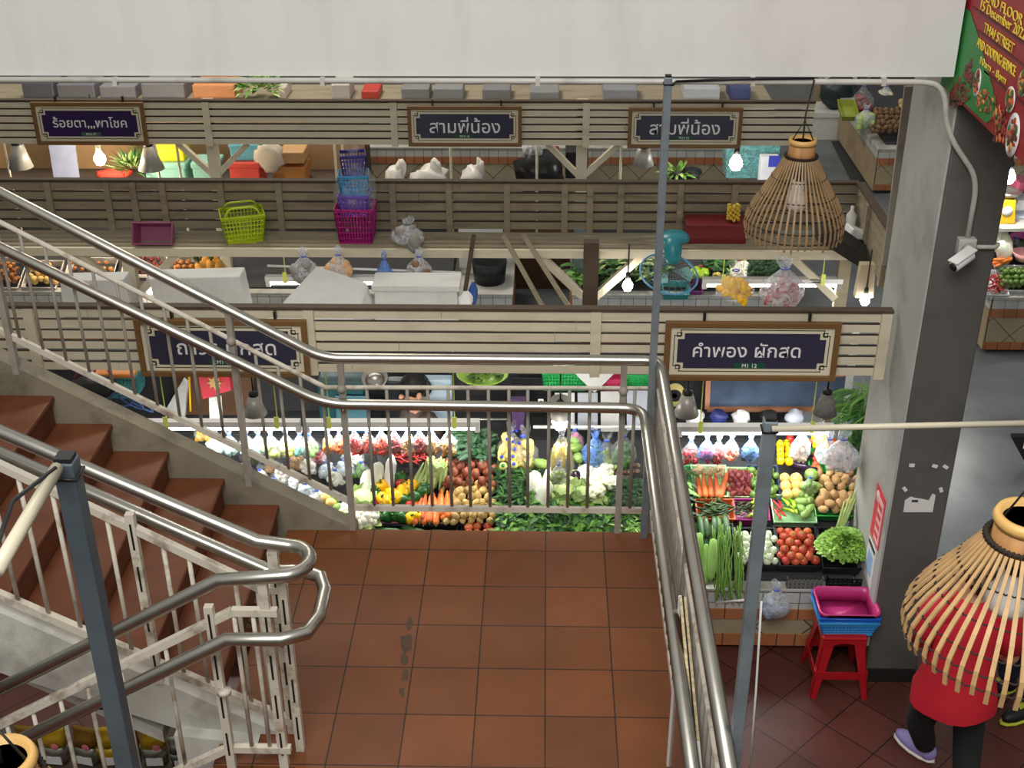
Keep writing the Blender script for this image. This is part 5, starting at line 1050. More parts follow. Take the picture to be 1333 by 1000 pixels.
# ================= far stalls =================
pk = thing('storage_plank', 'plank holding boxes and bags in the far stall', 'shelf', (-2, 5.6, .02)); ob('plank', M().bb(-5.6, -.72, 5.35, 5.95, .0, .02).bb(-.72, 3.0, 5.35, 5.62, .0, .02), DARKWOOD, pk)
for x in (-5.4, -2.5, .2, 2.9): ob('upright', M().bb(x-.02, x+.02, 5.55, 5.59, -.66, 0), DARKWOOD, pk)
def cbox(label, x0, x1, y0, Y, d, rgb, zb=.02, lid=True, name='storage_box', z1=None):
    a, b_ = PY(x0, y0, Y), PY(x1, y0, Y); zt_ = z1 or a.z; t = thing(name, label, 'box', ((a.x+b_.x)/2, Y, zb)); mt = mat('box_%d_%d_%d' % rgb, rgb, .45, var=.06)
    h = zt_-zb; ob('body', M().bb(a.x+.012, b_.x-.012, Y+.01, Y+d-.01, zb, zt_-h*.15), mt, t, bevel=.012)
    if lid: ob('lid', M().bb(a.x, b_.x, Y, Y+d, zt_-h*.25, zt_), mt, t, bevel=.015)
    return t
cbox('pale teal lidded box under the yellow box', 185, 241, 213, 5.4, .3, (150, 206, 190)); b = PY(220, 213, 5.4)
cbox('bright yellow lidded box on the pale teal box', 201, 239, 189, 5.45, .24, (240, 222, 30), zb=b.z)
cbox('pale teal lidded box right of the yellow box', 247, 283, 212, 5.4, .26, (150, 206, 190))
cbox('red lidded box beside the white post', 295, 338, 212, 5.4, .3, (226, 80, 66)); b = PY(316, 212, 5.4)
cbox('sky blue lidded box on the red box', 296, 336, 188, 5.45, .26, (110, 190, 206), zb=b.z)
cbox('brown cardboard box at the end of the plank', 352, 398, 214, 5.5, .3, (190, 126, 66), lid=False); b = PY(375, 214, 5.5)
cbox('pale cardboard box on the brown one', 360, 396, 196, 5.5, .28, (206, 160, 110), zb=b.z, lid=False)
single('plastic_sheet', M().ell(PY(350, 204, 5.45), (.12, .06, .14), nz=.5, seed=4), mat('cream_sheet', (220, 206, 184), .6, var=.1), 'crumpled cream sheet beside the sky blue box', 'sheet', PY(350, 204, 5.45))
single('blue_sheet', M().prism([PY(63, 188, 5.4), PY(97, 187, 5.4), PY(103, 232, 5.4), PY(70, 232, 5.4)], (0, .02, 0)), mat('blue_white_sheet', (170, 180, 214), .5, var=.15), 'pale blue sheet hanging left of the warm bulb', 'sheet', PY(80, 210, 5.4))
m = M(); leaf_heap(m, PY(172, 226, 5.4), (.1, .06, .1), 160, .14, .02, 9, 1, 2, 1.2); single('leafy_plant', m, [LEAF['pale'], LEAF['mid']], 'tuft of spiky yellow green leaves beside the grey cone lamp', 'plant', PY(172, 226, 5.4), recalc=False)
single('red_cloth', M().ell(PY(150, 226, 5.35), (.16, .06, .05), nz=.5), mat('red_cloth', (200, 60, 44), .8, var=.2), 'small red cloth lying below the warm bulb', 'cloth', PY(150, 226, 5.35))
for k, (x0, x1, y0) in enumerate(((500, 527, 214), (536, 582, 208), (600, 632, 221))):
    a, b_ = PY(x0, 232, 5.5), PY(x1, 232, 5.5); m = M(); c = (a+b_)/2; c.z = .02+.07; m.ell(c, ((b_.x-a.x)/2, .12, .12), nz=.5, seed=k+3); m.ell(c+Vector((.06, 0, .08)), (.05, .05, .1), nz=.6, seed=k); single('plastic_bag', m, mat('white_bag_film', (232, 228, 220), .35, var=.05), ['white plastic bag on the far plank, nearest the wrapped baskets', 'larger white plastic bag in the middle of the far plank', 'small white plastic bag at the right on the far plank'][k], 'bag', c)
c = PY(702, 218, 5.4); m = M(); m.ell(c+Vector((0, 0, -.03)), (.23, .17, .2), nz=.3, seed=2); t = single('rubbish_bag', m, mat('black_bag_film', (24, 24, 27), .3, var=.1), 'big black rubbish bag below the far sign', 'bag', c)
m = M(); m.ell(PY(695, 196, 5.4), (.1, .08, .08), nz=.6); single('plastic_bag', m, MILKY, 'clear plastic bundle on top of the black rubbish bag', 'bag', PY(695, 196, 5.4))
cbox('black box behind the white post below the far sign', 735, 768, 192, 5.7, .3, (26, 26, 28), lid=False)
cbox('dark red crate half hidden by the black rubbish bag', 713, 730, 192, 5.75, .2, (120, 40, 30), lid=False)
m = M(); m.ell(PY(893, 226, 5.4), (.14, .1, .06), nz=.5); single('dark_bag', m, BLACK, 'dark bag with leaves on the far plank left of the bright bulb', 'bag', PY(893, 226, 5.4))
m = M(); leaf_heap(m, PY(882, 228, 5.33), (.1, .05, .04), 50, .1, .03, 19, 1, 2, .7); single('lettuce_leaves', m, [LEAF['pale'], LEAF['bright']], 'pale leaves on the dark bag on the far plank', 'greens', PY(882, 228, 5.33), recalc=False)
single('display_case', M().prism([PY(945, 190, 5.6), PY(1015, 190, 5.6), PY(1015, 232, 5.6), PY(945, 232, 5.6)], (0, .25, 0)), film('teal_glass', (120, 190, 190), .5), 'teal glass case beside the bright far bulb', 'case', PY(980, 232, 5.6))
cbox('white box with a blue print beside the glass case', 990, 1018, 197, 5.42, .12, (226, 228, 232), lid=False); a = PY(1008, 210, 5.418); single('blue_print', M().bb(a.x-.05, a.x+.05, 5.41, 5.418, a.z-.05, a.z+.05), mat('blue_print', (60, 70, 180), .5), 'blue square print on the white far box', 'label', a)
# second far shelf seen in the strip under the beam
s2 = thing('storage_shelf', 'far shelf just under the beam with a row of grey boxes', 'shelf', (0, 6.6, .55)); ob('shelf_slats', M().bb(-6, 3.0, 6.25, 6.95, .52, .55), OLDSLAT, s2); ob('front_beam', M().bb(-6, 3.0, 6.22, 6.25, .44, .55), SLAT, s2); ob('post', M().bb(XC-.04, XC+.04, 6.3, 6.38, G, .52).bb(-5.4, -5.32, 6.3, 6.38, G, .52), SLAT, s2)
GB = [(24, 68, 104, (96, 98, 108), 'leftmost dark'), (70, 122, 107, (120, 120, 128), 'second'), (126, 176, 110, (136, 136, 144), 'third'), (180, 240, 106, (132, 132, 140), 'fourth'), (247, 306, 108, (226, 150, 96), 'orange'), (358, 372, 112, (210, 200, 190), 'small cream'), (428, 456, 107, (190, 186, 180), 'pale'), (468, 494, 117, (190, 60, 50), 'red'), (520, 560, 113, (132, 132, 134), 'fifth grey'), (562, 604, 113, (138, 138, 140), 'sixth grey'), (626, 666, 114, (126, 126, 128), 'seventh grey'), (688, 730, 118, (136, 136, 138), 'eighth grey'), (784, 832, 114, (140, 142, 146), 'last grey'), (890, 940, 112, (180, 184, 190), 'white'), (950, 980, 112, (60, 70, 120), 'blue')]  # the orange entry has warm light put into its box colour
for x0, x1, y, c, lb in GB: cbox('%s box in the strip of boxes just under the beam' % lb, x0, x1, y, 6.4, .35, c, zb=.55, lid=False, z1=max(PY(x0, y, 6.4).z, .62))
m = M(); leaf_heap(m, PY(338, 118, 6.4), (.2, .1, .06), 90, .12, .05, 17, 1, 2, .6); single('leafy_greens', m, [LEAF['bright'], LEAF['pale']], 'bright leaves among the boxes just under the beam', 'greens', PY(338, 118, 6.4), kind='stuff', recalc=False)
# far corner counter produce
EP = dict(z0=-.62, y0=8.95, k=.32)
taro = fresh(bpo); taro.data = taro.data.copy(); taro.data.materials[0] = mat('brown_taro', (120, 92, 64), .8, var=.2, rnd=.15); taro.name = 'taro_root'
pile(taro, 'brown root heaped on the far corner counter', 'roots on the far corner counter', 'root', ((1138, 1196, 140), (1130, 1196, 172)), 7, plane=EP, dz=.12, lay=2, rot='rand', lift=.05, sc=(.6, .85), vy=.8)
pile(fresh(pot), 'pale potato behind the far heap', 'pale potatoes on the far corner', 'potato', ((1170, 1200, 130), (1168, 1200, 142)), 8, plane=EP, dz=.2, lay=1, rot='rand', sc=(.9, 1.1))
bag('hanging net of red shallots at the far corner counter', 1125, 112, 9.6, .14, .34, DKR, .04, 40, CLEAR, el=1.1)
bag('hanging bag of pale garlic above the far potatoes', 1154, 112, 9.9, .12, .28, mat('pale_garlic2', (222, 206, 180), .6, var=.1), .04, 20, MILKY)
bag('white bag of leaves at the corner of the far counter', 1128, 142, 9.1, .12, .2, LEAF['pale'], .04, 14, MILKY)
for k in range(7): c = PS(1183+(k % 4)*6, 134-(k//4)*5, .25, **EP); single('garlic_bulb', M().lathe([(.001, -.04), (.045, -.02), (.04, .02), (.008, .06), (.006, .09)], c, 10), WHM, 'white garlic bulb on the far potatoes', 'garlic', c, 'garlic on the far potatoes')
tray('olive green tray on the far corner counter', (1093, 130, 1116, 152), (150, 160, 60), z0=-.5, y0=9.0, k=.32)
single('dark_sack', M().ell(PY(1092, 118, 11), (.24, .15, .22), nz=.4), mat('dark_green_sack', (40, 56, 54), .4, var=.2), 'dark sack at the top of the far corner counter', 'bag', PY(1092, 118, 11))
c0, c1 = PZ(1060, 182, G), PZ(1092, 182, G); t = thing('foam_box', 'white foam box standing on the far aisle floor above the bamboo lamp', 'box', ((c0.x+c1.x)/2, c0.y, G)); ob('body', M().bb(c0.x-.1, c1.x, c0.y, c0.y+.5, G, G+.3), FOAM, t); ob('lid', M().bb(c0.x-.1, c1.x+.02, c0.y-.02, c0.y+.52, G+.3, G+.36), FOAM, t)
single('floor_gutter', M().prism([PZ(1082, 184, G+.004), PZ(1096, 184, G+.004), PZ(1126, 236, G+.004), PZ(1108, 236, G+.004)], (0, 0, .002)), DARK, 'dark drain channel along the far corner counter', 'drain', PZ(1100, 210, G))
# right stall seen past the pillar
tray('white tray of limes right of the pillar', (1298, 346, 1350, 378), (226, 228, 232), z0=-.6, y0=4.75)
tray('pale tray of red chillies right of the pillar', (1278, 352, 1309, 384), (226, 228, 232), z0=-.6, y0=4.75)
cpile(lim, 'lime in the white tray right of the pillar', 'limes right of the pillar', 'lime', ((1302, 1345, 348), (1301, 1350, 374)), 8, sc=(.95, 1.1), lay=2, lift=.035)
c9 = fresh(chr_); pile(c9, 'red chilli in the pale tray right of the pillar', 'red chillies right of the pillar', 'chilli', ((1282, 1304, 356), (1280, 1307, 380)), 7, sc=(.6, .8), dz=.02, lay=2, plane=CP, vy=.6)
for k in range(4): inst(fresh(car), PS(1291+k*5, 339+k % 2*3, .06, **CP), (TILT, 1.3, .3*k), 1.0, 'carrot behind the chillies right of the pillar', 'carrots right of the pillar')['category'] = 'carrot'
for k, (x, y) in enumerate(((1303, 312), (1310, 322), (1305, 328))): inst(fresh(nap), PS(x, y, .1, **CP), (TILT-.7, .2, k), 1.0, 'pale cabbage beside the pillar below the scale', 'cabbages right of the pillar')['category'] = 'cabbage'
bag('clear bag of dark leaves right of the pillar', 1322, 310, 5.2, .14, .22, LEAF['dark'], .05, 22, CLEAR)
single('pink_sheet', M().prism([PY(1314, 308, 5.3), PY(1336, 296, 5.3), PY(1336, 318, 5.2), PY(1322, 318, 5.2)], (0, .02, .01)), mat('pink_sheet', (236, 90, 200), .5, var=.05), 'bright pink sheet right of the pillar', 'sheet', PY(1328, 310, 5.3))
t = thing('produce_bowl', 'pale pink bowl of shallots at the right edge', 'bowl', PS(1334, 332, .04, **CP)); ob('shell', M().lathe([(.001, -.05), (.07, -.045), (.11, .03), (.105, .03), (.065, -.035), (.001, -.04)], PS(1334, 332, .08, **CP), 20), mat('pink_bowl', (236, 180, 180), .4, var=.03), t)
p = PY(1308, 292, 5.1); t = thing('weighing_scale', 'yellow weighing scale with a steel pan right of the pillar', 'scale', p); YS = mat('yellow_scale_paint', (216, 168, 30), .4, var=.1)
m = M(); m.prism([p+Vector((-.09, 0, 0)), p+Vector((.09, 0, 0)), p+Vector((.06, 0, .22)), p+Vector((-.06, 0, .22))], (0, .14, 0)); ob('housing', m, YS, t, bevel=.01); ob('pan', M().lathe([(.001, .25), (.1, .255), (.12, .285), (.115, .285), (.09, .262), (.001, .258)], p+Vector((0, .07, 0)), 20), STEEL, t); ob('dial', M().lathe([(.001, 0), (.045, 0), (.045, .006), (.001, .006)], p+Vector((0, -.002, .12)), 18, (PI/2, 0, 0)), WHITEP, t)
tb = thing('stall_table', 'raised shelf carrying the scale right of the pillar', 'table', (5.6, 5.3, p.z)); ob('table_top', M().bb(4.75, 7.5, 5.0, 5.8, p.z-.03, p.z), TOPM, tb); ob('leg', M().bb(4.8, 4.85, 5.5, 5.55, -.66, p.z-.03), DARKWOOD, tb); ob('leg', M().bb(7.4, 7.45, 5.5, 5.55, -.66, p.z-.03), DARKWOOD, tb)
for k, (x, y, rgb, lb) in enumerate(((1327, 262, (220, 224, 230), 'white packet pile beside the yellow scale'), (1328, 284, (190, 200, 214), 'pale blue packet pile below the white one'), (1330, 240, (110, 40, 60), 'dark red bag beside the bright bulb'))):
    c = PY(x, y, 5.3); single('packet', M().box(c, (.16, .14, .1), (.2, .1, .3)), mat('pk%d' % k, rgb, .5, var=.2), lb, 'packet', c)
# board on the right floor with chalk writing
q = [PZ(1316, 569, G+.2), PZ(1345, 569, G+.2), PZ(1345, 612, G+.02), PZ(1334, 602, G+.02)]
t = thing('chalk_sign', 'black writing board on the concrete floor at the right edge', 'sign', q[3]); ob('board', M().prism(q, (0, .02, .02)), BLACK, t)
a = PZ(1328, 578, G+.19); 
for k in range(3): text('chalk_writing', ['AE', 'of', 'a'][k], t, (a.x+.05+.02*k, a.y-.035-.09*k, a.z-.03*k+.012), (1, 0, 0), (0, .85, .5), [.1, .08, .05][k], LETTER)
# ================= stall interior behind the front display =================
sx = thing('back_shelf', 'dark shelf behind the front display holding crates', 'shelf', (0, 1.85, -.33)); hx_ = PY(546, 493, 1.9).x; ob('plank', M().bb(-4.1, hx_-.27, 1.7, 2.01, -.36, -.33).bb(hx_+.27, 2.5, 1.7, 2.01, -.36, -.33), DARK, sx)
for x in (-4, -1.5, .9, 2.4): ob('upright', M().bb(x-.02, x+.02, 1.96, 2.0, -.75, -.36), DARK, sx)
SB = -.33
def ibox(label, x0, x1, y0, Y, d, rgb, name='storage_crate', zb=SB, lid=False): return cbox(label, x0, x1, y0, Y, d, rgb, zb, lid, name)
def icrate(label, x0, x1, y0, Y, h, rgb, d=.2, name='plastic_crate'):
    a, b_ = PY(x0, y0, Y), PY(x1, y0, Y); return basket(name, label, ((a.x+b_.x)/2, Y+d/2, a.z-h), b_.x-a.x, d, h, rgb, 0, .9, False, 14, 5)
ibox('dark teal box behind the railing left of the steel bowl', 408, 474, 488, 1.75, .2, (18, 72, 76)); ibox('grey blue tub below the dark teal box', 432, 482, 508, 1.72, .03, (70, 110, 122))
c = PY(488, 494, 1.75); single('steel_bowl', M().lathe([(.001, -.04), (.04, -.035), (.08, .02), (.085, .02), (.04, -.028), (.001, -.034)], c, 20, (.5, 0, 0)), STEEL, 'steel bowl leaning behind the upper tube', 'bowl', c)
ibox('stack of blue and white packs behind the seated person', 530, 590, 486, 1.9, .1, (190, 212, 226)); ibox('black bin behind the railing near the green dish', 500, 530, 488, 1.85, .1, (30, 36, 40))
c = PY(628, 490, 1.75); t = thing('oval_dish', 'big pale green oval dish with leaves behind the upper tube', 'dish', c); ob('shell', M().lathe([(.001, -.03), (.12, -.025), (.165, .02), (.16, .024), (.115, -.015), (.001, -.02)], c, 26, (.3, 0, 0), (1, .6)), plastic('lime_dish', (170, 210, 90)), t); m = M(); leaf_heap(m, c+Vector((.02, -.01, 0)), (.08, .04, .02), 40, .05, .02, 3, 1, 1, .4); ob('leaves', m, LEAF['mid'], t, recalc=False)
ibox('black board standing right of the green dish', 664, 712, 484, 1.95, .03, (34, 34, 38), 'black_board')
icrate('bright green crate behind the railing beside the papers', 706, 765, 486, 1.78, .12, (50, 190, 100)); icrate('bright green crate of onions near the railing post', 812, 846, 490, 1.78, .1, (50, 190, 100)); icrate('pink crate left of the small green crate', 786, 814, 496, 1.76, .08, (226, 70, 120))
q = [PY(748, 486, 1.72), PY(800, 486, 1.72), PY(774, 512, 1.68)]; single('paper_sheet', M().prism(q, (0, .008, 0)), WHITEP, 'white paper folded to a point hanging between the green crates', 'paper', q[0])
for k, (x0, x1, y0, y1, c) in enumerate(((722, 748, 512, 556, (214, 216, 222)), (752, 778, 512, 560, (190, 196, 206)), (782, 812, 510, 562, (226, 226, 222)), (816, 848, 508, 560, (206, 212, 226)))):
    q = [PY(x0, y0, 1.66), PY(x1, y0, 1.66), PY(x1, y1, 1.66), PY(x0, y1, 1.66)]; single('paper_sheet', M().prism(q, (0, .006, 0)), mat('sheet%d' % k, c, .7, var=.08), ['white sheet hanging left of the globe bulb', 'pale sheet hanging right of the globe bulb', 'white sheet hanging before the railing post', 'bluish sheet hanging behind the railing post'][k], 'paper', q[0])
q = [PY(852, 482, 1.9), PY(866, 482, 1.9), PY(866, 552, 1.9), PY(852, 552, 1.9)]; single('blue_drum', M().prism(q, (0, .1, 0)), mat('blue_drum', (30, 56, 150), .4, var=.1), 'blue plastic drum behind the rail corner', 'drum', q[3])
q = [PY(664, 520, 1.7), PY(684, 520, 1.7), PY(682, 560, 1.7), PY(668, 560, 1.7)]; single('purple_cloth', M().prism(q, (0, .04, 0)), mat('purple_cloth', (88, 62, 110), .8, var=.2), 'purple cloth hanging above the stickered fruit', 'cloth', q[0])
p = PY(704, 525, 1.68); t = thing('price_card', 'small white card hanging left of the globe bulb', 'card', p); ob('sheet', M().box(p, (.035, .004, .06)), WHITEP, t); m = M(); m.box(p+Vector((0, -.004, .004)), (.014, .003, .03)); ob('mark', m, BLACK, t)
single('steel_rod', M().tube([PY(395, 546, 1.45), PY(660, 546, 1.45)], .008, 8), STEEL, 'thin steel rod behind the left tube lights', 'rod', PY(530, 546, 1.45))
# left of the stair rail
q = [PY(228, 480, 1.95), PY(330, 480, 1.95), PY(330, 548, 1.95), PY(228, 548, 1.95)]; single('plywood_panel', M().prism(q, (0, .02, 0)), mat('brown_plywood', (104, 74, 50), .8, var=.15, stretch=(3, 3, .6), scale=6), 'brown plywood panel behind the red gift bag', 'panel', q[3])
q = [PY(258, 488, 1.5), PY(297, 485, 1.5), PY(301, 508, 1.5), PY(264, 520, 1.5)]; t = thing('gift_bag', 'red and pink gift bag with a gold star hanging under the hidden sign', 'bag', q[0]); ob('body', M().prism(q, (0, .05, 0)), mat('red_bag', (226, 50, 70), .5, var=.08), t); c = (q[0]+q[2])/2; m = M()
m.prism([c+Vector((math.cos(PI/2+k*PI/8)*(.05 if k % 2 == 0 else .028), -.008, math.sin(PI/2+k*PI/8)*(.05 if k % 2 == 0 else .028))) for k in range(16)], (0, .006, 0)); ob('gold_star', m, mat('gold_print', (226, 186, 110), .5, var=0), t)
q = [PY(272, 518, 1.55), PY(288, 516, 1.55), PY(290, 546, 1.55), PY(273, 548, 1.55)]; single('paper_strip', M().prism(q, (0, .008, 0)), mat('patterned_paper', (220, 220, 216), .7, var=.4, scale=60), 'white patterned paper strip below the red gift bag', 'paper', q[0])
single('wooden_stick', M().tube([PY(246, 486, 1.6), PY(248, 535, 1.6)], .007, 7), VEG['pepy'], 'yellow stick hanging left of the red gift bag', 'stick', PY(247, 520, 1.6))
q = [PY(212, 540, 1.8), PY(238, 495, 1.8), PY(244, 500, 1.8), PY(240, 545, 1.8)]; single('foam_sheet', M().prism(q, (0, .04, 0)), FOAM, 'pale slanted foam sheet left of the plywood panel', 'sheet', q[0])
icrate('teal crate with an orange rim behind the stair balusters', 112, 176, 492, 1.6, .14, (70, 150, 150)); ibox('orange lid on the teal crate behind the balusters', 112, 176, 487, 1.58, .2, (226, 140, 60), 'crate_lid', zb=PY(112, 494, 1.58).z)
m = M(); m.ell(PY(120, 505, 1.5), (.16, .1, .08), nz=.3); single('dark_sack', m, BLACK, 'dark sack behind the upper stair balusters', 'bag', PY(120, 505, 1.5))
for k in range(3): single('wire_coil', M().tube([PY(158, 520, 1.4)+Vector((.07*math.cos(a+k)+.05*k, .02*k, .05*math.sin(a)-.03*k)) for a in [i*.5 for i in range(13)]], .006, 6, closed=True), mat('blue_cable', (60, 90, 140), .5, var=.1), 'blue cable coil lying behind the stair string', 'cable', PY(158, 520, 1.4), 'cable coils behind the stairs')
m = M()
for k in range(2): m.tube([PY(98+k*22, 492, 1.55), PY(104+k*22, 476, 1.55), PY(116+k*22, 476, 1.55), PY(124+k*22, 494, 1.55)], .007, 7, fil=.03)
single('bag_handles', m, mat('pink_cord', (226, 90, 140), .5), 'pink carrier handles behind the upper stair balusters', 'bag', PY(115, 485, 1.55))
# chalkboard
q = [PY(922, 492, 1.9), PY(1104, 486, 1.9), PY(1100, 532, 1.84), PY(920, 532, 1.84)]; t = thing('chalkboard', 'blue grey chalkboard in a wooden frame leaning under the front sign', 'board', q[3]); CHALK = mat('dusty_chalkboard', (70, 88, 112), .8, var=.35, scale=9)
ob('slate', M().prism(q, (0, .02, 0)), CHALK, t); m = M()
for a, b_ in ((0, 1), (1, 2), (2, 3), (3, 0)): m.beam(q[a]+Vector((0, -.004, 0)), q[b_]+Vector((0, -.004, 0)), .03, .028, (0, 1, 0))
ob('frame', m, mat('pine_frame', (190, 130, 96), .6, var=.1), t)
p = PY(878, 514, 1.85); t = thing('yellow_plaque', 'yellow round edged plaque with a dark ring left of the white cone lamp', 'plaque', p); ob('panel', M().lathe([(.001, 0), (.07, 0), (.07, .01), (.001, .01)], p, 24, (PI/2, 0, 0), (1, 1.2)), mat('yellow_plaque', (226, 214, 130), .5, var=.05), t); ob('ring', M().lathe([(.036, .01), (.044, .01), (.044, .014), (.036, .014)], p, 24, (PI/2, 0, 0)), BLACK, t); ob('shield', M().lathe([(.001, .01), (.02, .01), (.02, .014), (.001, .014)], p, 5, (PI/2, 0, 0)), mat('olive_print', (120, 110, 60), .5), t)
for k, x in enumerate((905, 935, 965, 1000, 1035)): c = PY(x, 543, 1.7); single('plastic_bag', M().ell(c, (.06, .05, .05), nz=.4, seed=k), [WHITEP, mat('navy_pack', (34, 44, 110), .5), WHITEP, BLACK, mat('pale_pack', (200, 206, 220), .5)][k], 'small pack on the back shelf below the chalkboard, ' + ['at its left end', 'navy blue', 'white in the middle', 'black', 'pale near the steel pole'][k], 'bag', c)
# ================= bamboo basket lamps =================
PROF = [(.058, .0), (.06, -.045), (.076, -.085), (.108, -.15), (.15, -.23), (.196, -.31), (.226, -.38), (.232, -.43), (.224, -.485)]
def prof0(t):
    L = [0]
    for i in range(1, len(PROF)): L.append(L[-1]+math.hypot(PROF[i][0]-PROF[i-1][0], PROF[i][1]-PROF[i-1][1]))
    s_ = t*L[-1]
    for i in range(1, len(L)):
        if s_ <= L[i]+1e-9: u = (s_-L[i-1])/(L[i]-L[i-1]); return tuple(PROF[i-1][j]+(PROF[i][j]-PROF[i-1][j])*u for j in (0, 1))
def lamp(label, c, cordtop, n=46, zk=1.0, mt=None, rk=1.0):
    t = thing('bamboo_lamp', label, 'lamp', c); c = Vector(c); mt = mt or BAMBOO; prof = lambda q: (lambda rz: (rz[0], rz[1]*zk))(prof0(q))
    m = M()
    for k in range(n):
        a = 2*PI*k/n; j = RR.uniform(-.012, .012); ca, sa = math.cos(a), math.sin(a); pts = []
        for i in range(10): r, z = prof(.16+.84*i/9); r = .066+(r-.066)*rk if r > .066 else r; pts.append(c+Vector((r*ca, r*sa, z+(j if i == 9 else 0))))
        for i in range(9): m.beam(pts[i], pts[i+1], .0095-.002*(i < 3), .005, (ca, sa, .3))
    ob('bamboo_slats', m, mt, t)
    ob('neck_wrap', M().lathe([(.058, -.004), (.06, -.05), (.068, -.075), (.062, -.075), (.054, -.05), (.052, -.004), (.058, -.004)], c, 30), mat('bamboo_strips', (176, 128, 78), .6, var=.3, scale=40, stretch=(1, 1, .1)), t)
    ob('top_ring', M().lathe([(.046, .0), (.05, .012), (.06, .014), (.066, .0), (.06, -.014), (.05, -.014), (.046, 0)], c, 30), mat('pale_bamboo_ring', (206, 164, 96), .45, var=.1), t)
    for tt in (.14, .36, .55, .72, .83, .93):
        r, z = prof(tt); r = .066+(r-.066)*rk if r > .066 else r; ob('binding_hoop', M().tube([c+Vector(((r+.003*(1 if k % 2 else -1))*math.cos(k*PI/n), (r+.003*(1 if k % 2 else -1))*math.sin(k*PI/n), z)) for k in range(2*n)], (.003 if n > 45 else .0022) if tt > .2 else .0055, 5, closed=True), CORD, t)
    b_ = ob('bulb', M().lathe([(.001, -.36*zk), (.035, -.352*zk), (.05, -.32*zk), (.045, -.28*zk), (.03, -.25*zk), (.028, -.2*zk), (.001, -.2*zk)], c, 18), mat('unlit_bulb', (240, 238, 232), .3, var=0), t)
    ob('socket', M().lathe([(.02, -.2*zk), (.022, -.15*zk), (.008, -.14*zk)], c, 12), BLACK, t)
    ob('hanging_cord', M().tube([c+Vector((0, 0, -.14)), c+Vector((0, 0, .12)), cordtop], .004, 7), BLACK, t)
    ob('hanger', M().tube([c+Vector((-.05, 0, .0)), c+Vector((0, 0, .1)), c+Vector((.05, 0, 0))], .003, 6), BLACK, t)
    return t
l1 = PY(1045, 184, .3); ct = PY(1060, 104, .38)
DB = mat('dark_bamboo_cane', (152, 124, 88), .55, var=.2, scale=9, stretch=(4, 4, 1))
lamp('bamboo basket lamp hanging from the beam in front of the middle stalls', l1, ct, 46, .93, mt=DB)
l2 = CO+ray(1337, 676)*2.5; lamp('pale bamboo basket lamp close by at the right, above the person in red', l2, l2+Vector((.02, -.05, 2.0)), 44, .64, rk=.82)
l3 = CO+ray(2, 992)*2.35; lamp('bamboo basket lamp at the lower left corner, only its top ring showing', l3, l3+Vector((-.1, -.1, 2.0)), 40, .64, rk=.6)
single('black_cable', M().tube([t1+Vector((.02, -.02, -.03)), PY(880, 106, .385), PY(960, 103, .385), PY(1060, 102, .385)], .006, 7), BLACK, 'black cable running from the thin pole along the beam to the lamp', 'cable', PY(960, 103, .385))
# ================= conduit and camera =================
PVC = mat('white_pvc_pipe', (196, 194, 186), .45, var=.06, dirt=(120, 116, 104), dirt_amt=.5)
cp = [(-4.5, .405, PY(10, 103, .405).z), PY(1200, 107, .405), PY(1222, 110, .4), PY(1231, 130, .4), PY(1231, 156, .4), PY(1240, 184, .4), PY(1268, 226, .4), PY(1270, 250, .4), PY(1259, 312, .4)]
t = thing('conduit_pipe', 'white conduit running along the beam and down the pillar to the camera', 'pipe', cp[1]); ob('pipe', M().tube(cp, .013, 10, fil=.05), PVC, t)
for x in (150, 420, 700, 980, 1150): p = PY(x, 106, .405); ob('clip', M().box((p.x, .408, p.z), (.02, .034, .036)), PVC, t)
p = PY(1257, 320, .4); t = thing('security_camera', 'white bullet security camera on a square box on the pillar front', 'camera', p)
ob('junction_box', M().box(p+Vector((0, -.005, .0)), (.085, .05, .085)), PVC, t, bevel=.006)
ob('mount', M().lathe([(.001, .03), (.026, .026), (.03, 0)], p+Vector((.004, -.03, -.005)), 16, (PI/2, 0, 0)), PVC, t)
a, b_ = p+Vector((.01, -.075, -.012)), p+Vector((-.085, -.13, -.055))
ob('body', M().tube([a, a.lerp(b_, .05), b_], [.02, .027, .027], 14), WHITEP, t); ob('sunshield', M().beam(a+Vector((0, 0, .03)), b_.lerp(a, -.12)+Vector((0, 0, .03)), .058, .006), WHITEP, t); ob('lens', M().tube([b_, b_.lerp(a, -.06)], .021, 14), BLACK, t); ob('bracket', M().tube([p+Vector((.004, -.03, -.005)), a], .011, 8), PVC, t)
single('conduit_pipe', M().tube([p+Vector((.04, 0, -.005)), PY(1296, 322, .4), PY(1299, 318, .45)], .011, 8, fil=.02), PVC, 'short white conduit from the camera box round the pillar edge', 'pipe', p+Vector((.04, 0, -.005)))
# ================= banner =================
bt = thing('event_banner', 'red and green event banner with food pictures at the upper right', 'banner', (2.738, .1, 2.18)); XB = 2.738
ZBN = (PX(1262, 142, XB).z+PX(1316, 200, XB).z)/2; ob('sheet', M().bb(XB-.002, XB+.004, -1.6, .62, ZBN, 3.5), mat('banner_red', (158, 26, 34), .5, var=.15, stretch=(1, 1, 8), scale=4), bt)
def bpoly(pts, x=XB-.004): return [PX(a, b_, x) for a, b_ in pts]
Z = lambda x, y: (1200+x/4.55, y/4.55)
ob('green_field', M().prism(bpoly([Z(*p) for p in ((215, 20), (285, 65), (330, 200), (420, 520), (440, 690), (380, 730), (250, 610), (110, 500))]), (-.001, 0, 0)), mat('banner_green', (48, 140, 66), .5, var=.1), bt)
m = M()
for a, b_ in (((300, 40), (640, 250)), ((330, 180), (640, 420)), ((370, 420), (620, 640))): q0, q1 = PX(*Z(*a), XB-.004), PX(*Z(*b_), XB-.004); q1.z = q0.z; m.beam(q0, q1, .002, .008)
ob('plank_line', m, mat('banner_dark_red', (84, 14, 20), .5, var=0), bt)
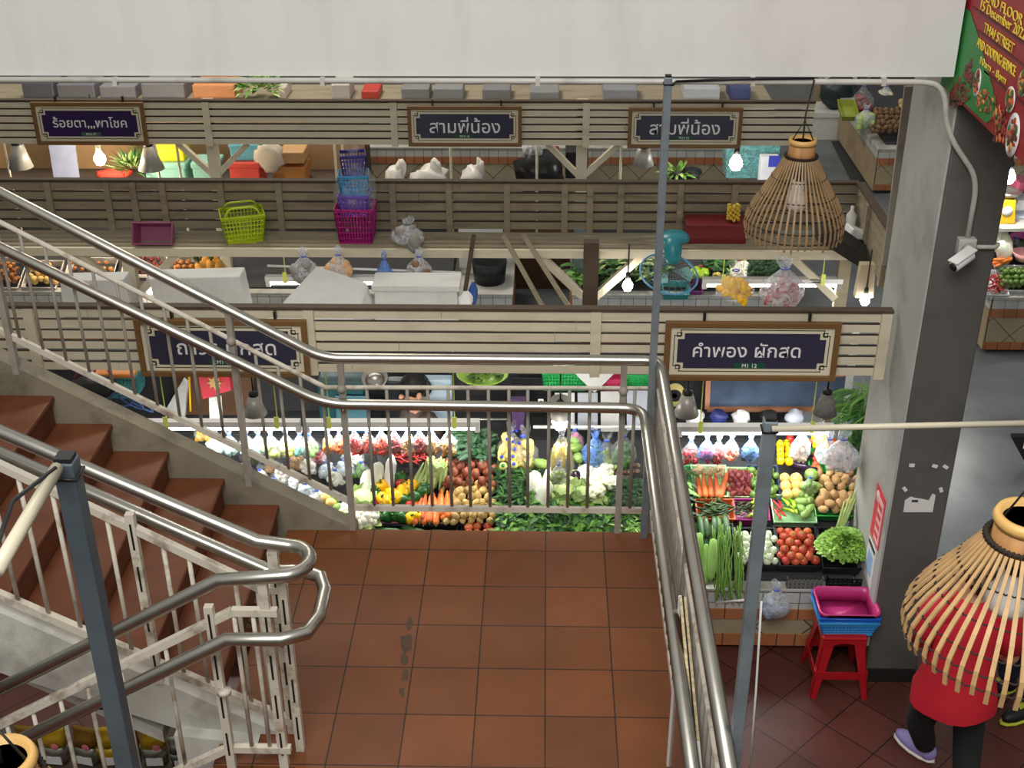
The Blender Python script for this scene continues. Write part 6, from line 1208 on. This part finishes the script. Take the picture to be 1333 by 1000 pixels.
YEL = mat('banner_yellow', (240, 214, 70), .5, var=0)
for s_, a, b_ in (('2ND FLOOR', (1284, -4), (1331, 26)), ('15 December 2022', (1277, 6), (1335, 46)), ('THAI STREET', (1281, 36), (1320, 63)), ('AND COOKING SERVICE', (1272, 56), (1322, 92)), ('10am - 8pm', (1276, 80), (1309, 106))):
    q0, q1 = PX(*a, XB-.006), PX(*b_, XB-.006); text('lettering', s_, bt, ((q0+q1)/2), (0, -1, 0), (0, 0, 1), abs(q1.y-q0.y), YEL, height=.041)
FOODC = [mat('f%d' % i, c, .5, var=.3, scale=40) for i, c in enumerate(((150, 40, 34), (210, 110, 60), (96, 40, 36), (60, 110, 50), (230, 170, 90), (120, 70, 50)))]
def plate(x, y, r, seed, oval=1.0, food=26):
    c = PX(*Z(x, y), XB-.006); m = M(); m.lathe([(.001, 0), (r, 0), (r, .003), (.001, .004)], c, 22, (0, -PI/2, 0), (1, oval)); ob('plate', m, WHITEP, bt); r_ = random.Random(seed); m = M()
    for k in range(food): a = r_.uniform(0, 6.28); q = r*.7*math.sqrt(r_.random()); m.mi = r_.randrange(6); m.ell(c+Vector((-.004, q*math.cos(a)*oval, q*math.sin(a))), (.004, r_.uniform(.006, .022), r_.uniform(.006, .022)), u=8, v=5)
    ob('food', m, FOODC, bt)
plate(525, 590, .052, 1); plate(540, 800, .088, 2, .8); plate(600, 495, .05, 3); plate(330, 490, .06, 4, .7)
m = M(); r_ = random.Random(5)
for k in range(120):
    x = r_.uniform(170, 300); y = 560-(x-170)*1.6+r_.uniform(-10, 190); m.mi = r_.choice((0, 2, 2, 3, 5)); m.ell(PX(*Z(x, min(y, 600)), XB-.006), (.003, r_.uniform(.006, .016), r_.uniform(.008, .03)), (r_.uniform(0, 3), 0, 0), 7, 5)
for k in range(70): x = r_.uniform(330, 470); y = x+190+r_.uniform(-20, 110); m.mi = r_.choice((3, 3, 1, 4, 0)); m.ell(PX(*Z(x, y), XB-.006), (.003, r_.uniform(.006, .014), r_.uniform(.008, .03)), (r_.uniform(0, 3), 0, 0), 7, 5)
for k in range(40): x = r_.uniform(420, 500); m.mi = r_.choice((0, 1, 2)); m.ell(PX(*Z(x, r_.uniform(660, 830)), XB-.006), (.003, .012, .014), u=7, v=5)
ob('printed_food_pattern', m, FOODC, bt)
# notices on the pillar
q = [PX(1148, 582, 2.746), PX(1160, 616, 2.746), PX(1155, 651, 2.746), PX(1141, 622, 2.746)]; y0, y1, z0, z1 = q[1].y, q[0].y, q[3].z, q[0].z
t = thing('notice', 'red and white notice on the side of the pillar', 'notice', q[0]); NR = mat('notice_red', (226, 60, 84), .5, var=.1)
ob('sheet', M().bb(2.746, 2.75, .49, .68, -.33, .0), NR, t); ob('panel', M().bb(2.743, 2.746, .505, .6, -.31, -.04).lathe([(.001, 0), (.035, 0), (.035, .003), (.001, .003)], (2.746, .63, -.06), 18, (0, -PI/2, 0)), mat('notice_pink', (246, 200, 206), .5, var=.1), t)
m = M()
for k in range(4): m.bb(2.7415, 2.743, .52, .59, -.28+k*.06, -.25+k*.06)
ob('print_line', m, NR, t)
t = thing('notice', 'pale blue and white notice below the red one on the pillar', 'notice', (2.746, .6, -.5)); ob('sheet', M().bb(2.746, 2.75, .52, .68, -.62, -.36), WHITEP, t); ob('panel', M().bb(2.744, 2.746, .55, .65, -.56, -.42), mat('notice_blue', (150, 180, 216), .5, var=.15), t); ob('header', M().bb(2.744, 2.746, .53, .67, -.39, -.365), DARK, t)
q = [PY(x, y, .415) for x, y in ((1176, 667), (1178, 652), (1186, 647), (1192, 649), (1200, 650), (1209, 652), (1214, 643), (1218, 645), (1214, 667))]; t = thing('torn_paper', 'torn white paper stuck on the dark pillar front', 'paper', q[0]); ob('sheet', M().prism(q, (0, .004, 0)), WHITEP, t); a = PY(1190, 652, .412); m = M(); m.bb(a.x-.012, a.x+.02, .409, .414, a.z-.006, a.z+.004); ob('print', m, DARK, t)
for k, (x, y) in enumerate(((1187, 606), (1217, 607), (1231, 608), (1178, 637), (1225, 638))): c = PY(x, y, .414); single('tape_scrap', M().box(c, (.028, .006, .018), (0, .3*k, 0)), WHITEP, 'scrap of white tape left on the dark pillar front', 'tape', c, 'tape scraps on the pillar')
# ================= stool with baskets =================
sc_ = Vector((2.585, .42, G)); RS = mat('red_stool_plastic', (176, 22, 32), .35, var=.06, dirt=(120, 16, 24))
t = thing('plastic_stool', 'red plastic stool with trays stacked on it beside the pillar', 'stool', sc_); t0, t1_ = .115, .165; H = .41
ob('seat', M().bb(sc_.x-t0-.01, sc_.x+t0+.01, sc_.y-t0-.01, sc_.y+t0+.01, G+H-.02, G+H), RS, t, bevel=.012)
cn = [(-1, -1), (1, -1), (1, 1), (-1, 1)]
for a, b_ in cn:
    m = M(); top_, bot = sc_+Vector((a*t0, b_*t0, H-.02)), sc_+Vector((a*t1_, b_*t1_, 0)); w1, w2 = .05, .034
    for (dx, dy) in ((1, 0), (0, 1)):
        ex = Vector((-a*dx, -b_*dy, 0)); m.prism([top_, top_+ex*w1*1.3, bot+ex*w2, bot], (-a*.006*dy, -b_*.006*dx, 0))
    ob('leg', m, RS, t)
for i in range(4):
    a, b_ = cn[i], cn[(i+1) % 4]; f = .55; z = H*.38; r = t1_+(t0-t1_)*z/H; m = M(); m.beam(sc_+Vector((a[0]*r, a[1]*r, z)), sc_+Vector((b_[0]*r, b_[1]*r, z)), .006, .05); ob('crossbar', m, RS, t)
    r2 = t0+.004; m = M(); P0, P1 = sc_+Vector((a[0]*r2, a[1]*r2, H-.02)), sc_+Vector((b_[0]*r2, b_[1]*r2, H-.02)); pts = [P0, P1]+[P1.lerp(P0, u)-Vector((0, 0, .02+.1*abs(2*u-1)**3)) for u in [k/8 for k in range(9)]]; m.prism(pts, (0, 0, .0001) if False else ((b_[1]-a[1])*.002, -(b_[0]-a[0])*.002, 0)); ob('apron', m, RS, t)
bz = G+H; bc = Vector((2.6, .44, bz))
basket('produce_basket', 'sky blue basket lowest of the trays on the red stool', bc, .33, .25, .085, (60, 160, 226), .02, .84, False, 16, 4)
basket('produce_basket', 'deeper blue basket between the two other trays on the stool', bc+Vector((0, 0, .035)), .335, .255, .085, (40, 110, 220), .0, .84, False, 16, 4)
def basin(label, c, w, d, h, rgb, rz=0):
    t = thing('plastic_basin', label, 'basin', c, local=True); t.location = c; t.rotation_euler = (0, 0, rz); mt = mat('basin_%d_%d_%d' % rgb, rgb, .3, var=.04); m = M()
    def rr(hw, hd, z, q): return [Vector((sx_*(hw-q)+q*math.cos(a+k*PI/8), sy_*(hd-q)+q*math.sin(a+k*PI/8), z)) for (sx_, sy_, a) in ((1, 1, 0), (-1, 1, PI/2), (-1, -1, PI), (1, -1, 1.5*PI)) for k in range(5)]
    rings = [rr(w*.41, d*.41, 0, .03), rr(w*.5, d*.5, h, .04), rr(w*.53, d*.53, h+.004, .045), rr(w*.53, d*.53, h-.012, .045), rr(w*.53, d*.53, h+.006, .045), rr(w*.485, d*.485, h+.004, .038), rr(w*.4, d*.4, .008, .028)]
    n = 20; vs = [v for r in rings for v in r]; m.add(vs, [(i*n+k, i*n+(k+1) % n, (i+1)*n+(k+1) % n, (i+1)*n+k) for i in range(len(rings)-1) for k in range(n)]+[tuple(range(n)), tuple(range(6*n, 7*n))[::-1]], True); ob('shell', m, mt, t, recalc=False); return t
basin('pink basin on top of the stacked trays on the red stool', bc+Vector((0, -.005, .07)), .325, .25, .08, (184, 52, 118))
# ================= foil bags under the stairs =================
tb = thing('display_table', 'low table under the stairs carrying foil bags', 'table', (-1.5, -.5, G)); ZT = -.98
ob('table_top', M().bb(-3.0, -.75, -.72, -.28, ZT-.03, ZT), DARKWOOD, tb)
for x in (-2.95, -.8):
    for y in (-.68, -.32): ob('leg', M().bb(x-.02, x+.02, y-.02, y+.02, G, ZT-.03), DARKWOOD, tb)
SILV = mat('silver_foil', (150, 146, 136), .25, .8, var=.3, scale=14); GOLD = mat('gold_foil', (206, 166, 40), .3, .5, var=.3, scale=14); GOLD2 = mat('bronze_foil', (150, 112, 44), .3, .6, var=.3, scale=14)
NB = ['left edge one, beside the wicker ring', 'second from the wicker ring', 'third from the wicker ring', 'yellow sided, fourth from the ring', 'just right of the dark steel pole', 'second right of the dark pole', 'rightmost of the row against the white wall']
for k, px in enumerate((45, 77, 118, 148, 170, 205, 240)):
    c = PY(px, 990, -.52); c.z = ZT; t = thing('foil_bag', 'foil bag under the stairs, '+NB[k], 'bag', c, local=True); t.location = c; t.rotation_euler = (0, 0, RR.uniform(-.3, .3)); h = .2 if k != 6 else .15
    def ringz(w, d, z, n=12): return [Vector((w*math.copysign(abs(math.cos(a))**.6, math.cos(a)), d*math.copysign(abs(math.sin(a))**.8, math.sin(a)), z)) for a in [2*PI*i/n for i in range(n)]]
    def loft(m, rs): n = 12; m.add([v for r in rs for v in r], [(i*n+q, i*n+(q+1) % n, (i+1)*n+(q+1) % n, (i+1)*n+q) for i in range(len(rs)-1) for q in range(n)]+[tuple(range(n))[::-1], tuple(range((len(rs)-1)*n, len(rs)*n))], True)
    m = M(); loft(m, [ringz(.06, .045, 0), ringz(.066, .048, .05), ringz(.066, .045, h*.6)]); ob('foil_body', m, SILV if k != 3 else GOLD, t)
    m = M(); loft(m, [ringz(.0665, .0455, h*.6), ringz(.064, .03, h*.85), ringz(.066, .006, h), ringz(.066, .004, h+.03)]); ob('folded_top', m, GOLD if k in (1, 3, 5) else (GOLD2 if k != 6 else SILV), t)
    m = M(); m.box((0, -.047, h*.2), (.085, .004, .05)); ob('label_panel', m, WHITEP, t)
    if k in (1, 2, 5): m = M(); m.ell((.02, -.044, h*.66), (.022, .006, .02)); ob('pink_spot', m, mat('pink_spot', (216, 120, 130), .5, var=0), t)
# board edge on the right railing
a = PX(888, 778, 1.41); b_ = PX(905, 966, 1.41); yb_ = b_.y-.8; zb_ = b_.z+(b_.z-a.z)/(b_.y-a.y)*-.8; t = thing('leaning_board', 'thin glossy board propped along the right landing railing', 'board', (a.x, (a.y+b_.y)/2, 0))
ob('board', M().prism([(1.405, a.y, .0), (1.405, a.y, a.z-.006), (1.405, yb_, zb_-.006), (1.405, yb_, 0)], (.013, 0, 0)), mat('glossy_board_reflection', (104, 74, 62), .2, var=.1), t)  # brown of the glossy face is the landing's reflection painted as colour
ob('top_edge', M().beam((1.412, a.y, a.z), (1.412, b_.y, b_.z), .026, .012), mat('worn_board_edge', (196, 178, 140), .7, var=.5, scale=50), t)
ob('groove', M().beam((1.412, a.y, a.z+.007), (1.412, b_.y, b_.z+.007), .006, .002), BLACK, t)
ob('top_edge', M().beam((1.412, b_.y, b_.z), (1.412, yb_, zb_), .026, .012), WHITEP, t)
ob('end_edge', M().beam((1.403, a.y+.004, 0), (1.403, a.y+.004, a.z), .012, .018), WHITEP, t)
single('white_wire', M().tube([PZ(925, 785, 1.01)+Vector((.02, 0, 0)), PY(975, 781, -2.33), PY(985, 781, -2.33)], .004, 6), WHITEP, 'white wire tying the near steel pole to the railing', 'wire', PZ(925, 785, 1.01))
single('white_wire', M().tube([PY(991, 783, -2.33), PY(987, 850, -2.33), PY(984, 900, -2.33), PY(976, 1005, -2.33)], .0035, 6), WHITEP, 'white wire hanging down the near steel pole', 'wire', PY(990, 783, -2.33))
# ================= people =================
SKIN = mat('skin', (196, 146, 116), .5, var=.05); HAIR = mat('black_hair', (20, 17, 16), .5, var=.2, scale=40)
def skinned(name, joints, edges, mats, parent, root=0, lv=2):
    names = list(joints); me = bpy.data.meshes.new(name); me.from_pydata([joints[n][0] for n in names], [(names.index(a), names.index(b_)) for a, b_ in edges], []); o = bpy.data.objects.new(name, me); COL.objects.link(o)
    sk = o.modifiers.new('skin', 'SKIN'); sk.use_smooth_shade = True
    for i, n in enumerate(names): r = joints[n][1]; me.skin_vertices[0].data[i].radius = r if isinstance(r, tuple) else (r, r)
    me.skin_vertices[0].data[root].use_root = True
    ss = o.modifiers.new('sub', 'SUBSURF'); ss.levels = lv; ss.render_levels = lv
    dg = bpy.context.evaluated_depsgraph_get(); dg.update(); m2 = bpy.data.meshes.new_from_object(o.evaluated_get(dg)); bpy.data.objects.remove(o); bpy.data.meshes.remove(me)
    for p in m2.polygons: p.use_smooth = True
    m2.name = name; m2.materials.clear(); m2.materials.append(mats); o = bpy.data.objects.new(name, m2); COL.objects.link(o); o.parent = parent; OFF[o.name] = Vector((0, 0, 0)); return o
def person(label, loc, rz, shirt, pants, shoe, J, sleeve=.5, hem=-.12, hemw=.2, sit=False):
    t = thing('person', label, 'person', loc, local=True); t.location = loc; t.rotation_euler = (0, 0, rz)
    j = {'pelvis': ((0, 0, 0), .11), 'belly': ((0, .01, .15), .1), 'chest': ((0, .02, .34), .115), 'neck': ((0, .03, .5), .048), 'head': ((0, .045, .6), .075), 'crown': ((0, .05, .69), .07)}
    E_ = [('pelvis', 'belly'), ('belly', 'chest'), ('chest', 'neck'), ('neck', 'head'), ('head', 'crown')]
    for s_, n in ((-1, 'l'), (1, 'r')):
        sh_, el, wr = J['el_'+n][0], J['el_'+n][1], J['el_'+n][2]; hp = (s_*.085, 0, -.06); kn, an, to = J['leg_'+n]
        j.update({'sh'+n: (sh_, .055), 'el'+n: (el, .038), 'wr'+n: (wr, .026), 'hip'+n: (hp, .085), 'kn'+n: (kn, .055), 'an'+n: (an, .035), 'to'+n: (to, (.035, .025))})
        E_ += [('chest', 'sh'+n), ('sh'+n, 'el'+n), ('el'+n, 'wr'+n), ('pelvis', 'hip'+n), ('hip'+n, 'kn'+n), ('kn'+n, 'an'+n), ('an'+n, 'to'+n)]
        d = (Vector(wr)-Vector(el)).normalized(); side = Vector((1, 0, 0)); pm = Vector(wr)+d*.07; j['pa'+n] = (tuple(pm), (.034, .016)); E_.append(('wr'+n, 'pa'+n))
        for f in range(4): a = pm+side*(f-1.5)*.017+d*.022; b_ = a+d*(.03+.006*(f in (1, 2)))+Vector((0, 0, -.012)); j['f%d%s' % (f, n)] = (tuple(a), .0085); j['g%d%s' % (f, n)] = (tuple(b_), .007); E_ += [('pa'+n, 'f%d%s' % (f, n)), ('f%d%s' % (f, n), 'g%d%s' % (f, n))]
        th = Vector(wr)+d*.03-side*s_*.035; j['th'+n] = (tuple(th), .009); j['tt'+n] = (tuple(th+d*.035-side*s_*.008), .008); E_ += [('wr'+n, 'th'+n), ('th'+n, 'tt'+n)]
    o = skinned('body', j, E_, SKIN, t)
    m = M(); hd = Vector((0, .05, .64)); m.ell(hd+Vector((0, -.015, .025)), (.088, .1, .095), nz=.08, seed=2); m.ell(hd+Vector((0, -.09, -.02)), (.05, .05, .06)); ob('hair', m, HAIR, t)
    m = M(); m.ell(hd+Vector((0, .085, -.03)), (.012, .02, .018), u=8, v=6)
    for s_ in (-1, 1): m.ell(hd+Vector((s_*.082, 0, -.02)), (.012, .022, .03), u=8, v=6)
    m.mi = 1
    for s_ in (-1, 1): m.ell(hd+Vector((s_*.03, .072, -.005)), (.012, .008, .007), u=8, v=6)
    m.mi = 2; m.ell(hd+Vector((0, .07, -.065)), (.022, .008, .006), u=8, v=6); ob('face', m, [SKIN, HAIR, mat('lips', (160, 84, 76), .5)], t)
    # shirt: torso rings and sleeves
    m = M(); n = 20; R_ = [(hemw, hemw*.86, hem, 0), (hemw*.97, hemw*.8, hem+.1, 0), (.16, .125, .12, .01), (.17, .13, .28, .015), (.175, .115, .4, .02), (.13, .09, .46, .025), (.062, .06, .5, .03)]; vs = []
    for a_, b_, z, yo in R_:
        for k in range(n): a = 2*PI*k/n; f = 1+.03*math.sin(5*a+z*20); vs.append((a_*f*math.cos(a), yo+b_*f*math.sin(a), z))
    m.add(vs, [(i*n+k, i*n+(k+1) % n, (i+1)*n+(k+1) % n, (i+1)*n+k) for i in range(len(R_)-1) for k in range(n)], True)
    for nn in 'lr':
        sh_, el = Vector(J['el_'+nn][0]), Vector(J['el_'+nn][1]); c0 = Vector((sh_.x*.55, sh_.y, sh_.z+.01)); e1 = sh_.lerp(el, min(1, sleeve*1.6)); m.tube([c0, sh_, sh_.lerp(e1, .5), e1], [.085, .085, .072, .066], 12)
        if sleeve >= 1: m.tube([e1, Vector(J['el_'+nn][2])], [.06, .045], 12)
    ob('shirt', m, shirt, t)
    jp = {'pelvis': ((0, 0, .02), .105)}; ep = []
    for s_, nn in ((-1, 'l'), (1, 'r')):
        kn, an, to = J['leg_'+nn]; jp.update({'h'+nn: ((s_*.08, 0, -.06), .092), 'k'+nn: (kn, .078), 'm'+nn: (tuple(Vector(kn).lerp(Vector(an), .55)), .068), 'a'+nn: (tuple(Vector(kn).lerp(Vector(an), .96)), .06)}); ep += [('pelvis', 'h'+nn), ('h'+nn, 'k'+nn), ('k'+nn, 'm'+nn), ('m'+nn, 'a'+nn)]
    skinned('trousers', jp, ep, pants, t)
    for nn in 'lr':
        kn, an, to = J['leg_'+nn]; an, to = Vector(an), Vector(to); d = (to-an); d.z = 0; d.normalize(); z0 = to.z-.035; m = M(); ya = math.atan2(d.y, d.x)
        m.ell(Vector((an.x, an.y, z0+.045))+d*.07, (.13, .047, .045), (0, 0, ya)); m.ell(Vector((an.x, an.y, z0+.06))-d*.01, (.055, .044, .055), (0, 0, ya)); m.mi = 1; m.ell(Vector((an.x, an.y, z0+.016))+d*.07, (.138, .052, .02), (0, 0, ya)); m.box(Vector((an.x, an.y, z0+.085))+d*.075, (.06, .03, .012), (0, .3, ya)); ob('shoe', m, shoe, t)
    return t
LS = lambda p: p
hip = PY(1243, 898, -.46); hip.z = -.42
fl = PZ(1199, 990, G); dl = fl-hip
Jd = {'el_l': ((-.165, .02, .42), (-.19, .05, .17), (-.08, .22, .12)), 'el_r': ((.175, .02, .42), (.235, -.03, .16), (.22, .17, .06)),
      'leg_l': ((-.1, .12, -.37), (dl.x+.02, dl.y+.02, -.7), (dl.x-.06, dl.y+.13, -.745)), 'leg_r': ((.11, -.02, -.38), (.1, -.16, -.7), (.1, -.04, -.745))}
person('person in a red shirt and black trousers walking under the right bamboo lamp', hip, 0, mat('red_shirt', (196, 24, 44), .75, var=.1, scale=5), mat('black_trousers', (24, 30, 28), .85, var=.15), [mat('lilac_shoe', (160, 146, 206), .6, var=.1), mat('white_sole', (226, 222, 216), .6)], Jd, .5, -.13, .21)
f2 = PZ(1296, 918, G); h2 = Vector((f2.x+.12, f2.y+.02, -.4))
J2 = {'el_l': ((-.175, .02, .42), (-.22, .03, .16), (-.17, .22, .1)), 'el_r': ((.175, .02, .42), (.22, .03, .16), (.17, .22, .1)), 'leg_l': ((-.09, .03, -.38), (-.1, .0, -.72), (-.12, .12, -.765)), 'leg_r': ((.09, .03, -.38), (.1, .0, -.72), (.12, .12, -.765))}
person('person in dark clothes standing at the right edge behind the bamboo lamp', h2, 1.9, mat('dark_top', (40, 40, 52), .8, var=.15), mat('navy_jeans', (36, 44, 66), .85, var=.15), [BLACK, mat('yellow_sole', (196, 206, 60), .6)], J2, .5, -.1, .18)
hd = PY(546, 493, 1.9); h3 = Vector((hd.x, 1.86, hd.z-.68))
J3 = {'el_l': ((-.175, .02, .42), (-.22, .1, .18), (-.12, .26, .14)), 'el_r': ((.175, .02, .42), (.22, .1, .18), (.12, .26, .14)), 'leg_l': ((-.1, .12, -.3), (-.1, .1, -.5), (-.1, .2, -.53)), 'leg_r': ((.1, .12, -.3), (.1, .1, -.5), (.1, .2, -.53))}
person('person with black hair half hidden behind the red potatoes', h3, 2.2, mat('grey_brown_shirt', (90, 76, 66), .8, var=.15), mat('dark_trousers2', (30, 30, 34), .85), [BLACK, BLACK], J3, .5, -.1, .18)
# ---- tidy: drop unused first copies, and the marks used while building ----
for o in list(S.objects):
    if o.parent is None and o.type == 'MESH' and not o.get('label') and not o.get('kind'): bpy.data.objects.remove(o)
for o in S.objects:
    for k_ in ('_used', '_fresh'):
        if k_ in o: del o[k_]
    if o.type == 'MESH' and o.parent is None and o.get('label') and not o.get('category'): o['category'] = o.name.split('.')[0].replace('_', ' ')
